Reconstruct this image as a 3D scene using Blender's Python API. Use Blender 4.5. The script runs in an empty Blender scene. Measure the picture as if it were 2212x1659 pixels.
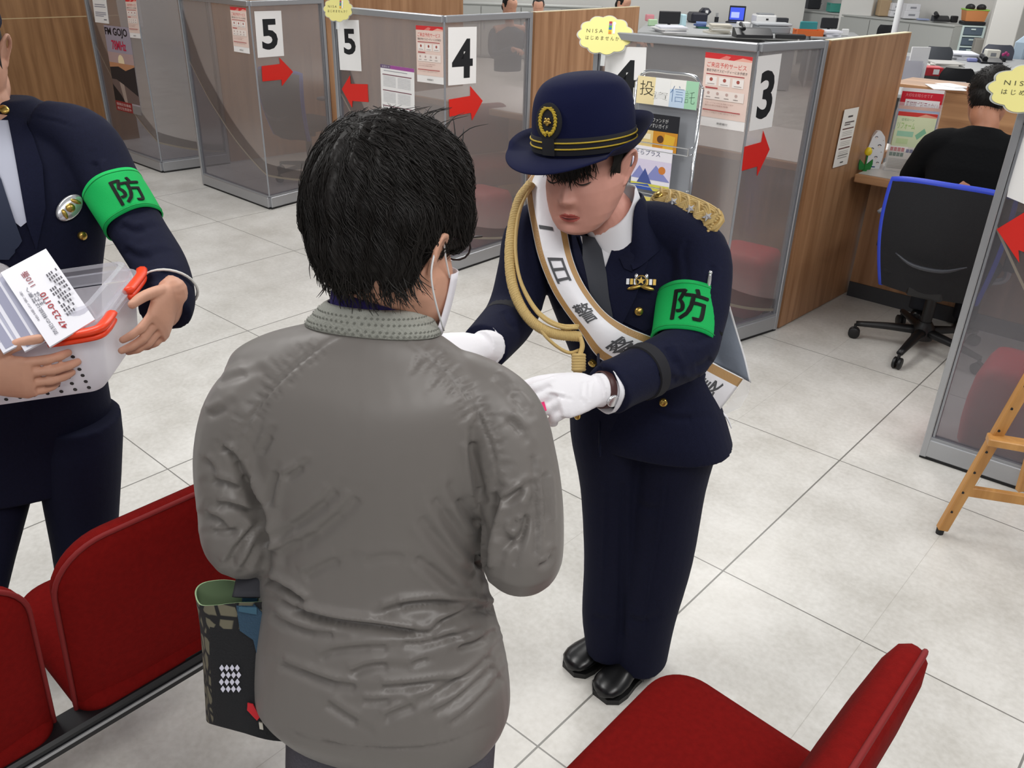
import bpy, bmesh, math, random
import numpy as np
from mathutils import Vector, Matrix
random.seed(7); rng = np.random.default_rng(7)
SC = bpy.context.scene
COL = SC.collection
# ------------------------------------------------------------------ camera (eye height 1.71 m, looking down into the lobby)
W_, H_, F_ = 2212.0, 1659.0, 1823.3
CAM = np.array([0.0, 0.0, 1.71])
_pit, _rol, _yaw = math.radians(27.064), math.radians(1.650), math.radians(131.062)
_fw = np.array([math.cos(_yaw)*math.cos(_pit), math.sin(_yaw)*math.cos(_pit), -math.sin(_pit)])
_rt = np.array([math.sin(_yaw), -math.cos(_yaw), 0.0]); _up = np.cross(_rt, _fw)
CR = math.cos(_rol)*_rt + math.sin(_rol)*_up
CU = -math.sin(_rol)*_rt + math.cos(_rol)*_up
CF = _fw
cd = bpy.data.cameras.new('camera'); cam = bpy.data.objects.new('camera', cd); COL.objects.link(cam)
cd.sensor_width = 36.0; cd.lens = F_/W_*36.0; cd.clip_start = 0.05; cd.clip_end = 200
cam.matrix_world = Matrix(((CR[0], CU[0], -CF[0], CAM[0]), (CR[1], CU[1], -CF[1], CAM[1]), (CR[2], CU[2], -CF[2], CAM[2]), (0, 0, 0, 1)))
SC.camera = cam
V = lambda *a: np.array(a, float)
def ray(x, y): return (x-W_/2)/F_*CR - (y-H_/2)/F_*CU + CF
def at(x, y, d): return CAM + ray(x, y)*d                      # a surveyed point at distance d along the view axis
def onz(x, y, z=0.0):
    r = ray(x, y); return CAM + r*((z-CAM[2])/r[2])
def onp(x, y, P, n):
    r = ray(x, y); return CAM + r*(((P-CAM)@n)/(r@n))
def project(P):
    d = np.asarray(P, float)-CAM
    a, b, c = d@CR, d@CU, d@CF
    return np.stack([W_/2+F_*a/c, H_/2-F_*b/c, c], -1)
def unit(v): v = np.asarray(v, float); return v/np.linalg.norm(v)
Z = V(0, 0, 1)
# ------------------------------------------------------------------ materials
def s2l(c):
    if isinstance(c, str): c = [int(c[i:i+2], 16)/255 for i in (0, 2, 4)]
    return tuple((x/12.92 if x <= .04045 else ((x+.055)/1.055)**2.4) for x in c)
MATS = {}
def mat(name, col, rough=.6, metal=0., spec=.5, noise=None, bump=None, alpha=None, emit=None, trans=0., sheen=0., coat=0.):
    if name in MATS: return MATS[name]
    m = bpy.data.materials.new(name); m.use_nodes = True; MATS[name] = m
    nt = m.node_tree; b = nt.nodes['Principled BSDF']; L = nt.links.new
    c = s2l(col)+(1,)
    b.inputs['Base Color'].default_value = c; b.inputs['Roughness'].default_value = rough
    b.inputs['Metallic'].default_value = metal; b.inputs['Specular IOR Level'].default_value = spec
    if sheen: b.inputs['Sheen Weight'].default_value = sheen
    if coat: b.inputs['Coat Weight'].default_value = coat
    if trans: b.inputs['Transmission Weight'].default_value = trans
    if emit: b.inputs['Emission Color'].default_value = c; b.inputs['Emission Strength'].default_value = emit
    tc = nt.nodes.new('ShaderNodeTexCoord')
    if noise:
        n = nt.nodes.new('ShaderNodeTexNoise'); n.inputs['Scale'].default_value = noise[0]; n.inputs['Detail'].default_value = 4
        mp = nt.nodes.new('ShaderNodeMapping'); L(tc.outputs['Object'], mp.inputs[0]); L(mp.outputs[0], n.inputs['Vector'])
        if len(noise) > 2: mp.inputs['Scale'].default_value = noise[2]
        r = nt.nodes.new('ShaderNodeValToRGB'); a = noise[1]
        r.color_ramp.elements[0].position = .3; r.color_ramp.elements[1].position = .7
        r.color_ramp.elements[0].color = tuple(x*(1-a) for x in c[:3])+(1,); r.color_ramp.elements[1].color = tuple(min(1, x*(1+a)) for x in c[:3])+(1,)
        L(n.outputs['Fac'], r.inputs[0]); L(r.outputs[0], b.inputs['Base Color'])
    if bump:
        n = nt.nodes.new('ShaderNodeTexNoise'); n.inputs['Scale'].default_value = bump[0]; n.inputs['Detail'].default_value = 3
        mp = nt.nodes.new('ShaderNodeMapping'); L(tc.outputs['Object'], mp.inputs[0]); L(mp.outputs[0], n.inputs['Vector'])
        if len(bump) > 2: mp.inputs['Scale'].default_value = bump[2]
        bp = nt.nodes.new('ShaderNodeBump'); bp.inputs['Strength'].default_value = bump[1]; bp.inputs['Distance'].default_value = .01
        L(n.outputs['Fac'], bp.inputs['Height']); L(bp.outputs[0], b.inputs['Normal'])
    if alpha is not None:
        tr = nt.nodes.new('ShaderNodeBsdfTransparent'); tr.inputs[0].default_value = s2l(alpha[1])+(1,) if len(alpha) > 1 else (1, 1, 1, 1)
        mx = nt.nodes.new('ShaderNodeMixShader'); mx.inputs[0].default_value = alpha[0]
        L(tr.outputs[0], mx.inputs[1]); L(b.outputs[0], mx.inputs[2]); L(mx.outputs[0], nt.nodes['Material Output'].inputs[0])
    return m
def ink(c):                                                       # printed paper / plain colour by hex
    return mat('print_'+c, c, .55, spec=.3)
# ------------------------------------------------------------------ mesh builder
ORG = {}
def catmull(P, per=6, closed=False):
    P = np.asarray(P, float)
    if len(P) < 3 and not closed:
        t = np.linspace(0, 1, per*(len(P)-1)+1)[:, None]; return P[0]*(1-t)+P[-1]*t
    if closed: Q = np.vstack([P[-1:], P, P[:2]])
    else: Q = np.vstack([2*P[:1]-P[1:2], P, 2*P[-1:]-P[-2:-1]])
    out = []
    for i in range(1, len(Q)-2):
        p0, p1, p2, p3 = Q[i-1:i+3]
        for k in range(per):
            t = k/per; out.append(.5*((2*p1)+(p2-p0)*t+(2*p0-5*p1+4*p2-p3)*t*t+(3*p1-p0-3*p2+p3)*t**3))
    if not closed: out.append(Q[-2])
    return np.array(out)
class MB:
    def __init__(s): s.v = []; s.f = []; s.m = []; s.n = 0; s.mats = []
    def mi(s, m):
        if m not in s.mats: s.mats.append(m)
        return s.mats.index(m)
    def add(s, v, f, m=None):
        k = s.mi(m); v = np.asarray(v, float).reshape(-1, 3)
        s.v.append(v); s.f += [tuple(i+s.n for i in q) for q in f]; s.m += [k]*len(f); s.n += len(v); return s
    def box(s, c, size, m=None, R=None, bev=0.):
        h = np.array(size)/2
        if bev > 0:
            b = min(bev, h.min()*.98); vs = []
            for sx in (-1, 1):
                for sy in (-1, 1):
                    for sz in (-1, 1):
                        for ax in range(3):
                            p = h-b; p[ax] = h[ax]; vs.append(p*np.array([sx, sy, sz]))
            bm = bmesh.new(); [bm.verts.new(x) for x in vs]; r = bmesh.ops.convex_hull(bm, input=bm.verts)
            bm.verts.index_update(); v = np.array([x.co[:] for x in bm.verts]); f = [tuple(x.index for x in q.verts) for q in bm.faces]; bm.free()
        else:
            v = np.array([(x, y, z) for x in (-1, 1) for y in (-1, 1) for z in (-1, 1)])*h
            f = [(0, 1, 3, 2), (4, 6, 7, 5), (0, 4, 5, 1), (2, 3, 7, 6), (0, 2, 6, 4), (1, 5, 7, 3)]
        if R is not None: v = v@np.asarray(R).T
        return s.add(v+np.asarray(c), f, m)
    def bx(s, lo, hi, m=None, bev=0.):
        lo = np.array(lo, float); hi = np.array(hi, float); return s.box((lo+hi)/2, hi-lo, m, bev=bev)
    def bar(s, a, b, w, h, m=None, up=Z, bev=0.):
        a = np.asarray(a, float); b = np.asarray(b, float); L = np.linalg.norm(b-a); x = (b-a)/L
        y = np.cross(up, x)
        if np.linalg.norm(y) < 1e-6: y = np.cross(V(1, 0, 0), x)
        y = unit(y); z = np.cross(x, y)
        return s.box((a+b)/2, (L, w, h), m, np.stack([x, y, z], 1), bev)
    def tube(s, pts, r, m=None, n=10, per=4, cap=True, closed=False, flat=1., ref=None, smooth=True):
        pts = np.asarray(pts, float); r = np.ones(len(pts))*np.asarray(r, float)
        if smooth and len(pts) > 2:
            Q = catmull(np.hstack([pts, r[:, None]]), per, closed); P = Q[:, :3]; r = np.abs(Q[:, 3])
        else: P = pts
        k = len(P)
        T = np.roll(P, -1, 0)-np.roll(P, 1, 0) if closed else np.gradient(P, axis=0)
        T /= np.linalg.norm(T, axis=1)[:, None]+1e-12
        if ref is None:
            nrm = np.cross(T[0], [0, 0, 1.]) if abs(T[0][2]) < .9 else np.cross(T[0], [1., 0, 0])
        else: nrm = np.asarray(ref, float)
        vs = []
        a = np.arange(n)/n*2*math.pi
        for i in range(k):
            if ref is not None and not closed: nrm = np.asarray(ref, float)
            nrm = nrm-T[i]*(nrm@T[i]); nrm = unit(nrm); bi = np.cross(T[i], nrm)
            vs.append(P[i]+r[i]*(np.cos(a)[:, None]*nrm+flat*np.sin(a)[:, None]*bi))
        v = np.vstack(vs); f = []
        for i in range(k if closed else k-1):
            j = (i+1) % k
            for q in range(n): f.append((i*n+q, i*n+(q+1) % n, j*n+(q+1) % n, j*n+q))
        if cap and not closed:
            f.append(tuple(range(n))[::-1]); f.append(tuple((k-1)*n+q for q in range(n)))
        return s.add(v, f, m)
    def loft(s, rings, m=None, cap=True, closed=True):
        rings = [np.asarray(r, float) for r in rings]; n = len(rings[0]); f = []
        for i in range(len(rings)-1):
            for q in range(n if closed else n-1): f.append((i*n+q, i*n+(q+1) % n, (i+1)*n+(q+1) % n, (i+1)*n+q))
        v = np.vstack(rings)
        if cap and closed:
            f.append(tuple(range(n))[::-1]); f.append(tuple((len(rings)-1)*n+q for q in range(n)))
        return s.add(v, f, m)
    def grid(s, G, m=None, mf=None):
        G = np.asarray(G, float); a, b = G.shape[:2]
        k0 = s.n; s.v.append(G.reshape(-1, 3)); s.n += a*b
        for i in range(a-1):
            for j in range(b-1):
                s.f.append((k0+i*b+j, k0+i*b+j+1, k0+(i+1)*b+j+1, k0+(i+1)*b+j)); s.m.append(s.mi(mf(i, j) if mf else m))
        return s
    def lathe(s, prof, c, m=None, n=24, ax=None):
        R = np.eye(3) if ax is None else frame(ax); a = np.arange(n)/n*2*math.pi; rings = []
        for r, z in prof: rings.append(np.asarray(c)+np.stack([r*np.cos(a), r*np.sin(a), np.full(n, z)], 1)@R.T)
        return s.loft(rings, m)
    def ball(s, c, r, m=None, n=16, R=None):
        r = np.ones(3)*np.asarray(r, float); a = np.arange(n)/n*2*math.pi; k = max(6, n//2); rings = []
        for i in range(1, k):
            p = -math.pi/2+math.pi*i/k
            q = np.stack([math.cos(p)*np.cos(a), math.cos(p)*np.sin(a), np.full(n, math.sin(p))], 1)*r
            if R is not None: q = q@np.asarray(R).T
            rings.append(q+np.asarray(c))
        top = np.array([0, 0, r[2]]); top = top if R is None else np.asarray(R)@top
        v = np.vstack(rings+[np.asarray(c)-top, np.asarray(c)+top]); f = []; K = len(rings)
        for i in range(K-1):
            for q in range(n): f.append((i*n+q, i*n+(q+1) % n, (i+1)*n+(q+1) % n, (i+1)*n+q))
        for q in range(n):
            f.append((K*n, (q+1) % n, q)); f.append((K*n+1, (K-1)*n+q, (K-1)*n+(q+1) % n))
        return s.add(v, f, m)
    def prism(s, pts, nrm, th, m=None):
        p = np.asarray(pts, float); nrm = np.asarray(nrm, float)*th; n = len(p)
        f = [tuple(range(n)), tuple(range(2*n-1, n-1, -1))]+[(i, i+n, (i+1) % n+n, (i+1) % n) for i in range(n)]
        return s.add(np.vstack([p, p-nrm]), f, m)
    def mesh(s, name, org=(0, 0, 0)):
        me = bpy.data.meshes.new(name); v = np.vstack(s.v)-np.asarray(org)
        me.from_pydata(v.tolist(), [], s.f); me.update()
        for m in s.mats: me.materials.append(m)
        if len(s.mats) > 1: me.polygons.foreach_set('material_index', np.array(s.m, np.int32))
        return me
    def build(s, name, parent=None, m=None, smooth=None, org=None):
        if parent is not None: o0 = ORG[parent]
        elif org is not None: o0 = np.asarray(org, float)
        else:
            v = np.vstack(s.v); lo, hi = v.min(0), v.max(0); o0 = V((lo[0]+hi[0])/2, (lo[1]+hi[1])/2, lo[2])
        me = s.mesh(name, o0)
        if m is not None:
            me.materials.clear(); me.materials.append(m)
        return link(name, me, parent, o0, smooth)
def link(name, me, parent, o0, smooth=None):
    o = bpy.data.objects.new(name, me); COL.objects.link(o); ORG[o] = np.asarray(o0, float)
    if parent is not None: o.parent = parent
    else: o.location = Vector(o0)
    if smooth:
        me.polygons.foreach_set('use_smooth', np.ones(len(me.polygons), bool))
        if smooth is not True: me.set_sharp_from_angle(angle=math.radians(smooth))
    return o
def frame(z, x=None):                                             # 3x3 whose third column is z
    z = unit(z); x = V(1, 0, 0) if x is None else np.asarray(x, float)
    if abs(unit(x)@z) > .95: x = V(0, 1, 0)
    x = unit(x-z*(x@z)); return np.stack([x, np.cross(z, x), z], 1)
def rotz(a): c, s = math.cos(a), math.sin(a); return np.array([[c, -s, 0], [s, c, 0], [0, 0, 1.]])
def tag(o, label, cat, group=None):
    o['label'] = label; o['category'] = cat
    if group: o['group'] = group
    return o
def thing(name, loc, label, cat, group=None):
    o = bpy.data.objects.new(name, None); COL.objects.link(o); o.location = Vector(loc); o.empty_display_size = .1
    ORG[o] = np.asarray(loc, float); return tag(o, label, cat, group)
def struct(o): o['kind'] = 'structure'; return o
def copy_tree(o, delta, parent=None, label=None):
    c = o.copy(); COL.objects.link(c)
    if parent is not None: c.parent = parent
    else: c.location = o.location+Vector(delta)
    ORG[c] = ORG[o]+np.asarray(delta)
    if label: c['label'] = label
    for ch in list(o.children): copy_tree(ch, delta, c)
    return c
# ------------------------------------------------------------------ lettering
_TX = {}
def glyphs(s, off=0.):
    k = (s, off)
    if k in _TX: return _TX[k]
    cu = bpy.data.curves.new('t', 'FONT'); cu.body = s; cu.size = 1; cu.offset = off; cu.resolution_u = 3
    o = bpy.data.objects.new('t', cu); COL.objects.link(o)
    dg = bpy.context.evaluated_depsgraph_get(); me = bpy.data.meshes.new_from_object(o.evaluated_get(dg))
    v = np.array([x.co[:] for x in me.vertices]).reshape(-1, 3)[:, :2]; f = [tuple(p.vertices) for p in me.polygons]
    COL.objects.unlink(o); bpy.data.objects.remove(o); bpy.data.curves.remove(cu); bpy.data.meshes.remove(me)
    if len(v): lo, hi = v.min(0), v.max(0)
    else: lo, hi = np.zeros(2), np.ones(2)
    _TX[k] = (v, f, lo, hi); return _TX[k]
def letter(mb, s, fn, u0, v0, u1, v1, m, off=0., fit=True, rot=0):
    """lettering inside the box (u0,v0)-(u1,v1) of a surface fn(u,v)->points"""
    if any(ord(ch) > 0x2fff for ch in s): off = min(off, .003)
    v, f, lo, hi = glyphs(s, off)
    if not len(v): return
    p = (v-lo)/np.maximum(hi-lo, 1e-6)
    if rot == 90: p = np.stack([1-p[:, 1], 1-p[:, 0]], 1)
    if rot == -90: p = np.stack([1-p[:, 1], p[:, 0]], 1)
    mb.add(fn(u0+(u1-u0)*p[:, 0], v0+(v1-v0)*p[:, 1]), f, m)
def glyph_fine(s, off=0., nx=7, ny=7):                             # the same outline cut into a grid so that it can lie on a curved surface
    k = (s, off, nx, ny)
    if k in _TX: return _TX[k]
    v, f, lo, hi = glyphs(s, off); bm2 = bmesh.new(); q = (v-lo)/np.maximum(hi-lo, 1e-6); vs = [bm2.verts.new((a, b, 0)) for a, b in q]
    for t in f:
        try: bm2.faces.new([vs[i] for i in t])
        except ValueError: pass
    bmesh.ops.remove_doubles(bm2, verts=bm2.verts[:], dist=1e-5)
    for ax, n in ((0, nx), (1, ny)):
        for s_ in np.linspace(0, 1, n+2)[1:-1]: bmesh.ops.bisect_plane(bm2, geom=bm2.verts[:]+bm2.edges[:]+bm2.faces[:], plane_co=(s_, s_, 0), plane_no=(1-ax, ax, 0))
    bm2.verts.index_update(); q = np.array([a.co[:2] for a in bm2.verts]); f = [tuple(a.index for a in t.verts) for t in bm2.faces]; bm2.free(); _TX[k] = (q, f); return _TX[k]
def sheet(name, label, cat, TL, TR, BL, els, base='f2f0ee', th=.0012, group=None, toward=None, parent=None, build=True):
    """a printed sheet: els = ('r',u0,v0,u1,v1,col) | ('t',u0,v0,u1,v1,str,col[,off]) | ('p',[(u,v)..],col); u right, v down, 0..1"""
    TL, TR, BL = map(lambda a: np.asarray(a, float), (TL, TR, BL)); X = TR-TL; Y = BL-TL; n = unit(np.cross(X, Y))
    if (toward if toward is not None else CAM-TL)@n < 0: n = -n
    mb = MB(); mb.prism([TL+n*th, TR+n*th, TR+Y+n*th, BL+n*th], n, th, ink(base) if isinstance(base, str) else base)
    for i, e in enumerate(els):
        z = n*(th+.0004*(1+i*.3))
        if e[0] == 'r':
            _, a, b, c, d, col = e; mb.add([TL+X*a+Y*b+z, TL+X*c+Y*b+z, TL+X*c+Y*d+z, TL+X*a+Y*d+z], [(0, 1, 2, 3)], ink(col))
        elif e[0] == 'p':
            mb.add([TL+X*a+Y*b+z for a, b in e[1]], [tuple(range(len(e[1])))], ink(e[2]))
        elif e[0] == 'c':
            _, a, b, r, col = e; asp = np.linalg.norm(X)/np.linalg.norm(Y)
            mb.add([TL+X*(a+r*math.cos(t))+Y*(b+r*asp*math.sin(t))+z for t in np.arange(20)/20*2*math.pi], [tuple(range(20))], ink(col))
        else:
            _, a, b, c, d, st, col = e[:7]
            letter(mb, st, lambda u, v: TL+z+np.outer(u, X)+np.outer(v, Y), a, d, c, b, ink(col), e[7] if len(e) > 7 else .012)
    if not build: return mb
    o = mb.build(name, parent)
    if parent is None: tag(o, label, cat, group)
    return o
# ------------------------------------------------------------------ cloth and flesh: union of volumes, smoothed, then sculpted
def fuse(mb, voxel, smooth=4, name='tmp'):
    me = mb.mesh(name); o = bpy.data.objects.new(name, me); COL.objects.link(o)
    md = o.modifiers.new('r', 'REMESH'); md.mode = 'VOXEL'; md.voxel_size = voxel; md.use_smooth_shade = True
    dg = bpy.context.evaluated_depsgraph_get(); r = bpy.data.meshes.new_from_object(o.evaluated_get(dg))
    COL.objects.unlink(o); bpy.data.objects.remove(o); bpy.data.meshes.remove(me)
    r.materials.clear(); relax(r, smooth); return r
def co(me): a = np.empty(len(me.vertices)*3); me.vertices.foreach_get('co', a); return a.reshape(-1, 3)
def setco(me, v): me.vertices.foreach_set('co', v.ravel()); me.update()
def nor(me): a = np.empty(len(me.vertices)*3, np.float32); me.vertex_normals.foreach_get('vector', a); return a.reshape(-1, 3).astype(float)
def relax(me, it, lam=.5, mask=None):
    if not it: return
    e = np.empty(len(me.edges)*2, np.int32); me.edges.foreach_get('vertices', e); e = e.reshape(-1, 2); n = len(me.vertices); v = co(me)
    i = np.concatenate([e[:, 0], e[:, 1]]); j = np.concatenate([e[:, 1], e[:, 0]]); deg = np.maximum(np.bincount(i, minlength=n), 1)[:, None]
    for k in range(it*2):
        s = np.stack([np.bincount(i, v[j, a], n) for a in range(3)], 1)/deg
        l = lam if k % 2 == 0 else -lam*.9
        d = l*(s-v)
        v = v+(d if mask is None else d*mask[:, None])
    setco(me, v)
def pline_d(p, L):
    best = np.full(len(p), 1e9)
    for a, b in zip(L[:-1], L[1:]):
        ab = b-a; t = np.clip(((p-a)@ab)/(ab@ab+1e-9), 0, 1); best = np.minimum(best, np.linalg.norm(p-a-t[:, None]*ab, axis=1))
    return best
def sculpt(me, strokes, o0=(0, 0, 0)):
    """folds: each stroke is (polyline as seen on the photographed side, half width px, depth m); negative depth raises"""
    v = co(me); n = nor(me); P = project(v+np.asarray(o0)); vis = ((CAM-v-np.asarray(o0))*n).sum(1) > 0; d = np.zeros(len(v))
    for L, w, dep in strokes:
        L = catmull(np.array(L, float), 5); lo, hi = L.min(0)-4*w, L.max(0)+4*w
        k = np.where(vis & (P[:, 0] > lo[0]) & (P[:, 0] < hi[0]) & (P[:, 1] > lo[1]) & (P[:, 1] < hi[1]))[0]
        if not len(k): continue
        q = P[k, :2]; x = pline_d(q, L)/w
        dv = np.gradient(L, axis=0)
        j = np.argmin(((q[:, None, :]-L[None, ::3])**2).sum(2), 1)*3; j = np.minimum(j, len(L)-1)
        s = np.sign((q-L[j])[:, 0]*dv[j][:, 1]-(q-L[j])[:, 1]*dv[j][:, 0])
        te = np.minimum(j, len(L)-1-j)/max(1, len(L)*.25); te = np.clip(te, .15, 1)
        d[k] += te*(-dep*np.exp(-x*x)+dep*.55*np.exp(-((x*s-1.7)/1.0)**2))
    setco(me, v+n*d[:, None])
def cloth_obj(name, me, m, parent):
    setco(me, co(me)-ORG[parent]); me.materials.append(m)
    return link(name, me, parent, ORG[parent], True)
def ell(c, R, rx, ry, n=28, p=2.0, sq=None):                       # superellipse ring: R columns right, forward
    a = np.arange(n)/n*2*math.pi; x = np.sign(np.cos(a))*np.abs(np.cos(a))**(2/p)*rx; y = np.sign(np.sin(a))*np.abs(np.sin(a))**(2/p)*ry
    return np.asarray(c)+np.outer(x, R[0])+np.outer(y, R[1])
# ================================================================== lobby shell, screens and booths
def floor_material():
    m = bpy.data.materials.new('stone_floor_tiles'); m.use_nodes = True; nt = m.node_tree; L = nt.links.new; b = nt.nodes['Principled BSDF']
    N = lambda t: nt.nodes.new('ShaderNode'+t)
    tc = N('TexCoord'); sp = N('SeparateXYZ'); L(tc.outputs['Object'], sp.inputs[0])
    def op(o, a, c=None, **k):
        n = N('Math'); n.operation = o
        for i, x in enumerate([a, c]):
            if x is None: continue
            if isinstance(x, (int, float)): n.inputs[i].default_value = x
            else: L(x, n.inputs[i])
        return n.outputs[0]
    def line(coord, off, step, w):                                # 1 on the joint, else 0
        f = op('FRACT', op('DIVIDE', op('SUBTRACT', coord, off), step)); d = op('MULTIPLY', op('MINIMUM', f, op('SUBTRACT', 1.0, f)), step)
        return op('LESS_THAN', d, w)
    x, y = sp.outputs[0], sp.outputs[1]
    bold = op('MAXIMUM', line(x, -.868, .885, .0028), line(y, 1.130, .9, .0022))
    faint = line(x, -.4255, .885, .0011)
    n1 = N('TexNoise'); n1.inputs['Scale'].default_value = 3.2; n1.inputs['Detail'].default_value = 6; n1.inputs['Roughness'].default_value = .65; L(tc.outputs['Object'], n1.inputs['Vector'])
    n2 = N('TexNoise'); n2.inputs['Scale'].default_value = 60; n2.inputs['Detail'].default_value = 3; L(tc.outputs['Object'], n2.inputs['Vector'])
    mm = op('ADD', op('MULTIPLY', n1.outputs['Fac'], .7), op('MULTIPLY', n2.outputs['Fac'], .3))
    r = N('ValToRGB'); r.color_ramp.elements[0].position = .36; r.color_ramp.elements[1].position = .62
    r.color_ramp.elements[0].color = s2l('c3c0b9')+(1,); r.color_ramp.elements[1].color = s2l('dddbd6')+(1,); L(mm, r.inputs[0])
    mx = N('MixRGB'); L(op('MULTIPLY', faint, .35), mx.inputs[0]); L(r.outputs[0], mx.inputs[1]); mx.inputs[2].default_value = s2l('8f8a80')+(1,)
    mx2 = N('MixRGB'); L(op('MULTIPLY', bold, .92), mx2.inputs[0]); L(mx.outputs[0], mx2.inputs[1]); mx2.inputs[2].default_value = s2l('6b6964')+(1,)
    L(mx2.outputs[0], b.inputs['Base Color']); b.inputs['Roughness'].default_value = .32; b.inputs['Specular IOR Level'].default_value = .45
    rr = N('MapRange'); L(n2.outputs['Fac'], rr.inputs[0]); rr.inputs[3].default_value = .24; rr.inputs[4].default_value = .42; L(rr.outputs[0], b.inputs['Roughness'])
    bp = N('Bump'); bp.inputs['Strength'].default_value = .05; bp.inputs['Distance'].default_value = .004; L(n1.outputs['Fac'], bp.inputs['Height']); L(bp.outputs[0], b.inputs['Normal'])
    return m
def wood_material(name, c1, c2, ax, rough=.42):
    m = bpy.data.materials.new(name); m.use_nodes = True; nt = m.node_tree; L = nt.links.new; b = nt.nodes['Principled BSDF']
    tc = nt.nodes.new('ShaderNodeTexCoord'); mp = nt.nodes.new('ShaderNodeMapping'); L(tc.outputs['Object'], mp.inputs[0])
    s = [9, 9, 9]; s[ax] = .55; mp.inputs['Scale'].default_value = s
    n = nt.nodes.new('ShaderNodeTexNoise'); n.inputs['Scale'].default_value = 2.2; n.inputs['Detail'].default_value = 8; n.inputs['Distortion'].default_value = .6; L(mp.outputs[0], n.inputs['Vector'])
    r = nt.nodes.new('ShaderNodeValToRGB'); r.color_ramp.elements[0].position = .32; r.color_ramp.elements[1].position = .68
    r.color_ramp.elements[0].color = s2l(c1)+(1,); r.color_ramp.elements[1].color = s2l(c2)+(1,); L(n.outputs['Fac'], r.inputs[0]); L(r.outputs[0], b.inputs['Base Color'])
    b.inputs['Roughness'].default_value = rough; return m
WOODV = wood_material('oak_veneer_upright', '8f6645', 'b28864', 2)
WOODH = wood_material('oak_veneer_level', '8f6645', 'b58a62', 0)
WOODW = wood_material('oak_wall_panel', '775231', '98704a', 2)
EASEL = wood_material('easel_beech', 'b07a3c', 'd09a58', 2)
ALU = mat('brushed_aluminium', 'b4b6ba', .38, .75)
ALUD = mat('aluminium_edge', 'a3a6ac', .4, .7)
BLACK = mat('black_plastic', '141416', .45)
DARKGAP = mat('dark_gap_and_cap', '1c1c1e', .7)
WHITEP = mat('white_plastic', 'e6e6e8', .4)
CHROME = mat('chrome_wire', 'e2e4e6', .12, 1.)
def acrylic(name, col, opac, tint, rough=.25, metal=.5):
    m = mat(name, col, rough, metal, alpha=(opac, tint)); return m
P_UP = acrylic('frosted_smoked_acrylic', 'dad9da', .35, 'e6e1df', .22, .55)
P_BAND = acrylic('smoked_acrylic_dark_band', 'a5a1a3', .40, 'cdc8c6', .22, .6)
P_LINE = acrylic('smoked_acrylic_pale_line', 'b0a89c', .70, 'c0b8b0', .3, .4)
P_LOW = acrylic('smoked_acrylic_clear_foot', 'acabb0', .32, 'dad8dc', .2, .6)
fl = MB(); fl.box((-3, 9, -.05), (34, 38, .1), floor_material()); o = struct(fl.build('floor', org=(0, 0, 0)))
curve_u = [0, .22, .36, .63, 1., 1.42, 1.8]
cz1 = [.96, .72, .60, .41, .24, .13, .08]; cz2 = [1.36, .93, .775, .54, .335, .20, .14]
CC = catmull(np.array([curve_u, cz1, cz2]).T, 8); CU_, CZ1, CZ2 = CC.T
def screen(Lp, Cp, Rp, h, label, right=True):
    Lp, Cp, Rp = [V(*q, 0) for q in (Lp, Cp, Rp)]
    t = thing('privacy_screen', Cp, label, 'screen', 'smoked privacy screens in front of the counter booths')
    lenL = np.linalg.norm(Cp-Lp); wings = [(Lp, Cp, 0., 1.)]
    if right: wings.append((Cp, Rp, 1., 1.+np.linalg.norm(Rp-Cp)/lenL))
    z0, z1 = .085, h-.03
    for A, B, u0, u1 in wings:
        n = unit(np.cross(B-A, Z)); n = n if n@(CAM-A) > 0 else -n; mb = MB(); k = 40; cols = []
        for i in range(k):
            u = u0+(u1-u0)*i/(k-1); P = A+(B-A)*i/(k-1)
            a = min(max(np.interp(u, CU_, CZ1), z0+.004), z1-.02); b2 = min(max(np.interp(u, CU_, CZ2), a+.03), z1-.005)
            cols.append([P+Z*zz for zz in (z0, a, a+.014, b2, z1)])
        G = np.array(cols); mats = [P_LOW, P_LINE, P_BAND, P_UP]
        mb.grid(G+n*.003, mf=lambda i, j: mats[j]); mb.grid(G-n*.003, mf=lambda i, j: mats[j])
        mb.build('pane', t)
    f = MB()
    for A, B, u0, u1 in wings: f.bar(A+Z*(h-.017), B+Z*(h-.017), .036, .034, ALU, bev=.004)
    f.build('top_rail', t)
    f = MB()
    for A, B, u0, u1 in wings:
        f.bar(A+Z*.05, B+Z*.05, .036, .075, ALU, bev=.004); f.bar(A+Z*.094, B+Z*.094, .03, .012, ALUD)
        f.bar(A+Z*.007, B+Z*.007, .026, .013, DARKGAP)  # near-black bar paints in the shade of the gap under the rail
    f.build('bottom_rail', t)
    for E_, other in ((Lp, Cp), (Rp if right else Cp, Cp if right else Lp)):
        d = unit(other-E_); f = MB(); f.bar(E_+d*.012+Z*.01, E_+d*.012+Z*h, .04, .024, ALU, up=d, bev=.003); f.bar(E_+d*.03+Z*.09, E_+d*.03+Z*(h-.03), .022, .008, ALUD, up=d)
        f.build('post', t)
    if right:
        f = MB(); n = unit(unit(Cp-Lp)-unit(Rp-Cp)); f.bar(Cp+Z*.09, Cp+Z*(h-.03), .01, .008, ALUD, up=n); f.build('corner_seam', t)
    return t
U6 = ((-7.749, 3.378), (-6.854, 3.363), (-6.80, 3.95)); U5 = ((-6.268, 3.402), (-5.315, 3.371), (-5.40, 4.02))
U4 = ((-4.34, 3.30), (-3.431, 3.32), (-3.44, 4.02)); U3 = ((-2.52, 3.42), (-1.745, 3.51), (-1.645, 3.945)); U2 = ((-.653, 3.189), (.15, 3.23), (.22, 3.75))
H6, H5, H4, H3, H2 = 1.385, 1.385, 1.41, 1.40, 1.40
screen(*U6, H6, 'smoked grey screen with the sunset radio poster, farthest left')
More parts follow.
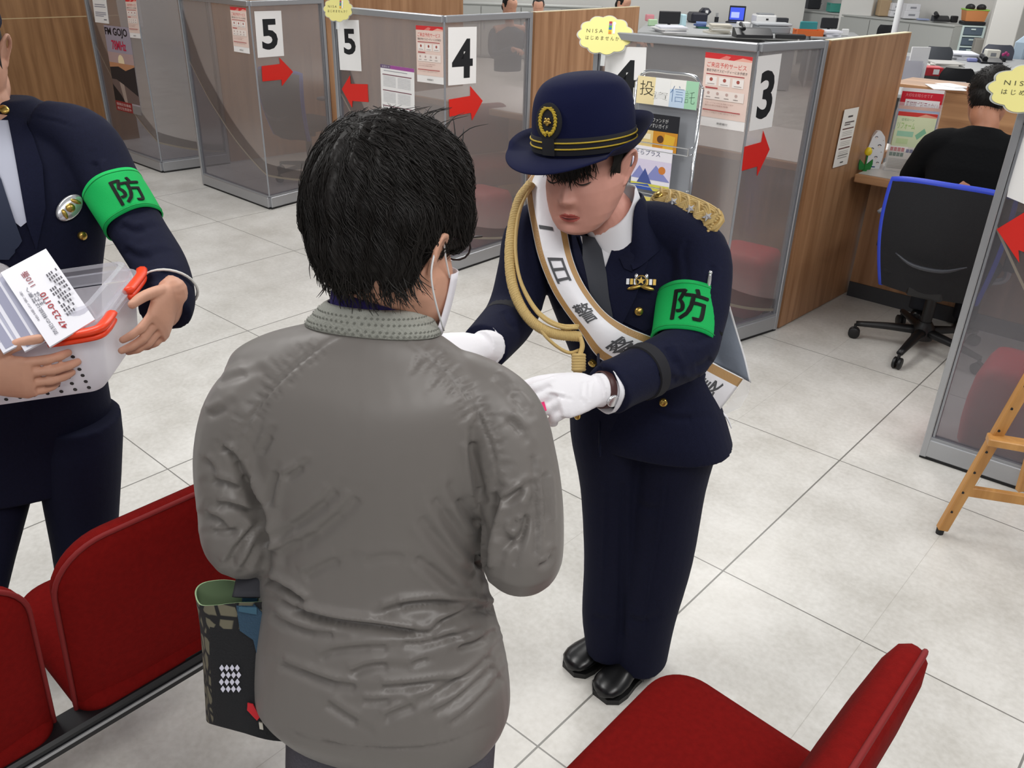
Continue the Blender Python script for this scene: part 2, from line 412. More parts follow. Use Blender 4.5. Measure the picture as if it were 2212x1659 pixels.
screen(*U5, H5, 'smoked grey screen bearing a 5 and a right-pointing red arrow')
screen(*U4, H4, 'smoked grey screen with number 5 on one wing and number 4 on the other')
screen(*U3, H3, 'smoked grey screen behind the leaflet rack, with a 4 and a 3')
screen(*U2, H2, 'smoked grey screen behind the wooden easel with a left-pointing arrow')
def wood_panel(a, b, h, label):
    a, b = V(*a, 0), V(*b, 0); t = thing('wood_divider', (a+b)/2, label, 'divider', 'wooden dividers between the booths')
    m = MB(); m.bar(a+Z*(h/2+.004), b+Z*(h/2+.004), .034, h-.012, WOODV); m.build('panel', t)
    m = MB(); m.bar(a+Z*(h-.002), b+Z*(h-.002), .035, .004, mat('pale_edge_band', 'd9c9a4', .5)); m.build('edge_band', t); return t
wood_panel((-6.82, 3.97), (-6.7, 5.0), H6, 'wooden divider behind the farthest left screen')
wood_panel((-5.41, 4.04), (-5.12, 5.15), H5, 'wooden divider running back from the screen with number 5')
wood_panel((-3.44, 4.04), (-3.52, 5.22), H4, 'wooden divider behind the hat, between booths 5 and 4')
wood_panel((-1.642, 3.965), (-1.60, 4.86), H3, 'wooden divider with a white notice beside the seated man')
def counter(x0, x1, label, dy=0., full=True):
    t = thing('booth_counter', ((x0+x1)/2, 4.9+dy, 0), label, 'counter', 'booth counters')
    m = MB(); m.bx((x0, 4.45+dy, .698), (x1, 5.42+dy, .74), WOODH, bev=.004); m.build('counter_top', t)
    m = MB(); m.bx((x0+.01, 4.47+dy, .7405), (x1-.01, 5.40+dy, .7425), mat('pale_laminate', 'c9c6c2', .35)); m.build('work_surface', t)
    m = MB(); m.bx((x0, 4.73+dy, .085), (x1, 4.76+dy, .698), WOODV); m.build('front_panel', t)
    m = MB(); m.bx((x0, 4.722+dy, .0), (x1, 4.765+dy, .085), mat('charcoal_skirting', '3a3b3f', .6)); m.build('skirting', t)
    if full:
        m = MB(); m.bx((x0, 5.42+dy, .3), (x0+.325, 5.46+dy, 1.065), WOODH); m.build('back_screen', t)
        m = MB(); m.bx((x0+.335, 5.42+dy, .3), (x1, 5.46+dy, 1.045), WOODH); m.build('back_screen', t)
        m = MB(); m.bx((x0-.25, 5.42+dy, 1.065), (x1, 5.80+dy, 1.085), WOODH, bev=.003); m.build('ledge', t)
    return t
counter(-1.575, .25, 'wooden booth counter where the man in black sits')
counter(-3.42, -1.68, 'wooden counter behind the screen with numbers 4 and 3', full=False)
counter(-5.06, -3.56, 'wooden counter behind the screen with numbers 5 and 4', full=False)
# wooden wall at the far left
m = MB(); m.bx((-8.42, .5, 0), (-8.32, 3.9, 1.10), WOODW); m.bx((-8.42, .5, 1.108), (-8.325, 3.9, 2.5), WOODW); m.bx((-8.42, .5, 1.10), (-8.322, 3.9, 1.108), mat('pale_joint', 'b8a079', .5))
struct(m.build('wall_left'))
# ------------------------------------------------------------------ signs on the screens
def plane(U, k): a, b = (U[0], U[1]) if k == 'l' else (U[1], U[2]); a, b = V(*a, 0), V(*b, 0); n = unit(np.cross(b-a, Z)); n = n if n@(CAM-a) > 0 else -n; return a+n*.005, n
def on(U, k, q): P, n = plane(U, k); return onp(*q, P, n)
def stick(U, k, name, label, cat, q, els, base='f2f1f0', group=None, th=.0008):
    P = [on(U, k, x) for x in q]; return sheet(name, label, cat, *P, els, base, th, group)
NB = 'number sheets on the screens'
def number(U, k, q, s, label, box=(.2, .17, .8, .84)): stick(U, k, 'number_sheet', label, 'sign', q, [('t', *box, s, '1e2023', .028)], group=NB)
number(U5, 'r', ((549, 24.5), (607, 23), (557, 125)), '5', 'white sheet with black 5 above a right-pointing arrow')
number(U4, 'l', ((727.5, 43), (775, 43.4), (734.8, 151)), '5', 'white sheet with black 5 above a left-pointing arrow', (.25, .17, .8, .68))
number(U4, 'r', ((968, 59), (1029.7, 57.6), (968, 185)), '4', 'white sheet with black 4 above a right-pointing arrow', (.13, .2, .87, .89))
number(U3, 'l', ((1308.4, 99.5), (1397, 102.4), (1304, 236)), '4', 'white sheet with black 4 partly behind the navy hat', (.18, .2, .82, .8))
number(U3, 'r', ((1637.9, 121.8), (1688.8, 115.6), (1617.5, 283.4)), '3', 'white sheet with black 3 on the screen beside the wooden divider', (.22, .2, .86, .86))
def arrow(U, k, pts, label):
    P, n = plane(U, k); p = [onp(*q, P, n) for q in pts]; m = MB(); m.prism([x+n*.0012 for x in p], n, .0011, mat('red_arrow_film', 'd8241a', .45))
    tag(m.build('arrow_sign'), label, 'arrow sign', 'red arrows on the screens')
arrow(U5, 'r', [(565, 143), (605, 138), (603, 124), (633, 155), (609, 186), (608, 172), (567, 176)], 'red arrow pointing right under the 5 sheet')
arrow(U4, 'l', [(738.6, 192.4), (756, 163), (757.6, 181), (794, 182), (796, 220.6), (761.4, 218), (760.8, 232.6)], 'red arrow pointing left under the 5 sheet')
arrow(U4, 'r', [(969.6, 215), (1015.5, 207), (1015.5, 185.8), (1042.4, 217.7), (1019.6, 260), (1017, 243.7), (971, 252)], 'red arrow pointing right under the 4 sheet')
arrow(U3, 'r', [(1608, 317), (1644, 307), (1648.3, 282.2), (1662.2, 322.7), (1634.9, 380.4), (1636, 359.3), (1601.8, 369.2)], 'red arrow pointing right under the 3 sheet')
arrow(U2, 'l', [(2153, 495), (2214, 458), (2212, 487), (2300, 510), (2290, 572), (2200, 540), (2202, 567.5)], 'red arrow pointing left behind the easel')
stick(U2, 'l', 'number_sheet', 'white sheet above the red arrow by the easel', 'sign', ((2206, 268), (2290, 300), (2174.8, 424.8)), [('t', .6, .2, .95, .84, '3', '1e2023', .028)], group=NB)
def service(U, q, label):
    els = [('r', 0, 0, 1, .075, 'd9373a'), ('p', [(.3, .075), (.45, .02), (.55, .03), (.5, .075)], 'e8837a'), ('p', [(.62, .075), (.8, .03), (1, .05), (1, .075)], 'efb0a0'), ('r', 0, .075, 1, .87, 'ecd3c8'),
           ('t', .06, .12, .9, .19, 'ご来店予約サービス', 'cf2f22'), ('t', .06, .21, .93, .25, '事前予約でスピーディーにお手続き', '3a3230', .006), ('r', .06, .275, .88, .287, 'a8333a')]
    for i in range(3):
        els += [('r', .06+.29*i, .31, .30+.29*i, .43, 'f3ebe6'), ('r', .10+.29*i, .405, .26+.29*i, .415, 'a99a95'), ('c', .18+.29*i, .35, .035, 'a8584f')]
    els += [('r', .07, .455, .34, .472, 'b2474a'), ('r', .06, .49, .92, .62, 'f1e5de')]
    for i in range(4): els += [('c', .15+.2*i, .535, .03, 'c4a9a2'), ('r', .1+.2*i, .585, .2+.2*i, .594, '8f8480')]
    els += [('t', .1, .655, .72, .675, 'スマートフォンからも予約できます', 'a3756c', 0), ('t', .1, .69, .6, .708, '窓口の待ち時間を短縮', 'a3756c', 0), ('r', .06, .76, .88, .772, 'b2474a'), ('t', .1, .79, .8, .806, 'くわしくは窓口へお問い合わせください', '9b7f78', 0),
            ('t', .4, .925, .64, .955, '南都銀行', '3b3737')]
    stick(U, 'l', 'poster', label, 'poster', q, els, 'f3f0ee', 'pink appointment posters on the screens')
service(U6, ((270.5, -3), (294, -2), (281, 81)), 'pink appointment poster above the sunset radio poster')
service(U5, ((497, 14), (531.5, 17.5), (506, 111)), 'pink appointment poster beside the right-pointing 5 sheet')
service(U4, ((898.4, 54.4), (957, 58.5), (901.6, 176)), 'pink appointment poster beside the right-pointing 4 sheet')
service(U3, ((1524.7, 112), (1626.7, 123.6), (1509, 269.3)), 'pink appointment poster right of the leaflet rack')
stick(U6, 'l', 'notice', 'white notice at the top corner of the farthest left screen', 'notice', ((198, -14), (228, -12), (206, 48)),
      [('r', .12, .35, .85, .38, '8d8d9c'), ('r', .1, .42, .9, .45, '8d8d9c'), ('r', .1, .62, .88, .65, '9a9aa8'), ('r', .1, .68, .88, .71, '9a9aa8'), ('r', .1, .74, .7, .77, '9a9aa8'), ('r', .68, .86, .88, .89, '555562')])
stick(U6, 'l', 'poster', 'radio poster with sunset over dark hills', 'poster', ((224, 54), (278.5, 60), (253, 237)),
      [('r', 0, 0, 1, .30, 'a39aa8'), ('r', 0, .30, 1, .42, 'b79c9a'), ('c', .5, .40, .12, 'f3dfb8'), ('r', 0, .42, 1, .5, 'c08a66'), ('p', [(0, .48), (.35, .46), (.62, .5), (1, .44), (1, .78), (.6, .7), (.2, .62), (0, .62)], '2d2a2d'),
       ('p', [(0, .62), (.2, .62), (.62, .7), (1, .78), (1, .88), (0, .88)], '6e5d59'), ('p', [(.3, .64), (.48, .67), (.52, .88), (.40, .88)], 'a8968c'), ('p', [(0, .68), (.3, .8), (.42, .88), (0, .88)], '221f22'),
       ('r', 0, .88, .68, 1, '8b2b2b'), ('r', .68, .9, 1, 1, '8a8584'), ('t', .05, .9, .62, .935, '開局記念番組', 'd9c0bc', 0), ('t', .05, .95, .62, .985, '毎日生放送中', 'd9c0bc', 0), ('t', .02, .02, .9, .13, 'FM GOJO', '1a171b', .02), ('t', .22, .16, .78, .27, '78MHz', 'c2264a', .02)], 'b0a5ac')
stick(U4, 'l', 'notice', 'white notice with purple heading under the pink poster', 'notice', ((821.8, 138), (895, 148.7), (825, 253)),
      [('r', 0, 0, .3, .065, '6d5a78'), ('r', .3, .0, 1, .065, 'a2559c'), ('t', .05, .015, .28, .05, 'お知らせ', 'e8dfe8', 0), ('r', .1, .1, .8, .112, 'a0a0a6')] +
      [('r', .06, .17+.29*k, .92, .186+.29*k, '7b4b58') for k in range(3)] +
      [('r', .08+.44*c, .21+.29*k+.025*r, .46+.44*c, .216+.29*k+.025*r, 'b3b3b8') for k in range(3) for c in range(2) for r in range(8)])
# notice on the wooden divider
P0 = V(-1.642+.02, 3.965, 0); nW = V(1, 0, 0)
Q = [onp(*q, P0+V(.006, 0, 0), unit(V(.9, -.038, 0))) for q in ((1824.5, 237), (1855.5, 231), (1798.5, 363))]
sheet('notice', 'white notice with brown headings on the wooden divider', 'notice', *Q, [('r', .35, .12, .68, .15, '4a4545'), ('r', .2, .22, .85, .245, '6a6060'), ('r', .2, .26, .6, .28, '6a6060'), ('r', .12, .33, .9, .35, '5b2f28'), ('r', .12, .5, .9, .52, '5b2f28'), ('r', .12, .67, .9, .69, '5b2f28')] +
      [('r', .16, .39+.17*k+.03*r, .84, .397+.17*k+.03*r, 'a3a09c') for k in range(3) for r in range(3)] + [('r', .15, .8, .85, .81, '8a8784'), ('r', .15, .84, .8, .85, '8a8784'), ('r', .42, .92, .62, .94, '38343a')], 'eeebe4')
# ------------------------------------------------------------------ cloud-shaped cards
def cloud(c, w, h, yaw, tilt, label, txt=True):
    fwd = rotz(yaw)@unit(V(0, -1, 0)); X = rotz(yaw)@V(1, 0, 0); Y = Z; n = unit(fwd*math.cos(tilt)+Z*math.sin(tilt)); Y = np.cross(n, X); Y = Y if Y[2] > 0 else -Y
    t = thing('cloud_sign', c-Z*h*.75, label, 'sign', 'yellow cloud signs on the screen posts')
    a = np.arange(168)/168*2*math.pi
    def outline(g): r = 1+.11*np.abs(np.sin(a*5.5))-.04; return [c+X*(w/2*r[i]*math.cos(a[i])*g)+Y*(h/2*r[i]*math.sin(a[i])*g) for i in range(168)]
    m = MB(); m.prism(outline(1.0), n, .002, mat('yellow_card', 'e9e08c', .5)); m.build('card', t)
    m = MB(); m.prism([p+n*.0003-n*.004 for p in outline(1.05)], n, .0012, mat('laminate_film', 'e8ecec', .12, alpha=(.45, 'ffffff'))); m.build('laminate_edge', t)
    m = MB(); m.bar(c-Y*h*.42-n*.004, c-Y*h*.85-n*.004, .02, .002, mat('laminate_film', 'e8ecec'), up=n); m.build('stem', t)
    m = MB(); fn = lambda u, v: c+n*.0008+np.outer((u-.5)*w, X)+np.outer((v-.5)*h, Y)
    letter(m, 'N I S A', fn, .13, .56, .45, .66, ink('4a4a30'), -.004)
    letter(m, 'は じ め ま せ ん か ？', fn, .12, .36, .84, .47, ink('4a4a30'), .0)
    m.build('lettering', t)
    m = MB()
    for i, col in enumerate(['d98a3a', 'd8b92c', '2f6fb0', '4aa35a', '8c6aa8', 'b03a3a']):
        v0 = .54+.058*i; p = fn(np.array([.56, .62, .62, .56]), np.array([v0, v0, v0+.055, v0+.055])); m.add(p+n*.0002, [(0, 1, 2, 3)], ink(col))
    p = fn(np.array([.645, .685, .685, .645]), np.array([.55, .55, .82, .82])); m.add(p+n*.0002, [(0, 1, 2, 3)], ink('f0f0f0'))
    m.add([fn(np.array([.665+.03*math.cos(q)]), np.array([.83+.05*math.sin(q)]))[0]+n*.0003 for q in np.arange(14)/14*6.283], [tuple(range(14))], ink('f0f0f0'))
    m.build('block_tower_print', t); return t
cloud(at(1307, 76, 3.85), .232, .158, math.radians(32), .35, 'yellow cloud sign above the navy police hat')
cloud(at(730, 20, 4.78), .155, .125, math.radians(36), .3, 'small yellow cloud sign at the top edge above the 5 sheet')
cloud(at(2240, 194, 2.62), .255, .142, math.radians(22), .35, 'yellow cloud sign cut off by the right edge of the photo')
# ================================================================== people
SKIN = mat('skin', 'c9977f', .5, spec=.35, noise=(30, .06)); SKIN_F = mat('skin_fair', 'cc9485', .5, spec=.35, noise=(26, .06)); LIPS = mat('lips', 'b3574f', .4)
HAIR = mat('black_hair', '171412', .55, spec=.25); HAIRB = mat('dark_brown_hair', '1a1614', .5, spec=.35); LASH = mat('lash', '171110', .6)
NAVY = mat('navy_wool', '14172d', .85, spec=.15, sheen=.02, noise=(220, .12), bump=(500, .12)); NAVYD = mat('navy_wool_dark', '11142a', .85, spec=.2, noise=(200, .12), bump=(500, .1))
GREEN = mat('green_armband_cloth', '10ae56', .75, spec=.25, bump=(700, .15)); GOLD = mat('gold_cord', 'dcbd7c', .55, .0, bump=(900, .5)); BRASS = mat('brass_button', 'c0a055', .28, .9)
SILVER = mat('silver_star', 'e2e2e4', .22, .75); WHITEG = mat('white_cotton_glove', 'f0eef2', .85, spec=.2, bump=(600, .12)); SHIRT = mat('white_shirt', 'e9e9ee', .8, spec=.2); TIE = mat('charcoal_tie', '33363e', .7)
LEATHER = mat('black_leather', '101012', .28); YEL = mat('yellow_braid', 'c9ab2e', .55, bump=(900, .4)); BLACKF = mat('black_felt_band', '15151c', .85)
def hframe(yaw, pit, rol):
    f = V(math.cos(yaw)*math.cos(pit), math.sin(yaw)*math.cos(pit), math.sin(pit)); x = unit(np.cross(f, Z)); u = np.cross(x, f)
    c, s = math.cos(rol), math.sin(rol); return np.stack([c*x+s*u, f, -s*x+c*u], 1)
def G2(x, z, x0, z0, sx, sz): return np.exp(-((x-x0)/sx)**2-((z-z0)/sz)**2)
def head_volume(mb, M, c, sc=1., neck=None, ears=True, nr=.052, nb=(-.018, -.028)):
    zz = np.array([-.116, -.112, -.104, -.09, -.072, -.05, -.025, 0, .025, .05, .075, .095, .108, .114, .116])
    wf = np.array([.006, .026, .043, .057, .066, .0725, .0755, .072, .074, .074, .069, .056, .038, .018, .003])
    yf = np.array([.066, .082, .090, .091, .092, .093, .092, .088, .094, .093, .082, .062, .036, .012, -.01])
    yb = np.array([.060, .040, .018, -.008, -.03, -.058, -.080, -.092, -.098, -.098, -.090, -.074, -.052, -.034, -.02])
    Zs = np.concatenate([np.linspace(-.116, -.05, 46), np.linspace(-.0485, .03, 48), np.linspace(.035, .116, 24)])
    n = 120; a = np.arange(n)/n*2*math.pi; rings = []
    for z in Zs:
        w, f, b = [np.interp(z, zz, q) for q in (wf, yf, yb)]; cy, ry = (f+b)/2, (f-b)/2
        p = 2.45; x = np.sign(np.cos(a))*np.abs(np.cos(a))**(2/p)*w; y = cy+np.sign(np.sin(a))*np.abs(np.sin(a))**(2/p)*ry
        fr = np.clip((y-cy)/max(ry, 1e-4), 0, 1)**1.5
        nz = np.interp(z, [-.054, -.048, -.037, -.026, -.010, .010, .022], [0, .011, .0195, .0145, .0075, .002, 0]); ns = np.interp(z, [-.048, -.036, -.015, .01], [.0115, .011, .0095, .009])
        d = nz*np.exp(-(x/ns)**2)
        for s in (-1, 1):
            d += .0075*G2(x, z, s*.0125, -.040, .0065, .006)-.0035*G2(x, z, s*.0065, -.0485, .003, .0025)
            d += -.0060*G2(x, z, s*.031, .004, .018, .011)+.0055*G2(x, z, s*.031, -.001, .0125, .0065)-.0022*G2(x, z, s*.031, -.0075, .012, .0022)
            d += .003*G2(x, z, s*.036, -.035, .02, .02)-.002*G2(x, z, s*.017, -.06, .006, .012)
            d += .0025*G2(x, z, s*.03, .021, .018, .006)
        d += .0042*G2(x, z, 0, -.0675, .015, .0036)+.0056*G2(x, z, 0, -.0785, .0135, .0042)-.0048*G2(x, z, 0, -.0728, .017, .0017)-.0028*G2(x, z, 0, -.0872, .013, .004)+.004*G2(x, z, 0, -.102, .015, .009)-.0012*G2(x, z, 0, -.061, .0025, .006)
        rings.append(np.asarray(c)+(np.stack([x, y+d*fr, np.full(n, z)], 1)*sc)@M.T)
    mb.loft(rings)
    P = lambda *q: np.asarray(c)+M@(np.array(q)*sc)
    if ears:
        for s in (-1, 1):
            mb.tube([P(s*.070, .004, -.012), P(s*.079, .010, .012), P(s*.091, -.002, .030), P(s*.093, -.019, .027), P(s*.090, -.026, .006), P(s*.079, -.018, -.018), P(s*.074, -.004, -.033), P(s*.070, .004, -.028)], [.004*sc]*8, n=8, per=4)
            mb.add(*ear_plate(P, s))
    if neck: mb.tube([P(0, nb[0], -.03), P(0, nb[1], -.085)]+list(neck[0]), [nr*sc, nr*sc]+list(neck[1]), n=28, per=6)
    return P
def ear_plate(P, s):
    o = [(.073, .006, -.010), (.082, .008, .012), (.089, -.002, .026), (.090, -.018, .024), (.082, -.022, .004), (.077, -.014, -.018), (.073, -.003, -.029), (.069, .004, -.024)]
    a = [P(s*x, y, z) for x, y, z in o]; b = [P(s*(x-.006), y, z) for x, y, z in o]; n = len(o)
    return np.array(a+b), [tuple(range(n)), tuple(range(2*n-1, n-1, -1))]+[(i, i+n, (i+1) % n+n, (i+1) % n) for i in range(n)]
def hand_volume(mb, w, Y, N, side, curl=(.5, .55, .6, .65), thumb=(.55, .75, .35), sc=1., fat=0., spread=.06):
    """w wrist, Y along the fingers, N the way the palm faces, side +1/-1 picks the thumb side"""
    Y = unit(Y); N = unit(N-Y*(np.asarray(N)@Y)); X = np.cross(Y, N)*side
    P = lambda x, y, n: np.asarray(w)+(X*x+Y*y+N*n)*sc
    R = lambda x, y, n, rx, rn: np.array([P(x+rx*math.cos(t), y, n+rn*math.sin(t)) for t in np.arange(24)/24*2*math.pi])
    mb.loft([R(0, -.02, 0, .026+fat, .019+fat), R(0, .0, 0, .027+fat, .019+fat), R(.002, .025, .001, .034+fat, .018+fat), R(.002, .055, .001, .040+fat, .0165+fat), R(.0, .085, .0, .041+fat, .0135+fat), R(0, .099, 0, .036+fat, .009+fat)])
    for i, (bx, by, L, r) in enumerate([(.030, .088, .070, .0088), (.0105, .093, .079, .0090), (-.0095, .090, .073, .0086), (-.028, .082, .057, .0078)]):
        c = curl[i]; ang = 0; p = np.array([bx, by, .0]); pts = [(bx*.9, by-.02, 0), tuple(p)]; sp = (bx)*spread/.03*.9
        for seg, k in zip((.46, .30, .24), (.85, 1.15, .8)):
            ang += c*k; p = p+L*seg*np.array([math.sin(sp)*math.cos(ang), math.cos(sp)*math.cos(ang), math.sin(ang)]); pts.append(tuple(p))
        Q = []
        for a_, b_ in zip(pts[:-1], pts[1:]): Q += [a_, tuple(.5*(np.array(a_)+b_))]
        Q.append(pts[-1]); rr = np.array([1.05, 1.05, 1.08, .98, 1.05, .93, .98, .88, .78])*r+fat
        mb.tube([P(*q) for q in Q], rr, n=12, per=2)
        mb.ball(P(*pts[-1]), (r*.76+fat)*sc, n=10)
    a, out, dn = thumb; p = np.array([.024, .022, .004]); pts = [(.012, .01, .004), tuple(p)]
    for seg, k in ((.044, 0), (.034, .25), (.027, .5)):
        d = unit(V(math.sin(out-k*.6), math.cos(out-k*.6), dn+k*a)); p = p+seg*d; pts.append(tuple(p))
    mb.tube([P(*q) for q in pts], [x+fat for x in (.015, .0145, .0115, .0105, .0085)], n=12, per=4); mb.ball(P(*pts[-1]), (.0083+fat)*sc, n=10)
    return P
def paint(me, m, test):
    me.materials.append(m); k = len(me.materials)-1; v = np.empty(len(me.polygons)*3, np.float32); me.polygons.foreach_get('center', v); v = v.reshape(-1, 3).astype(float)
    ix = np.zeros(len(v), np.int32); me.polygons.foreach_get('material_index', ix); ix[test(v)] = k; me.polygons.foreach_set('material_index', ix)
from mathutils.bvhtree import BVHTree
def tree(me): return BVHTree.FromPolygons([tuple(x) for x in co(me)], [tuple(p.vertices) for p in me.polygons])
def strands(mb, bvh, seeds, flow, steps, step, r, m, lift=.004, wig=.25, taper=True):
    for s in seeds:
        p = np.array(s, float); pts = []; h = lift*rng.uniform(.2, 1.6); w = rng.normal(0, wig, 3)
        for k in range(steps):
            loc, n, _, _ = bvh.find_nearest(Vector(p))
            if loc is None: break
            n = np.array(n); loc = np.array(loc); e = k/(steps-1); pts.append(loc+n*(h*(1-.5*e)+.0012*math.sin(k*1.3+w[0]*9)))
            d = flow(loc, n)+w*(.5+.5*e); d = d-n*(d@n); p = loc+unit(d)*step
        if len(pts) > 3:
            rr = np.linspace(1, .25, len(pts)) if taper else np.ones(len(pts)); rr[0] = .4
            mb.tube(pts, rr*r*rng.uniform(.7, 1.4), m, n=4, per=1, cap=False, smooth=False)
def person(loc, label): return thing('person', loc, label, 'person')
def project_strip(bvh, pts, w_dir, width, off, nw=7):
    """ribbon that follows a body: centre line pts, laid onto the surface with offset"""
    G = []
    for p, wd in zip(pts, w_dir):
        row = []
        for k in range(nw):
            q = p+wd*width*(k/(nw-1)-.5); row.append(q)
        G.append(row)
    return np.array(G)
# ------------------------------------------------------------------ the customer in the grey blouson, seen from behind
JACK = mat('taupe_blouson_nylon', '706b67', .44, spec=.45, sheen=.1, bump=(14, .16, (1, 1, .6))); COLLAR = mat('knit_collar_grey_green', '999a92', .9, bump=(300, .3)); DOTS = mat('collar_dots', '72736c', .9)
PURP = mat('purple_turtleneck', '2b2060', .9, bump=(400, .2)); TROU = mat('grey_trousers', '4f4d55', .85, noise=(300, .15), bump=(400, .2)); MASK = mat('white_mask', 'e6e3ea', .85)
Mf = V(-.52, .854, 0); Mr = V(.854, .52, 0); tl = math.radians(13); Mfw = Mf*math.cos(tl)-Z*math.sin(tl)
M0 = person((-.72, .56, 0), 'person in grey-brown blouson seen from behind, wearing a white mask')
F = F_
def sec(l, r, y, d, ratio, R=(Mr, Mfw), p=2.2, n=40): return ell(at((l+r)/2, y, d), R, (r-l)/2*d/F, (r-l)/2*d/F*ratio, n, p)
dM = lambda y: 1.085+.19*(y-700)/900
mb = MB()
rows = [(690, 722, 898, .75), (712, 655, 950, .62), (742, 560, 1005, .48), (785, 492, 1065, .46), (840, 478, 1098, .52), (920, 482, 1090, .58), (1000, 500, 1072, .62), (1100, 535, 1050, .64), (1200, 558, 1046, .66), (1300, 560, 1070, .70), (1400, 552, 1096, .72), (1480, 549, 1104, .72), (1520, 555, 1097, .70), (1562, 590, 1072, .66), (1572, 605, 1060, .62)]
rr = []
C_ = catmull(np.array([[y, l, r, q] for y, l, r, q in rows], float), 5)
mb.loft([sec(l, r, y, dM(y), q) for y, l, r, q in C_])
LA = [at(545, 890, 1.105), at(516, 985, 1.125), at(512, 1090, 1.15), at(524, 1172, 1.175), at(590, 1165, 1.29), at(690, 1120, 1.40)]
RA = [at(1075, 905, 1.095), at(1108, 1000, 1.095), at(1128, 1100, 1.10), at(1126, 1200, 1.115), at(1118, 1130, 1.22), at(1085, 1000, 1.34)]
mb.tube([at(660, 820, 1.10), at(592, 838, 1.10)]+LA, [.048, .052, .060, .058, .052, .049, .044, .036], n=24, per=6)
mb.tube([at(930, 825, 1.095), at(1010, 848, 1.095)]+RA, [.048, .052, .060, .058, .054, .054, .045, .036], n=24, per=6)
jm = fuse(mb, .0042, 7)
S = []                                                             # folds: raglan seams with gathers, waist creases, sleeve folds
segL = [(738, 722), (690, 752), (635, 795), (585, 845), (545, 900), (512, 950), (503, 985)]; segR = [(868, 728), (910, 760), (960, 800), (1005, 850), (1038, 905), (1060, 960), (1072, 1010), (1075, 1060)]
S += [(segL, 3.2, .0022), (segR, 3.2, .0022)]
def gathers(L, n, ln, side):
    q = catmull(np.array(L, float), 8)
    for i in np.linspace(8, len(q)-3, n).astype(int):
        t = unit(q[min(i+1, len(q)-1)]-q[i-1]); nn = V(-t[1], t[0])*side
        for sd, f_ in ((1, .9), (-1, .7)):
            l2 = ln*random.uniform(.5, 1.25)*f_; a = q[i]+nn*sd*3; b = a+nn*sd*l2+t*random.uniform(-2, 12)
            S.append(([a, (a+b)/2+t*random.uniform(-3, 3), b], random.uniform(2.6, 4.5), random.uniform(.0007, .0016)))
gathers(segL, 17, 40, 1); gathers(segR, 22, 44, 1)
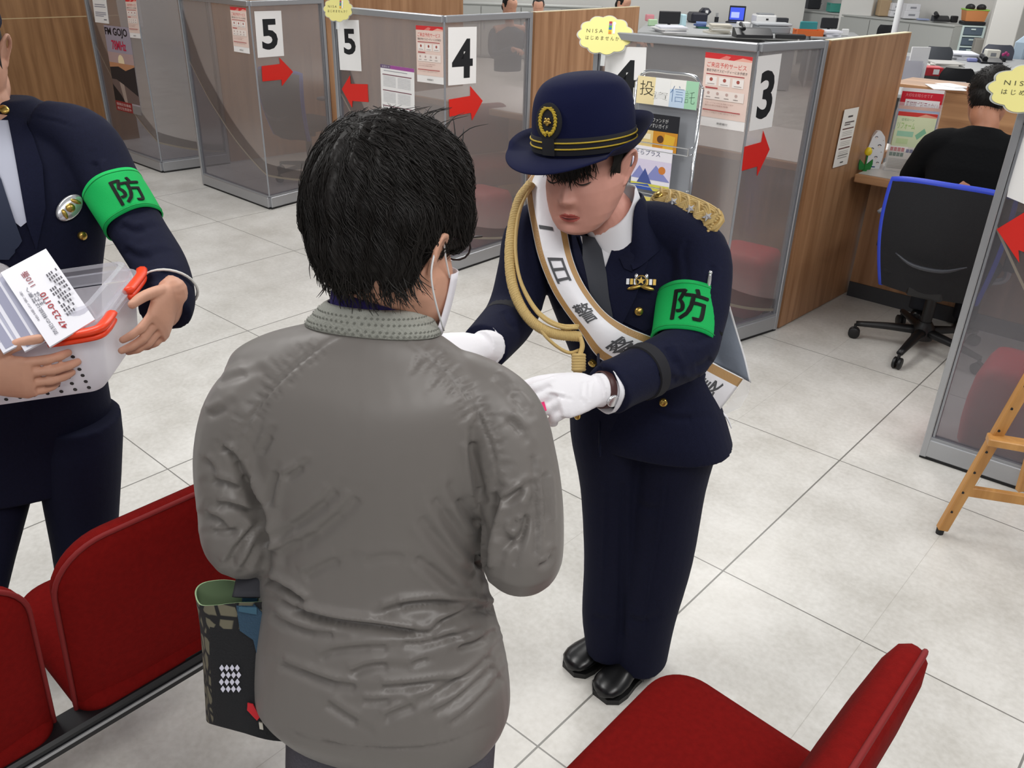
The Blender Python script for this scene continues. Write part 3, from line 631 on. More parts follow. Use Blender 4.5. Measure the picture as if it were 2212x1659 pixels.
S += [([(505, 985), (530, 1040), (560, 1100), (574, 1160), (575, 1240)], 11, .010), ([(1076, 1050), (1060, 1110), (1046, 1180), (1042, 1240)], 11, .010),
      # waist creases
      ([(560, 1245), (600, 1265), (640, 1292), (655, 1308)], 9, .0075), ([(588, 1292), (640, 1322), (720, 1345), (820, 1358), (900, 1370), (975, 1372)], 10, .0085), ([(575, 1320), (610, 1348), (670, 1370), (740, 1375)], 10, .004),
      ([(815, 1330), (870, 1312), (940, 1305), (1010, 1308), (1065, 1315)], 10, .0065), ([(925, 1368), (960, 1345), (1010, 1325), (1070, 1312)], 9, .006), ([(850, 1392), (920, 1392), (985, 1375), (1035, 1362)], 8, .0045), ([(980, 1404), (1030, 1390), (1065, 1368)], 8, .005),
      ([(590, 1430), (650, 1455), (720, 1480), (785, 1488)], 10, .0045), ([(745, 1465), (800, 1442), (870, 1440)], 9, .0035), ([(800, 1490), (880, 1485), (960, 1475), (1010, 1465)], 9, .0045), ([(680, 1430), (720, 1410), (790, 1402), (850, 1400)], 9, .003),
      ([(880, 1440), (910, 1430), (935, 1425)], 7, .003), ([(880, 1520), (940, 1500), (1000, 1470), (1050, 1430), (1080, 1390)], 9, .004), ([(920, 1550), (980, 1520), (1040, 1470), (1078, 1430)], 9, .004), ([(960, 1575), (1010, 1540), (1060, 1490), (1090, 1450)], 8, .0035), ([(820, 1560), (860, 1540), (930, 1515)], 9, .003), ([(770, 1515), (810, 1518), (870, 1512)], 8, .0025), ([(690, 1510), (740, 1545), (800, 1580)], 10, .003),
      # diagonal strain folds on the back
      ([(580, 1170), (640, 1135), (700, 1090), (735, 1050)], 12, .004), ([(582, 1225), (660, 1175), (730, 1120), (790, 1060)], 13, .004), ([(575, 1205), (620, 1180), (670, 1160)], 9, .003), ([(600, 1010), (585, 1060), (580, 1120)], 9, .004), ([(600, 1040), (640, 1020), (660, 1000)], 8, .003), ([(560, 985), (575, 960), (590, 930)], 8, .003),
      ([(1040, 1225), (1000, 1170), (960, 1110), (930, 1070)], 12, .004), ([(1038, 1250), (990, 1215), (930, 1150), (900, 1110)], 12, .0035), ([(1045, 1150), (1010, 1110), (975, 1050)], 10, .004), ([(1050, 1100), (1035, 1060), (1025, 1010), (1020, 970), (1022, 930)], 9, .006), ([(1020, 1290), (980, 1270), (930, 1230), (890, 1200)], 11, .0035), ([(770, 1220), (840, 1205), (900, 1215)], 12, .002), ([(640, 1260), (700, 1225), (760, 1200)], 12, .003),
      # left sleeve
      ([(470, 960), (500, 985), (515, 1010)], 7, .0045), ([(445, 1040), (480, 1045), (515, 1060), (535, 1075)], 9, .005), ([(455, 1090), (500, 1095), (540, 1110), (560, 1125)], 9, .006), ([(435, 1110), (470, 1125), (500, 1150)], 8, .004), ([(445, 1150), (490, 1150), (530, 1140)], 8, .0035), ([(490, 1230), (510, 1190), (545, 1150), (560, 1130)], 9, .006), ([(520, 1240), (545, 1200), (562, 1160)], 8, .004), ([(440, 900), (470, 890), (500, 870)], 9, .0025), ([(460, 830), (500, 815), (560, 800)], 10, .002), ([(435, 990), (455, 1010), (470, 1050)], 8, .003),
      # right sleeve
      ([(1072, 1090), (1110, 1070), (1145, 1045)], 8, .006), ([(1085, 1140), (1100, 1170), (1125, 1155), (1140, 1100)], 8, .0055), ([(1085, 1200), (1110, 1150), (1125, 1100)], 9, .004), ([(1150, 960), (1155, 1050), (1158, 1140), (1155, 1220)], 7, .003), ([(1175, 1000), (1180, 1080), (1182, 1170)], 7, .003), ([(1105, 1240), (1120, 1180), (1140, 1120), (1150, 1060)], 9, .003), ([(1160, 1225), (1185, 1215), (1195, 1190)], 6, .004), ([(1090, 900), (1115, 920), (1135, 950)], 9, .003), ([(1100, 850), (1125, 870), (1145, 900)], 9, .002), ([(1060, 810), (1085, 830), (1110, 860)], 10, .002)]
S += [([(605, 1572), (700, 1602), (840, 1617), (960, 1606), (1062, 1565)], 3, .0018)]
sculpt(jm, [(a, b, c*(1.4 if b >= 12 else 1.9)) for a, b, c in S]); relax(jm, 1)
cloth_obj('jacket', jm, JACK, M0)
# stand collar with the dotted facing
jt = tree(bpy.data.meshes[jm.name]); 
def colring(c, hw, q, d, dz=0.): return ell(at(c[0], c[1], d)+Z*dz, (Mr, Mfw), hw*d/F, hw*d/F*q, 64, 2.2)
cr = [colring((808, 656), 98, .88, 1.076), colring((808, 661), 107, .86, 1.076), colring((808, 679), 125, .76, 1.080), colring((806, 702), 144, .66, 1.086), colring((806, 709), 147, .645, 1.087), colring((806, 712), 140, .63, 1.087)]
ang = np.arange(64); keep = np.r_[17+4:64, 0:16-4]                  # open at the throat
cb = MB(); cb.loft([r[keep] for r in cr], COLLAR, closed=False)
co_ = cb.build('collar', M0, smooth=True)
md = co_.modifiers.new('s', 'SOLIDIFY'); md.thickness = .003; md.offset = 0
db = MB()
for i in range(4):
    a, b = cr[1], cr[4]
    for j in range(0, len(keep)-1, 1):
        t = .15+.21*i+.02; k = keep[j]; k2 = keep[j+1]; s = .5*(i % 2); t2 = t
        Ra = [cr[1], cr[2], cr[3], cr[4]]; tt = t*3; q = min(int(tt), 2); fr = tt-q
        e = lambda kk: Ra[q][kk]*(1-fr)+Ra[q+1][kk]*fr
        p = e(k)*(1-s)+e(k2)*s; cen = cr[3].mean(0); nrm = unit((p-cen)*V(1, 1, 0)+Z*.006); tdir = unit(e(k2)-e(k)); vdir = np.cross(nrm, tdir)
        p = p+nrm*.0028; db.add([p-tdir*.0022, p-vdir*.0018, p+tdir*.0022, p+vdir*.0018], [(0, 1, 2, 3)], DOTS)
db.build('collar_dots', M0)
tb = MB(); tb.loft([colring((808, 690), 95, .84, 1.078), colring((808, 660), 94, .84, 1.075), colring((808, 640), 93, .84, 1.072), colring((808, 630), 91, .84, 1.071), colring((808, 632), 86, .84, 1.071), colring((808, 660), 85, .84, 1.075)], PURP, cap=False); tb.build('turtleneck', M0, smooth=True)
# head, body core
HM = hframe(math.radians(103), math.radians(-9), math.radians(2)); Hc = at(831, 541, 1.06)
mb = MB(); MP = head_volume(mb, HM, Hc, 1.0, neck=([at(812, 660, 1.08), at(808, 720, 1.09)], [.038, .040]), nr=.038, nb=(-.004, -.004))
mb.tube([at(808, 740, 1.10), at(810, 1000, 1.15), at(820, 1500, 1.26)], [.04, .09, .1], n=20)
for A, s in ((LA, .026), (RA, .026)): mb.tube([at(808, 840, 1.12)]+A, s, n=12)
for x in (735, 930): mb.tube([at(x, 1500, 1.26), at(x, 1659, 1.31), onz(x-(820-x)*.12, 2140, .05)], [.06, .05, .04], n=12)
for A, side in ((LA, 1), (RA, -1)):
    hand_volume(mb, A[-1]+unit(A[-1]-A[-2])*.035, unit(A[-1]-A[-2])+Mf*.3, V(*(-Mr*(1 if side < 0 else -1)))+Z*.5, side, (.5, .55, .6, .6))
bm_ = fuse(mb, .0032, 2); cloth_obj('body', bm_, SKIN, M0)
# trousers
tb = MB()
for sx in (-1, 1):
    base = V(*(onz(838, 1640, .62)[:2]), 0)+Mr*.076*sx-Mf*.01
    R_ = (Mr, Mf); tb.loft([ell(base+Z*.78+Mf*.05, R_, .080, .085, 28), ell(base+Z*.70+Mf*.04, R_, .084, .088, 28), ell(base+Z*.6+Mf*.015, R_, .084, .092, 28), ell(base+Z*.42, R_, .085, .09, 28), ell(base+Z*.22, R_, .075, .08, 28), ell(base+Z*.045, R_, .072, .085, 28)])
tm = fuse(tb, .006, 4); cloth_obj('trousers', tm, TROU, M0)
def shoe(parent, ankle, fwd, L=.25, w=.088, m=LEATHER, name='shoe'):
    fwd = unit(fwd); R = np.stack([np.cross(fwd, Z), fwd, Z], 1); P = lambda x, y, z: np.asarray(ankle)+R@V(x, y, z)
    s = MB(); rings = []
    for t, hw, h in ((-.27, .020, .055), (-.25, .030, .062), (-.15, .033, .066), (.0, .034, .064), (.2, .038, .058), (.4, .046, .046), (.55, .046, .038), (.66, .038, .031), (.72, .022, .024), (.735, .006, .018)):
        rings.append([P(hw*w/.088*math.cos(a)*(1 if math.sin(a) > -.2 else .96), t*L, .012+max(0, h*.5+h*.5*math.sin(a))) for a in np.arange(20)/20*2*math.pi])
    s.loft(rings, m); o = s.build(name, parent, smooth=60)
    s = MB(); s.loft([[P((hw+.003)*w/.088*(-1 if k in (0, 3) else 1), t*L, (0 if k < 2 else .016)+(.0 if t < .1 else 0)) for k in (0, 1, 2, 3)] for t, hw in ((-.265, .024), (-.15, .034), (.2, .039), (.42, .047), (.6, .045), (.72, .022))], mat('shoe_sole', '0b0b0c', .5)); s.build('sole', o)
    return o
for sx in (-1, 1): shoe(M0, V(*(onz(838, 1640, .62)[:2]), 0)+Mr*.076*sx, Mf)
# hair: a full cap and combed strands from the crown
hb = MB(); q = lambda *a: Hc+HM@(np.array(a))
hb.ball(q(0, -.003, .062), (.091, .104, .105), n=36, R=HM); hb.ball(q(0, .026, .080), (.089, .094, .084), n=32, R=HM); hb.ball(q(.002, -.042, .034), (.077, .060, .050), n=28, R=HM); hb.ball(q(.003, -.048, .014), (.070, .055, .056), n=28, R=HM); hb.ball(q(-.002, -.046, -.006), (.058, .044, .042), n=24, R=HM)
for s in (-1, 1): hb.ball(q(s*(.060 if s > 0 else .046), -.040+.004*s, .046), (.032, .046, .046), n=20, R=HM); hb.ball(q(s*.068, .048, .050), (.023, .030, .046), n=20, R=HM); hb.ball(q(s*(.052 if s > 0 else .042), -.045-.005*s, .010), (.029, .038, .046), n=20, R=HM)
hm_ = fuse(hb, .005, 3)
v = co(hm_); nn = nor(hm_); loc = (v-Hc)@HM                        # locks: shallow ridges running from the crown
az = np.arctan2(loc[:, 0], -loc[:, 1]-.02); v = v+nn*(.0022*np.sin(az*17+loc[:, 2]*25)+.0016*np.sin(az*31-loc[:, 2]*60+1))[:, None]; setco(hm_, v)
hair = cloth_obj('hair', hm_, HAIRB, M0)
bv = BVHTree.FromPolygons([tuple(x+ORG[M0]) for x in co(hm_)], [tuple(p.vertices) for p in hm_.polygons]); crown = q(-.02, -.040, .155)
def flow(p, n):
    d = p-crown; l = (p-Hc)@HM; d = d+HM@V(.15*np.sign(l[0]), .35 if l[2] > .07 else -.05, -.55); return unit(d)+np.cross(n, unit(d))*.28
sb = MB(); vv = co(hm_)+ORG[M0]; L_ = (vv-Hc)@HM; ok = np.where((L_[:, 2] > .03))[0]
strands(sb, bv, vv[rng.choice(ok, 5200)], flow, 9, .010, .00055, HAIRB, .0035, .22)
edge = np.where((L_[:, 2] < -.008) & (L_[:, 2] > -.048) & (L_[:, 1] < .0))[0]
for i in rng.choice(edge, 700):                                      # loose ends at the nape
    p = vv[i]; d = HM@V(rng.normal(0, .25)+L_[i, 0]*2.5, -.10+rng.normal(0, .15), -1); ln = rng.uniform(.010, .030); sb.tube([p, p+d*ln*.5+HM@V(0, .003, 0), p+d*ln+HM@V(rng.normal(0, .004), .010, 0)], [.0008, .0007, .0002], HAIRB, n=4, per=2, cap=False)
for k in range(34):                                                  # fly-away arc on top
    a = rng.uniform(-.9, .9); p = q(a*.085, .03+rng.uniform(-.03, .05), .152-.03*a*a); d = HM@V(rng.uniform(-1, 1), rng.uniform(.2, 1), .45); sb.tube([p, p+d*.02+Z*.008, p+d*.045+Z*.004], [.0008, .0006, .0002], HAIRB, n=4, per=3, cap=False)
sb.build('hair_strands', hair, smooth=True)
# mask, loops and spectacles
mk = MB(); Gm = []
for i in range(15):
    t = -1+2*i/14; row = []
    for j in range(9):
        z = -.034-.082*j/8; x = .0775*math.sin(t*1.35)*(1-.12*(j/8)); y = .016+.100*math.cos(t*1.35)+.014*math.exp(-((z+.05)/.03)**2)*math.exp(-(t/.3)**2)-(.02*(j/8)**2)
        row.append(q(x, y, z+.010*abs(t)))
    Gm.append(row)
mk.grid(np.array(Gm), MASK); mo = mk.build('face_mask', M0, smooth=True); md = mo.modifiers.new('s', 'SOLIDIFY'); md.thickness = .0015
for s in (-1, 1):
    mk = MB(); mk.tube([q(s*.075, .036, -.028), q(s*.082, .012, .004), q(s*.089, -.004, .028), q(s*.092, -.022, .022), q(s*.090, -.030, -.010), q(s*.085, -.010, -.050), q(s*.074, .030, -.096)], .0013, WHITEP, n=6, per=5)
    mk.build('ear_loop', mo, smooth=True)
gb = MB(); GL = mat('spectacle_frame', '2c2226', .3, .3)
for s in (-1, 1):
    gb.tube([q(s*.083, -.010, .026), q(s*.082, .04, .022), q(s*.079, .104, .018), q(s*.068, .110, .016)], .0016, GL, n=6, per=3)
    gb.tube([q(s*.034+.027*math.cos(a), .114-.35*abs(.034*s+.027*math.cos(a))*.3, .0+.02*math.sin(a)) for a in np.arange(16)/16*2*math.pi], .0014, GL, n=6, per=1, closed=True)
gb.tube([q(-.008, .116, .008), q(0, .119, .011), q(.008, .116, .008)], .0014, GL, n=6); gb.build('spectacles', M0, smooth=True)
# ------------------------------------------------------------------ the bowing officer for a day, with hat, sash and cord
O0 = person((-.89, 1.46, 0), 'person in navy police uniform with hat and white sash, bowing')
Ol = V(.94, .34, 0); Of = V(.34, -.94, 0)                          # her left, her front
def osec(px, py, d, rx, ry, tilt, p=2.3, n=44, sl=0.):
    fw = Of*math.cos(tilt)-Z*math.sin(tilt); l = unit(Ol+Z*sl); return ell(at(px, py, d), (l, fw), rx, ry, n, p)
OS = [(1406, 938, 1.95, .186, .126, .02), (1400, 900, 1.925, .178, .124, .06), (1388, 800, 1.868, .152, .106, .25), (1368, 700, 1.815, .160, .112, .40), (1352, 620, 1.78, .172, .115, .45), (1343, 560, 1.757, .178, .100, .45), (1339, 525, 1.747, .165, .080, .42), (1336, 500, 1.742, .125, .064, .38), (1334, 482, 1.738, .078, .056, .35), (1333, 470, 1.735, .064, .054, .35)]
OSf = catmull(np.array(OS), 5)
mb = MB(); mb.loft([osec(*q) for q in OSf])
OLA = [at(1505, 545, 1.700), at(1512, 640, 1.675), at(1499, 712, 1.650), at(1481, 756, 1.625), at(1412, 793, 1.575), at(1350, 822, 1.525), at(1313, 842, 1.497)]
ORA = [at(1152, 505, 1.80), at(1135, 580, 1.785), at(1118, 645, 1.765), at(1100, 690, 1.735), at(1068, 728, 1.665), at(1045, 752, 1.615)]
mb.tube([at(1345, 488, 1.745), at(1425, 489, 1.727)]+OLA, [.045, .050, .062, .060, .056, .056, .051, .048, .0475], n=26, per=5)
mb.tube([at(1315, 470, 1.76), at(1225, 462, 1.785)]+ORA, [.045, .050, .058, .058, .055, .054, .050, .047], n=26, per=5)
ojm = fuse(mb, .0045, 5)
sculpt(ojm, [([(1440, 742), (1450, 770), (1470, 800)], 8, .005), ([(1545, 770), (1520, 790), (1490, 800)], 9, .005), ([(1540, 720), (1515, 735), (1490, 740)], 9, .003), ([(1420, 800), (1445, 815), (1480, 825)], 8, .003),
            ([(1250, 760), (1300, 800), (1360, 815)], 10, .003), ([(1235, 800), (1280, 830), (1330, 850)], 9, .003), ([(1230, 700), (1260, 740), (1280, 790)], 9, .003), ([(1180, 600), (1200, 640), (1215, 690)], 9, .005), ([(1120, 650), (1140, 670), (1165, 680)], 8, .005), ([(1080, 660), (1105, 700), (1125, 710)], 8, .004),
            ([(1545, 560), (1530, 610), (1520, 650)], 8, .003), ([(1488, 640), (1482, 580), (1478, 540), (1490, 515)], 6, .003), ([(1290, 640), (1294, 750), (1298, 860), (1296, 980)], 3.5, .0025), ([(1400, 880), (1455, 905), (1530, 900)], 8, .003)])
cloth_obj('jacket', ojm, NAVY, O0); obv = BVHTree.FromPolygons([tuple(x) for x in co(ojm)+ORG[O0]], [tuple(p.vertices) for p in ojm.polygons])
def on_o(px, py, lift=.002, bv=None):                              # point on the uniform that shows at a pixel, with its normal
    r = ray(px, py); h, n, i, d = (bv or obv).ray_cast(Vector(CAM), Vector(unit(r)))
    if h is None: return at(px, py, 1.75), -unit(r)
    n = np.array(n); n = n if n@r < 0 else -n; return np.array(h)+n*lift, n
# skirt of the jacket: front overlap edge and hem
hm2 = MB(); 
for pts in ([(1296, 985), (1296, 880), (1294, 800), (1292, 760)],):
    hm2.tube([on_o(*p, .0015)[0] for p in pts], .0028, NAVYD, n=8)
hm2.build('front_edge', O0, smooth=True)
for sg, A in ((1, OLA), (-1, ORA)):                                  # black braid round each cuff
    a, b = A[-3], A[-2]; d = unit(b-a); c = a+(b-a)*(.35 if sg > 0 else .3); k = MB(); R = frame(d); rr = .0535 if sg > 0 else .0520
    k.loft([c+d*o+np.stack([R[:, 0]*math.cos(t)*r+R[:, 1]*math.sin(t)*r for t in np.arange(32)/32*6.2832]) for o, r in ((-.013, rr-.004), (-.012, rr), (.012, rr-.001), (.013, rr-.005))], BLACKF, cap=False); k.build('cuff_braid', O0, smooth=60)
# trousers
def leg(rows, R_, m, parent, name):
    k = MB(); k.loft([ell(at(x, y, d), R_, w*d/F_, w*d/F_*q, 32, 2.1) for x, y, d, w, q in catmull(np.array(rows, float), 4)]); return k
tb = leg([(1330, 830, 1.905, 95, 1.1), (1322, 930, 1.965, 88, 1.15), (1326, 1050, 2.035, 71, 1.15), (1324, 1200, 2.13, 61, 1.15), (1312, 1320, 2.215, 53, 1.2), (1316, 1395, 2.27, 48, 1.25)], (Ol, Of), None, None, '')
t2 = leg([(1455, 850, 1.90, 98, 1.1), (1462, 930, 1.94, 92, 1.2), (1443, 1050, 2.01, 80, 1.2), (1421, 1200, 2.11, 75, 1.15), (1396, 1330, 2.20, 63, 1.2), (1384, 1418, 2.262, 56, 1.25)], (Ol, Of), None, None, '')
k0 = tb.n; tb.v += t2.v; tb.f += [tuple(i+k0 for i in f) for f in t2.f]; tb.m += t2.m; tb.n += t2.n
tm = fuse(tb, .0055, 4); sculpt(tm, [([(1345, 1000), (1345, 1150), (1342, 1300), (1345, 1400)], 7, .006), ([(1440, 1010), (1420, 1150), (1395, 1300), (1380, 1400)], 3.5, -.003), ([(1310, 1000), (1305, 1150), (1300, 1300)], 3.5, -.0025), ([(1370, 1080), (1400, 1100), (1440, 1095)], 9, .003), ([(1350, 1330), (1380, 1345), (1420, 1330)], 9, .004), ([(1275, 1330), (1300, 1340), (1325, 1335)], 8, .003)])
cloth_obj('trousers', tm, NAVYD, O0)
# shoes
for hx, tx in (((1332, 1392), (1226, 1452)), ((1392, 1432), (1294, 1512))):
    h, t = onz(*hx), onz(*tx); L = np.linalg.norm(t-h); o = shoe(O0, h+(t-h)*.27, t-h, L, .084)
    c = h+(t-h)*.38; f = unit(t-h); s = np.cross(f, Z); k = MB(); k.tube([c+s*.041+Z*.02, c+s*.034+Z*.047, c+Z*.062, c-s*.034+Z*.047, c-s*.041+Z*.02], .005, LEATHER, n=8, flat=2.2, ref=f); k.ball(c+s*.042+Z*.03, .006, SILVER, n=8); k.build('shoe_strap', o, smooth=True)
    k = MB(); k.tube([c-f*.03+Z*.05, c-f*.025+Z*.16], .034, mat('black_sock', '0c0c0e', .9), n=16); k.build('sock', O0, smooth=True)
# ---- head
OHM = hframe(math.radians(-79), math.radians(-7), math.radians(-5)); OHc = at(1270, 358, 1.655)
mb = MB(); OP = head_volume(mb, OHM, OHc, 1.0, neck=([at(1318, 470, 1.725), at(1330, 540, 1.76)], [.053, .060]))
mb.tube([at(1335, 520, 1.745), at(1360, 680, 1.82), at(1395, 900, 1.93)], [.05, .08, .09], n=16)
for A in (OLA, ORA): mb.tube([at(1338, 560, 1.76)]+A, .022, n=10)
for a, b in ((1322, 1326), (1455, 1384)): mb.tube([at(a, 930, 1.955), at((a+b)/2, 1150, 2.09), at(b, 1400, 2.26)], .032, n=10)
bo = fuse(mb, .0019, 2)
def lipz(v):
    l = (v-OHc)@OHM; x, z = l[:, 0], l[:, 2]; w = np.clip(1-(x/.0235)**2, 0, 1); return (l[:, 1] > .075) & (z < -.0728+.0088*w*(1-.25*np.exp(-(x/.005)**2))) & (z > -.0728-.0098*w**.8) & (np.abs(x) < .0235)
bo.materials.append(SKIN_F); paint(bo, LIPS, lipz)
setco(bo, co(bo)-ORG[O0]); body = link('body', bo, O0, ORG[O0], True)
oq = lambda *a: OHc+OHM@np.array(a, float)
for s in (-1, 1):                                                  # lowered eyes: lash line and brow
    k = MB(); k.tube([oq(s*.018, .0885, -.0035), oq(s*.026, .0905, -.0068), oq(s*.034, .0895, -.0074), oq(s*.042, .0855, -.0055), oq(s*.047, .081, -.0035)], [.0008, .0013, .0015, .0014, .0006], LASH, n=6); k.build('eyelashes', body, smooth=True)
    k = MB(); k.tube([oq(s*.016, .0925, .017), oq(s*.03, .0935, .0215), oq(s*.044, .0865, .0205), oq(s*.052, .078, .016)], [.0012, .0022, .002, .0006], HAIR, n=6, flat=.5); k.build('eyebrow', body, smooth=True)
k = MB(); k.tube([oq(-.019, .0925, -.0727), oq(-.008, .0975, -.0732), oq(.004, .098, -.0734), oq(.017, .0935, -.0727)], [.0006, .0016, .0017, .0006], mat('mouth_dark', '4a1f1f', .6), n=6, flat=.6); k.build('mouth_line', body, smooth=True)
# hair: cap, fringe, sideburns, low knot
hb = MB(); hb.ball(oq(0, -.012, .028), (.083, .098, .092), n=28, R=OHM); hb.ball(oq(0, -.05, -.03), (.062, .052, .055), n=20, R=OHM); hb.ball(oq(0, -.108, -.03), (.035, .028, .03), n=16, R=OHM)
hmm = fuse(hb, .006, 3)
v = co(hmm); l = (v-OHc)@OHM
bad = (l[:, 1] > .03) & (l[:, 2] < .030); v[bad] = OHc+(l[bad]*np.array([.80, .72, 1]))@OHM.T; setco(hmm, v); ohair = cloth_obj('hair', hmm, HAIR, O0)
k = MB()
for i in range(230):                                                # fringe
    x = rng.uniform(-.056, .056); y0 = .098*math.sqrt(max(0, 1-(x/.082)**2)); b = -.020*(1-abs(x)/.09)+rng.normal(0, .006)+.022
    k.tube([oq(x*.96, y0-.012, .062), oq(x, y0+.005, .045), oq(x+rng.normal(0, .003), y0+.004, b+.010), oq(x+rng.normal(0, .005), y0-.001, b-.004)], [.0009, .0012, .001, .0003], HAIR, n=4, per=3, cap=False)
for s in (-1, 1):
    for i in range(120):
        y = rng.uniform(-.005, .05); b = .016-.012*(y > .02)+rng.normal(0, .005); k.tube([oq(s*.080, y*.9, .05), oq(s*.0795, y, .025), oq(s*.0735, y+.006, b)], [.001, .0011, .0003], HAIR, n=4, per=3, cap=False)
k.build('fringe_strands', ohair, smooth=True)
# ---- hat
HATF = mat('navy_felt', '141838', .9, spec=.12, sheen=.03, bump=(600, .1)); HT = OHM@np.array(frame(V(0, -.10, 1), V(1, 0, 0)))@rotz(math.radians(-9))
hc = OHc+OHM@V(.004, .002, .040); hq = lambda *a: hc+HT@np.array(a, float)
N = 72; ca = np.arange(N)/N*2*math.pi; cx_, sy_ = np.cos(ca), np.sin(ca)
hat = thing('police_hat', hc, 'hat', 'hat'); del hat['label']; del hat['category']; hat.parent = O0; hat.location = Vector(hc-ORG[O0])
def hring(r, z, kx=.93, dz=0): return np.array([hq(r*kx*cx_[i], r*1.07*sy_[i]-.0, z+(dz[i] if np.ndim(dz) else 0)) for i in range(N)])
cr_ = [(.1005, -.004), (.1015, .012), (.1015, .034), (.1005, .055), (.0985, .072), (.0945, .090), (.0875, .105), (.0765, .118), (.060, .127), (.040, .1325), (.018, .1345), (.002, .135)]
k = MB(); k.loft([hring(*q) for q in catmull(np.array(cr_), 3)], HATF); k.build('hat_crown', hat, smooth=True)
lift = lambda w: np.array([(.052*max(0, -math.sin(t+.15))**1.2+.030*abs(math.cos(t))**2*(1 if math.sin(t) < .5 else .6)-.016*max(0, math.sin(t))**2)*w for t in ca])
outw = np.array([1.0+.13*max(0, math.sin(t))-.07*max(0, -math.sin(t)) for t in ca])
k = MB(); br = []
for r, w, th in ((.0985, 0, 0), (.108, .10, 0), (.120, .33, 0), (.132, .66, 0), (.1415, 1.0, 0), (.1428, 1.03, -.002), (.141, 1.0, -.0035), (.131, .63, -.0035), (.119, .3, -.0035), (.100, .0, -.0035)):
    br.append(np.array([hq(r*.93*cx_[i]*(1 if r < .11 else outw[i]), r*1.05*sy_[i]*(1 if r < .11 else outw[i]), -.004+th+lift(w)[i]) for i in range(N)]))
k.loft(br, HATF, cap=False); k.build('hat_brim', hat, smooth=True)
k = MB(); k.loft([hring(.1012, .000), hring(.1032, .001), hring(.1036, .014), hring(.1034, .031), hring(.1020, .032)], BLACKF, cap=False); k.build('hat_band', hat, smooth=60)
for z in (.0125, .0235):
    k = MB(); pts = [hq(.1042*.93*cx_[i], .1042*1.07*sy_[i], z) for i in range(N)]; k.tube(pts, .0017, YEL, n=6, per=1, closed=True, flat=1.0); k.build('gold_stripe', hat, smooth=True)
k = MB(); k.loft([[hq(.1050*.93*math.cos(a), .1062*1.07*math.sin(a), z) for a in np.linspace(1.43, 1.72, 10)] for z in (.001, .020, .032)], BLACKF, closed=False); k.build('band_tab', hat, smooth=True)
def crest(parent, c, R, s, name):                                  # wreath of leaves round a small sakura
    p = lambda x, y, z=0.: np.asarray(c)+R@(np.array([x, y, z])*s)
    g = MB()
    g.loft([[p(.72*r*math.cos(a), .95*r*math.sin(a), z) for a in np.arange(28)/28*6.2832] for r, z in ((1.05, -.02), (1.05, .05), (.9, .10))], BLACKF); base = g.build(name, parent, smooth=60)
    g = MB()
    for sd in (-1, 1):
        for i in range(11):
            t = -1.45+2.55*i/10; cxx, cyy = sd*.47*math.cos(t), .70*math.sin(t)-.03; dx, dy = -sd*math.sin(t)*.5-sd*.12, math.cos(t)*.5+.05
            for e in (-.8, 0, .8):
                L = .17; ang = math.atan2(dy, dx)+e*.6; g.ball(p(cxx+L*.5*math.cos(ang), cyy+L*.5*math.sin(ang), .13), V(.13, .045, .05)*s, YEL, n=8, R=R@rotz(ang))
    g.ball(p(0, -.72, .13), V(.16, .06, .06)*s, YEL, n=8, R=R); g.build('wreath', base, smooth=True)
    g = MB()
    for i in range(5):
        a = i*1.2566+1.5708; g.ball(p(.13*math.cos(a), -.03+.13*math.sin(a), .16), V(.11, .09, .06)*s, BRASS, n=10, R=R@rotz(a))
    g.ball(p(0, -.03, .19), V(.09, .09, .07)*s, BRASS, n=10, R=R)
    for i in range(3): g.ball(p(-.16+.16*i, .52-.05*abs(i-1)*-1, .15), V(.09, .10, .06)*s, YEL, n=8, R=R)
    g.build('cherry_emblem', base, smooth=True)
fz = HT@unit(V(0, 1, .10)); fxx = HT@V(1, 0, 0); crest(hat, hq(0, -.0+.1065, .060), np.stack([fxx*1.15, np.cross(fz, fxx), fz], 1), .034, 'hat_badge')
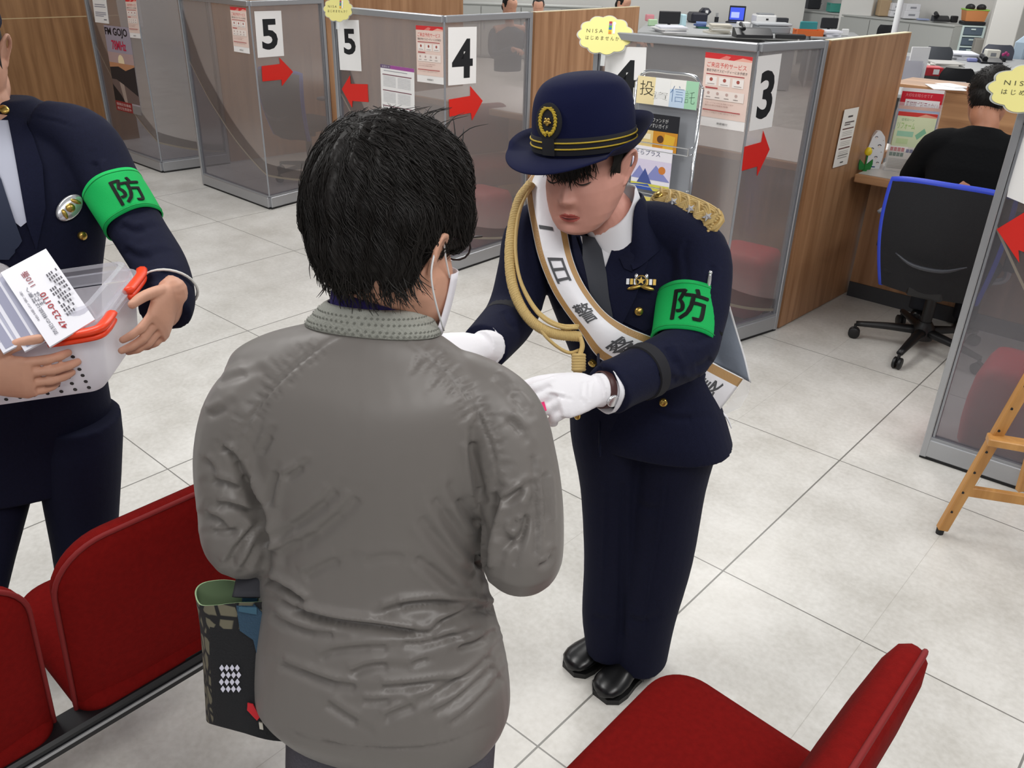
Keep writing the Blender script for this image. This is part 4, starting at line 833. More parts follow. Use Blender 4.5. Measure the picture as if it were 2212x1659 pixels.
# ---- collar, tie, lapels
def patch(outline, m, name, parent=O0, lift=.004, th=.003, inset=8):
    """a sewn piece lying on the uniform, outlined as it shows"""
    L = np.array(outline, float); c = L.mean(0); G = []
    Q = catmull(L, 5, True)
    for f in np.linspace(0, 1, inset): G.append([on_o(*(c+(q-c)*f), lift)[0] for q in Q])
    k = MB(); n = len(Q)
    k.loft([np.array(g) for g in G[1:]]+[np.array([on_o(*q, lift-th)[0] for q in Q])], m, cap=False); k.add([G[0][0]]+G[1], [(0, 1+i, 1+(i+1) % n) for i in range(n)], m)
    return k.build(name, parent, smooth=60)
def fan(pts, m, name, parent=O0, lift=.004, sm=40):                  # straight-edged sewn piece
    k = MB(); P = [on_o(*p, lift)[0] for p in pts]; n = unit(sum(on_o(*p)[1] for p in pts)); k.prism(P, n, .003, m); return k.build(name, parent)
def drape_poly(pts, m, name, parent=O0, lift=.003, step=7, th=.0025):
    """polygon in view, filled with a fine grid dropped on the cloth below"""
    L = np.array(pts, float); lo, hi = L.min(0), L.max(0); bm2 = bmesh.new(); vs = [bm2.verts.new((x, y, 0)) for x, y in L]; bm2.faces.new(vs)
    for ax in (0, 1):
        for s in np.arange(lo[ax]+step, hi[ax], step):
            no = (1, 0, 0) if ax == 0 else (0, 1, 0); bmesh.ops.bisect_plane(bm2, geom=bm2.verts[:]+bm2.edges[:]+bm2.faces[:], plane_co=(s, s, 0), plane_no=no)
    bm2.verts.index_update(); v2 = [x.co[:2] for x in bm2.verts]; f2 = [tuple(x.index for x in f.verts) for f in bm2.faces]
    bd = [(e.verts[0].index, e.verts[1].index) for e in bm2.edges if len(e.link_faces) == 1]; bm2.free()
    A = [on_o(*p, lift) for p in v2]; P = np.array([a[0] for a in A]); Nn = np.array([a[1] for a in A]); n = len(P); k = MB()
    k.add(np.vstack([P, P-Nn*th]), f2+[(a, b, b+n, a+n) for a, b in bd], m); return k.build(name, parent, smooth=50)
# shirt: a V of white under the lapels, with collar wings
drape_poly([(1256, 512), (1288, 520), (1322, 505), (1344, 470), (1340, 490), (1326, 540), (1312, 580), (1302, 572), (1268, 560)], SHIRT, 'shirt_front', lift=.006)
drape_poly([(1262, 512), (1288, 515), (1302, 540), (1312, 590), (1318, 640), (1330, 700), (1305, 740), (1280, 640), (1262, 560)], TIE, 'necktie', lift=.011)
ncc = [at(1331, 492, 1.738), at(1320, 452, 1.722)]; ax = unit(ncc[1]-ncc[0]); nk = frame(ax, Ol)
def nring(o, r, a0=0., a1=6.2832, n=48, sh=0., closed=True, drop=0.):
    a = a0+(a1-a0)*np.arange(n)/(n if closed else n-1); fr = np.clip(-np.sin(a), 0, 1)
    return ncc[0]+Of*sh+np.outer(np.full(n, o)-drop*fr, ax)+np.outer(np.cos(a)*r, nk[:, 0])+np.outer(np.sin(a)*r*.98, nk[:, 1])
k = MB(); k.loft([nring(o, r, drop=d) for o, r, d in ((-.030, .078, .03), (-.010, .0715, .026), (.010, .0665, .024), (.066, .0605, .052), (.071, .0595, .053), (.066, .057, .052), (.0, .057, .0))], SHIRT, cap=False); k.build('shirt_collar', O0, smooth=True)
fa = math.atan2((Of@nk[:, 1]), (Of@nk[:, 0]))
def jring(o, r):
    a = fa+.42+(6.2832-.84)*np.arange(60)/59; e = np.exp(-((a-a[0])/.42)**2)+np.exp(-((a-a[-1])/.42)**2)
    return ncc[0]+np.outer(o-e*(.05+o*.75), ax)+np.outer(np.cos(a)*(r+.006*e), nk[:, 0])+np.outer(np.sin(a)*(r+.006*e)*.98, nk[:, 1])
k = MB(); k.loft([jring(o, r) for o, r in ((-.050, .100), (-.022, .090), (.004, .079), (.048, .0700), (.052, .0680), (.046, .0660), (-.01, .067))], NAVY, closed=False); k.build('jacket_collar', O0, smooth=True)
drape_poly([(1345, 482), (1385, 500), (1402, 560), (1375, 640), (1345, 700), (1325, 740), (1312, 690), (1306, 590), (1322, 545)], NAVY, 'lapel', lift=.009)
drape_poly([(1226, 512), (1246, 508), (1262, 560), (1275, 620), (1292, 690), (1296, 730), (1270, 680), (1245, 610)], NAVYD, 'lapel', lift=.009)
drape_poly([(1340, 560), (1362, 546), (1372, 556), (1368, 590), (1350, 582)], NAVYD, 'lapel_notch', lift=.013)
# pocket flap, buttons, service badge
drape_poly([(1345, 640), (1432, 650), (1440, 690), (1392, 715), (1338, 690)], NAVYD, 'pocket_flap', lift=.004)
def button(px, py, r, name='button', parent=O0):
    p, n = on_o(px, py, .012); k = MB(); k.lathe([(r*.95, -.006), (r, 0), (r*.9, .003), (r*.45, .0045), (.0003, .0048)], p, BRASS, 20, n); k.build(name, parent, smooth=60)
for b in ((1381, 671), (1286, 778), (1432, 865), (1180, 605)): button(*b, .0088)
p_, n_ = on_o(1386, 611, .010); xx = unit(on_o(1418, 612)[0]-on_o(1355, 610)[0]); yy = np.cross(n_, xx); R_ = np.stack([xx, yy, n_], 1); k = MB()
for i in range(8):
    if i in (3, 4): continue
    k.box(p_+xx*(-.0265+.0075*i)+yy*.0005, (.0058, .0115, .003), BRASS if i % 2 else SILVER, R_)
bd_ = k.build('service_badge', O0); k = MB(); k.lathe([(.0118, 0), (.0118, .004), (.010, .005)], p_+yy*.002, BRASS, 24, n_); k.lathe([(.0095, .005), (.0095, .006)], p_+yy*.002, BLACKF, 24, n_)
st = [p_+yy*.002+n_*.0072+(xx*math.cos(a)+yy*math.sin(a))*(.0085 if i % 2 == 0 else .0036) for i, a in enumerate(np.arange(10)/10*6.2832+1.5708)]; k.prism(st, n_, .002, BRASS); k.build('star_medallion', bd_)
k = MB()
for s in (-1, 1): k.ball(p_+xx*s*.012-yy*.011+n_*.003, (.016, .0045, .003), BRASS, n=10, R=R_@rotz(-s*.25)); k.ball(p_+xx*s*.010+yy*.011+n_*.003, (.004, .006, .003), SILVER, n=8, R=R_)
k.build('badge_wings', bd_, smooth=True)
# ---- woven gold epaulette with three stars
def epaulette(a_px, b_px, wid, label=None):
    pa, na = on_o(*a_px, .012); pb, nb = on_o(*b_px, .012); n = unit(na+nb+1.4*unit(CAM-pa)); x = unit(pb-pa); n = unit(n-x*(n@x)); y = np.cross(n, x); L = np.linalg.norm(pb-pa); e = thing('epaulette', pa, 'x', 'x'); del e['label']; del e['category']; e.parent = O0; e.location = Vector(pa-ORG[O0])
    P = lambda u, v, z=0: pa+(pb-pa)*u+y*v*wid+n*z+n*(.006*math.sin(min(max(u, 0), 1)*math.pi))
    k = MB(); k.loft([[P(u, .42*w*s_, z) for s_, z in ((-1, -.012), (1, -.012), (1, .0045), (-1, .0045))] for u, w in ((-.03, .6), (.03, 1), (.5, 1), (.97, 1), (1.03, .6))], mat('cord_backing', 'd0ae6c', .7, bump=(700, .5))); k.build('backing', e)
    k = MB(); per = 3.4
    for s0 in (0, 1, 2):
        for j in range(4):
            off = (j-1.5)*.088; pts = []
            for i in range(61):
                u = i/60; ph = u*per*math.pi*2/1.0*.62+s0*2.094; r_ = .36+off*.55*(1)
                pts.append(P(u*1.0, math.sin(ph)*(.27)+off*math.copysign(1, math.cos(ph))*.0+off*1.0, .004+.0035*math.cos(ph*2+s0)+.0006*j))
            k.tube(pts, .0029, GOLD, n=7, per=1)
    k.build('plaited_cord', e, smooth=True)
    k = MB()
    for j in range(3):
        k.tube([P(.5+.54*math.copysign(abs(math.cos(a))**.55, math.cos(a))-(.0), (.47-.07*j)*math.copysign(abs(math.sin(a))**.7, math.sin(a)), .002+.001*j) for a in np.arange(56)/56*6.2832], .0026, GOLD, n=7, per=1, closed=True)
    k.build('edge_cord', e, smooth=True)
    k = MB(); k.lathe([(.0085, 0), (.009, .004), (.006, .007), (.0004, .008)], P(.06, .05, .007), BRASS, 18, n); k.build('brass_button', e, smooth=60)
    for u in (.33, .61, .88):
        k = MB(); c = P(u, 0, .011); st = []
        for i in range(10): a = i*math.pi/5+1.2; r = .0115 if i % 2 == 0 else .0055; st.append(c+(x*math.cos(a)+y*math.sin(a))*r)
        k.add(st+[c+n*.005, c-n*.003], [(i, (i+1) % 10, 10) for i in range(10)]+[((i+1) % 10, i, 11) for i in range(10)], SILVER); k.build('silver_star', e)
epaulette((1417, 428), (1540, 492), .060)
# shoulder strap edge and sleeve seam
# ---- green armband with lettering
def armband(A0, A1, r0, r1, text, tpos, parent, name='armband', th0=0., view=None, crop=None):
    d = unit(A1-A0); L = np.linalg.norm(A1-A0); view = CAM-(A0+A1)/2 if view is None else view; x = unit(view-d*(view@d)); y = np.cross(d, x)
    fn = lambda t, s: np.stack([A0+d*si*L+(x*math.cos(ti)+y*math.sin(ti))*(r0+(r1-r0)*si+.0012*math.sin(ti*5+si*4)) for ti, si in zip(np.atleast_1d(t), np.atleast_1d(s))])
    k = MB(); ts = np.arange(56)/56*2*math.pi; G = [fn(ts, np.full(56, s)) for s in np.linspace(0, 1, 9)]; rim = lambda g, e: np.array([p+(p-(A0+d*((p-A0)@d)))*e for p in g])
    k.loft([rim(G[0], -.05)]+G+[rim(G[-1], -.05)], GREEN, cap=False); o = k.build(name, parent, smooth=True)
    k = MB()
    for s in (.07, .93): k.tube(fn(ts, np.full(56, s))+0, .0011, mat('green_stitch', '0c9a4b', .8), n=5, per=1, closed=True)
    k.build('stitching', o, smooth=True)
    for ch, (t0, s0, t1, s1) in zip(text, tpos):
        k = MB(); q, f = glyph_fine(ch, .003, 9, 9)
        T = t0+(t1-t0)*q[:, 0]; S_ = s0+(s1-s0)*(1-q[:, 1]); P = fn(T, S_); axp = A0+np.outer((P-A0)@d, d); P = P+(P-axp)/np.linalg.norm(P-axp, axis=1)[:, None]*.0012
        for dx, dy in ((0, 0), (.0011, 0), (-.0011, 0), (0, .0009), (0, -.0009)): k.add(P+y*dx+d*dy+(P-axp)/np.linalg.norm(P-axp, axis=1)[:, None]*abs(dx+dy)*.2, f, mat('black_print', '0f1512', .7)); k.build('lettering', o)
    return o
armband(at(1493, 640, 1.676), at(1478, 742, 1.640), .0655, .0665, '防犯', ((.50, .18, -.52, .82), (-1.12, .18, -2.1, .82)), O0)
k = MB(); p_, n_ = on_o(1531, 612, .004); k.tube([p_+Z*.018, p_, p_-Z*.02], [.003, .004, .003], SILVER, n=8); k.ball(p_+Z*.02, .004, SILVER, n=8); k.build('safety_pin', O0, smooth=True)

# ---- white gloves, watch, leaflet
gm = MB(); wl = OLA[-1]; gy = at(1165, 868, 1.405)-at(1300, 842, 1.490); gw = at(1287, 843, 1.482)
hand_volume(gm, gw, gy, CF*.9-CU*.35, -1, (.55, .75, .85, .9), (.35, .42, .35), .97, .0016, .03); gm.tube([at(1322, 842, 1.50), gw], [.031, .030], n=20)
g = fuse(gm, .0024, 3); sculpt(g, [([(1262, 815), (1258, 850), (1262, 880)], 5, .0012), ([(1275, 812), (1271, 850), (1276, 882)], 4, .0012), ([(1180, 852), (1205, 856), (1232, 862)], 4, .003), ([(1250, 858), (1262, 868), (1266, 880)], 5, .0015)])
cloth_obj('glove', g, WHITEG, O0)
gm = MB(); gy = at(950, 758, 1.50)-at(1045, 748, 1.585); gw = at(1040, 749, 1.585)
hand_volume(gm, gw, gy, CF*.8-CU*.5, -1, (.4, .5, .6, .7), (.3, .5, .3), .97, .0016, .04); gm.tube([at(1062, 750, 1.61), gw], [.034, .031], n=20)
g = fuse(gm, .0024, 3); cloth_obj('glove', g, WHITEG, O0)
k = MB(); wd = unit(at(1290, 843, 1.485)-at(1325, 842, 1.503)); wc = at(1303, 842, 1.492); R = frame(wd, CR); k.loft([wc+wd*o+np.stack([(R[:, 0]*math.cos(t)+R[:, 1]*math.sin(t))*r for t in np.arange(32)/32*6.2832]) for o, r in ((-.007, .0315), (-.006, .0338), (.006, .0338), (.007, .0315))], mat('watch_strap', '4a2c2a', .5), cap=False); ws = k.build('wristwatch', O0, smooth=60)
tv = unit(unit(CAM-wc)-CU*.55); tv = unit(tv-wd*(tv@wd)); k = MB(); k.lathe([(.0005, .0), (.0115, .0), (.0122, .0025), (.0115, .005), (.0098, .0056)], wc+tv*.0325, SILVER, 28, tv); k.build('watch_case', ws, smooth=60); k = MB(); k.lathe([(.0005, .0052), (.0099, .0052)], wc+tv*.0325, mat('watch_dial', '6d6f86', .2), 24, tv); k.build('watch_dial', ws)
for sg, (pa, pb, rr) in ((1, (at(1322, 842, 1.501), at(1300, 843, 1.49), .044)), (-1, (at(1052, 752, 1.615), at(1035, 750, 1.585), .043))):
    d = unit(pb-pa); R = frame(d); k = MB(); k.loft([pa+d*o+np.stack([(R[:, 0]*math.cos(t)+R[:, 1]*math.sin(t))*(r+.0015*math.sin(5*t)) for t in np.arange(36)/36*6.2832]) for o, r in ((-.004, rr-.010), (.004, rr-.004), (.014, rr-.002), (.014, rr-.004), (-.004, rr-.011))], SHIRT, cap=False); k.build('shirt_cuff', O0, smooth=True)
sheet('leaflet', 'pink leaflet held in the white-gloved hand over the shoulder', 'leaflet', at(1095, 850, 1.44), at(1166, 833, 1.45), at(1108, 905, 1.40), [('r', .08, .1, .92, .3, 'f4d4de'), ('r', .1, .4, .9, .46, 'f0c2d0'), ('r', .1, .55, .9, .61, 'f0c2d0'), ('r', .1, .7, .7, .76, 'f0c2d0')], 'e0336f')
# ---- sash
SW = mat('sash_white_satin', 'ecebf0', .35, spec=.5, bump=(60, .08)); ST = mat('sash_tan_border', 'b18a58', .45, bump=(300, .15)); SG = mat('sash_grey_lining', '8f98a6', .7, bump=(40, .15)); SI = mat('sash_grey_lettering', '4b4c50', .6)
tor = MB(); tor.loft([osec(*q) for q in OSf]); tor.tube([at(1315, 470, 1.76), at(1225, 462, 1.785)]+ORA[:1], [.045, .050, .058], n=20); tbv = BVHTree.FromPolygons([tuple(x) for x in np.vstack(tor.v)], tor.f)
SL = [(1150, 378), (1137, 400), (1140, 440), (1148, 485), (1163, 553), (1190, 621), (1219, 669), (1254, 716), (1282, 760), (1308, 782), (1370, 822), (1437, 857), (1485, 885), (1532, 910)]
SR = [(1195, 372), (1206, 400), (1214, 450), (1224, 498), (1236, 556), (1255, 604), (1283, 648), (1316, 683), (1358, 708), (1406, 727), (1470, 752), (1525, 776), (1566, 797), (1605, 817)]
def dep(p):
    h = tbv.ray_cast(Vector(CAM), Vector(unit(ray(*p)))); return project(np.array(h[0]))[2] if h[0] is not None else None
DL = [dep(p) for p in SL]; DR = [dep(p) for p in SR]
base = [1.78, 1.775, 1.765, 1.75, 1.725, 1.705, 1.70, 1.70, 1.70, 1.705, 1.735, 1.78, 1.825, 1.87]
dl = [min(b, (x-.012) if x and i < 11 else 9) for i, (b, x) in enumerate(zip(base, DL))]; dr = [min(b-.01, (x-.012) if x and i < 11 else 9) for i, (b, x) in enumerate(zip(base, DR))]
sm = lambda a: [a[0]]+[.25*a[i-1]+.5*a[i]+.25*a[i+1] for i in range(1, len(a)-1)]+[a[-1]]
dl, dr = sm(sm(dl)), sm(sm(dr))
EL = catmull(np.array([at(*p, d) for p, d in zip(SL, dl)]), 6); ER = catmull(np.array([at(*p, d) for p, d in zip(SR, dr)]), 6)
def sash(u, v):                                                     # u across, v along in units of the survey stations
    i = np.clip(np.atleast_1d(v)*6, 0, len(EL)-1.001); k0 = i.astype(int); f = (i-k0)[:, None]; a = EL[k0]*(1-f)+EL[k0+1]*f; b = ER[k0]*(1-f)+ER[k0+1]*f; u = np.atleast_1d(u)[:, None]
    p = a*(1-u)+b*u; n = unit(CAM-V(-.93, 1.35, 1.05)); return p+n*(.012*np.sin(u*math.pi)*1.0)
us = [0, .02, .19, .2, .3, .4, .5, .6, .7, .8, .81, .98, 1.]
G = np.array([sash(np.array(us), np.full(len(us), v)) for v in np.linspace(0, 13, 90)])
k = MB(); k.grid(G, mf=lambda i, j: WHITEP if j in (0, len(us)-2) else (ST if j < 2 or j > len(us)-4 else SW)); so = k.build('sash', O0, smooth=True); md = so.modifiers.new('s', 'SOLIDIFY'); md.thickness = .0016
for ch, v0, v1, a, b in (('一', 2.98, 3.12, .22, .62), ('日', 4.05, 4.95, .26, .72), ('警', 5.95, 6.85, .25, .77), ('察', 8.05, 9.15, .25, .75), ('署', 9.9, 10.8, .25, .75), ('長', 11.55, 12.45, .25, .75)):
    k = MB(); q, f = glyph_fine(ch, .012); k.add(sash(a+(b-a)*q[:, 0], v1+(v0-v1)*q[:, 1])+unit(CAM-V(-.93, 1.35, 1.05))*.0030, f, SI); k.build('sash_lettering', so)
bo_ = [(1551, 572, 1.79), (1572, 640, 1.83), (1592, 705, 1.87), (1610, 770, 1.905), (1621, 828, 1.93)]; bi_ = [(1520, 580, 1.86), (1515, 640, 1.90), (1512, 700, 1.93), (1512, 750, 1.945), (1524, 772, 1.945)]
A_ = catmull(np.array([at(*p) for p in bo_]), 5); B_ = catmull(np.array([at(*p) for p in bi_]), 5); k = MB(); ue = [0, .05, .3, .55, .8, 1]
k.grid(np.array([[a*(1-u)+b*u+CF*.01*math.sin(6*u+i*.2) for u in ue] for i, (a, b) in enumerate(zip(A_, B_))]), mf=lambda i, j: WHITEP if j == 0 else SG); o = k.build('sash_back_panel', O0, smooth=True); md = o.modifiers.new('s', 'SOLIDIFY'); md.thickness = .0016
k = MB(); k.grid(np.array([[at(1605, 818, 1.87), at(1622, 828, 1.93)], [at(1580, 862, 1.885), at(1618, 850, 1.93)], [at(1545, 905, 1.885), at(1600, 880, 1.92)], [at(1532, 910, 1.875), at(1556, 890, 1.90)]]), mat('clear_film', 'f0f0f2', .1, alpha=(.35, 'ffffff'))); k.build('sash_end_wrap', O0)
k = MB(); k.tube([at(1560, 890, 1.88), at(1572, 905, 1.885), at(1580, 925, 1.89)], [.004, .006, .003], SW, n=8, flat=.4); k.tube([at(1552, 880, 1.88), at(1560, 905, 1.885), at(1566, 915, 1.89)], .004, SW, n=8, flat=.4); k.build('sash_ribbon_tail', O0, smooth=True)
# ---- aiguillette
def braid(path, r, parent, name, strands_=3, turns=14):
    P = catmull(np.array(path), 44); T = np.gradient(P, axis=0); T /= np.linalg.norm(T, axis=1)[:, None]; nv = np.cross(T[0], CF); k = MB(); fr = []
    for t in T: nv = unit(nv-t*(nv@t)); fr.append((nv, np.cross(t, nv)))
    for s in range(strands_):
        a = np.linspace(0, turns*2*math.pi, len(P))+s*2*math.pi/strands_
        k.tube([p+(f[0]*math.cos(x)+f[1]*math.sin(x)*.9)*r*.62 for p, f, x in zip(P, fr, a)], r*.52, GOLD, n=7, per=1)
    return k.build(name, parent, smooth=True)
ag = [(1146, 398, 1.755), (1122, 432, 1.735), (1107, 490, 1.715), (1101, 550, 1.69), (1106, 610, 1.67), (1124, 660, 1.66), (1153, 698, 1.655), (1195, 720, 1.66), (1252, 727, 1.672)]
AG = braid([at(*p) for p in ag], .0098, O0, 'aiguillette', 3, 30)
for path in ([(1150, 402, 1.75), (1126, 445, 1.725), (1114, 520, 1.70), (1120, 590, 1.675), (1140, 640, 1.66), (1170, 680, 1.655), (1210, 702, 1.66), (1250, 704, 1.67)], [(1144, 405, 1.745), (1121, 460, 1.715), (1113, 530, 1.69), (1122, 600, 1.665), (1146, 655, 1.655), (1176, 690, 1.65), (1215, 708, 1.655), (1248, 708, 1.665)], [(1160, 702, 1.65), (1180, 728, 1.65), (1205, 750, 1.655), (1230, 762, 1.66), (1252, 756, 1.668)]):
    k = MB(); k.tube([at(*p) for p in path], .0034, GOLD, n=8); k.build('thin_cord', AG, smooth=True)
k = MB(); k.tube([at(1254, 728, 1.66), at(1258, 748, 1.657), at(1252, 768, 1.655)], [.004, .005, .005], GOLD, n=10)
for i in range(6): k.tube([at(1250, 768+6*i, 1.652)+(CR*math.cos(a)+CF*math.sin(a))*.0105 for a in np.arange(16)/16*6.2832], .0042, GOLD, n=7, per=1, closed=True)
k.tube([at(1250, 764, 1.652), at(1248, 806, 1.65)], .009, GOLD, n=10); k.build('cord_knot', AG, smooth=True)
k = MB(); k.tube([at(1248, 806, 1.65), at(1248, 900, 1.66)], .005, GOLD, n=8); k.lathe([(.004, 0), (.0065, .004), (.0065, .012), (.005, .02), (.0065, .024), (.0055, .034), (.006, .038), (.0005, .042)], at(1247, 905, 1.66), BRASS, 14, Z); k.build('cord_tip', AG, smooth=60)
# ================================================================== lobby furniture
RED = mat('red_upholstery', '761210', .9, spec=.08, sheen=.0, noise=(90, .10), bump=(420, .2)); REDP = mat('red_piping', '7e1415', .8)
BEAMM = mat('black_beam', '17171a', .45); 
def pad(R, c, w, h, th, rad, bulge, m, piping=True, n=10):
    """cushion: R columns across, up, out (facing); rounded corners, domed face"""
    out = []; k = MB()
    base = []
    for sx, sy, a0 in ((1, 1, 0), (-1, 1, 1), (-1, -1, 2), (1, -1, 3)):
        r = rad[0] if sy > 0 else rad[1]
        for i in range(n): a = (a0+i/(n-1))*math.pi/2; base.append((sx*(w/2-r)+r*math.cos(a), sy*(h/2-r)+r*math.sin(a)))
    base = np.array(base); P = lambda xy, z: np.asarray(c)+np.outer(xy[:, 0], R[:, 0])+np.outer(xy[:, 1], R[:, 1])+np.outer(np.full(len(xy), z) if np.ndim(z) == 0 else z, R[:, 2])
    rings = []
    for s, z in ((.02, -th/2-bulge[1]), (.3, -th/2-bulge[1]*.92), (.6, -th/2-bulge[1]*.65), (.85, -th/2-bulge[1]*.2), (.96, -th*.40), (1., -th*.15), (1.004, .0), (1., th*.15), (.96, th*.40), (.85, th/2+bulge[0]*.2), (.6, th/2+bulge[0]*.65), (.3, th/2+bulge[0]*.92), (.02, th/2+bulge[0])):
        rings.append(P(base*s, z))
    k.loft(rings, m); return k, P(base*1.004, -th*.04)
def bench_seat(px, py, parent, ztop=.43):                             # faces -X; px is the front edge, py the middle of the seat
    R = np.stack([V(0, 1, 0), unit(V(-1, 0, .06)), unit(V(.06, 0, 1))], 1); k, _ = pad(R, V(px+.19, py, ztop-.045), .485, .40, .07, (.085, .05), (.012, .0), RED); s = k.build('seat', parent, smooth=True)
    up = unit(V(.20, 0, 1)); out = unit(V(-1, 0, .20)); R = np.stack([V(0, 1, 0), up, out], 1); k, edge = pad(R, V(px+.375, py, ztop+.12), .485, .48, .06, (.10, .045), (.012, .016), RED); b = k.build('backrest', parent, smooth=True)
    k = MB(); k.tube(edge-R[:, 2]*.010, .0048, REDP, n=8, per=1, closed=True); k.build('piping', b, smooth=True)
def bench(x, ys, label, ztop=.43, feet=(), y0=None, y1=None):
    t = thing('waiting_bench', (x+.25, ys[0], 0), label, 'bench', 'rows of red waiting seats')
    for y in ys: bench_seat(x, y, t, ztop)
    y0 = min(ys)-.3 if y0 is None else y0; y1 = max(ys)+.3 if y1 is None else y1
    k = MB(); k.bx((x+.335, y0, .300), (x+.40, y1, .345), BEAMM, bev=.006); k.build('beam', t)
    k = MB(); k.bx((x+.402, y0, .322), (x+.405, y1, .329), ALU); k.build('beam_trim', t)
    for y in ys:
        k = MB(); k.bx((x+.14, y-.03, .33), (x+.39, y+.03, .352), BEAMM); k.bx((x+.335, y-.025, .34), (x+.36, y+.025, .40), BEAMM); k.build('bracket', t)
    for y in feet:
        k = MB(); k.tube([V(x+.35, y, .31), V(x+.22, y, .05)], .028, BEAMM, n=16, smooth=False); k.build('pillar', t, smooth=50)
        k = MB(); k.lathe([(.105, 0), (.107, .012), (.095, .034), (.060, .055), (.032, .068), (.0005, .07)], V(x+.21, y, 0), mat('glossy_black_foot', '0c0c0e', .15), 28); k.build('foot', t, smooth=50)
    return t
bench(-1.775, (.585, .055, -.475), 'red waiting bench at the lower left behind the patterned tote bag', .41, (.20,))
bench(-.585, (.965,), 'red waiting bench in the lower right corner', .43, (.80,))
# stools seen through the screens
def tub(x, y, ang, label):
    t = thing('red_chair', (x, y, 0), label, 'chair', 'red chairs seen through the screens'); R3 = rotz(ang); R = np.stack([R3@V(1, 0, 0), R3@V(0, 1, 0), V(0, 0, 1)], 1)
    k, _ = pad(R, V(x, y, .36), .46, .44, .13, (.07, .05), (.012, 0), RED); k.build('seat', t, smooth=True)
    R2 = np.stack([R3@V(1, 0, 0), V(0, 0, 1), -(R3@V(0, 1, 0))], 1); k, _ = pad(R2, V(x, y, .60)+R3@V(0, .20, 0), .46, .34, .07, (.08, .04), (.01, .01), RED); k.build('backrest', t, smooth=True)
    k = MB(); k.tube([V(x, y, .31), V(x, y, .03)], .03, ALU, n=14, smooth=False); k.build('column', t, smooth=40); k = MB(); k.lathe([(.2, 0), (.2, .012), (.06, .03), (.0005, .032)], V(x, y, 0), ALU, 28); k.build('base', t, smooth=40); return t
tub(-4.02, 4.36, 1.3, 'red chair with a back, seen dimly through the right-pointing 4 screen')
def stool(x, y, ang, w, h, label):
    t = thing('red_stool', (x, y, 0), label, 'stool', 'low red stools behind the screens'); R3 = rotz(ang); R = np.stack([R3@V(1, 0, 0), R3@V(0, 1, 0), V(0, 0, 1)], 1)
    k, e = pad(R, V(x, y, h/2+.02), w, w, h-.04, (.05, .05), (.012, 0), mat('red_vinyl', 'd02a34', .5)); k.build('cushion', t, smooth=True)
    k = MB(); [k.bx((x+a*w*.36-.015, y+b*w*.36-.015, 0), (x+a*w*.36+.015, y+b*w*.36+.015, .05), BLACK) for a in (-1, 1) for b in (-1, 1)]; k.build('feet', t); return t
stool(-3.635, 3.83, .05, .31, .37, 'low red stool seen through the screen under the right-pointing 4')
stool(-1.885, 4.00, .05, .31, .36, 'low red stool seen through the screen under the 3 sheet')
stool(-.41, 3.43, .05, .34, .38, 'low red stool seen through the screen behind the easel')
# ------------------------------------------------------------------ leaflet rack behind the hat
rk = thing('leaflet_rack', (-2.06, 3.33, 0), 'chrome leaflet rack with upright frame against the screen', 'rack')
Pn = V(-2.0, 3.29, 0); nR = unit(V(.115, -1., .0)); RX = unit(V(.99, .115, 0))
def rp(px, py): return onp(px, py, Pn, nR)
c0 = rp(1436, 270); rw = .155; zt = rp(1450, 158)[2]; zb = .12
cB = V(*(c0[:2]), 0)
k = MB(); fr = [cB-RX*rw+Z*zb, cB-RX*rw+Z*(zt-.05), cB-RX*(rw-.045)+Z*(zt-.004), cB+Z*zt, cB+RX*(rw-.045)+Z*(zt-.004), cB+RX*rw+Z*(zt-.05), cB+RX*rw+Z*zb]
k.tube([fr[0], fr[1]], .008, CHROME, n=12); k.tube([fr[5], fr[6]], .008, CHROME, n=12); k.tube(fr[1:6], .008, CHROME, n=12, per=8); k.build('frame', rk, smooth=True)
k = MB(); [k.bar(cB+RX*s*rw*.9+Z*.02-nR*.14, cB+RX*s*rw*.9+Z*.02+nR*.14, .02, .02, CHROME) for s in (-1, 1)]; [k.tube([cB+RX*s*rw*.95+Z*.02, cB+RX*s*rw+Z*zb], .008, CHROME, n=10) for s in (-1, 1)]; k.build('base', rk)
k = MB(); k.box(cB+Z*(zt+zb-.10)/2-nR*.012, (2*rw-.01, .006, zt-zb-.16), mat('grey_rack_panel', '9a9da3', .5), np.stack([RX, -nR, Z], 1)); k.build('back_panel', rk)
levels = (zt-.155, zt-.345, zt-.545, zt-.745)
for z in levels:
    k = MB(); a, b = cB-RX*(rw-.01)+nR*.05+Z*(z-.165), cB+RX*(rw-.01)+nR*.05+Z*(z-.165)
    k.tube([a-nR*.05+Z*.03, a+Z*.03, b+Z*.03, b-nR*.05+Z*.03], .003, CHROME, n=8, smooth=False); k.tube([a-nR*.05, a, b, b-nR*.05], .003, CHROME, n=8, smooth=False); k.tube([a+Z*.03, a], .003, CHROME, n=8); k.tube([b+Z*.03, b], .003, CHROME, n=8); k.build('wire_pocket', rk)
hd = [cB-RX*(rw-.012)+nR*.012+Z*(zt-.022), cB+RX*(rw-.012)+nR*.012+Z*(zt-.022), cB-RX*(rw-.012)+nR*.012+Z*(zt-.135)]
sheet('header_card', '', '', *hd, [('r', 0, 0, .3, 1, 'f3e2b0'), ('r', .3, 0, .55, 1, 'f4f4f2'), ('r', .55, .35, .8, 1, 'c9ddf2'), ('r', .8, 0, 1, 1, 'a8d8b6'), ('t', .05, .15, .28, .68, '投', '3b382c', -.01), ('t', .27, .5, .52, .78, '資', '6b6a60', -.02), ('t', .56, .22, .78, .80, '信', '3d6aa0', -.02), ('t', .80, .36, .96, .8, '託', '3f5a4c', -.02)], 'f6f5f0', parent=rk)
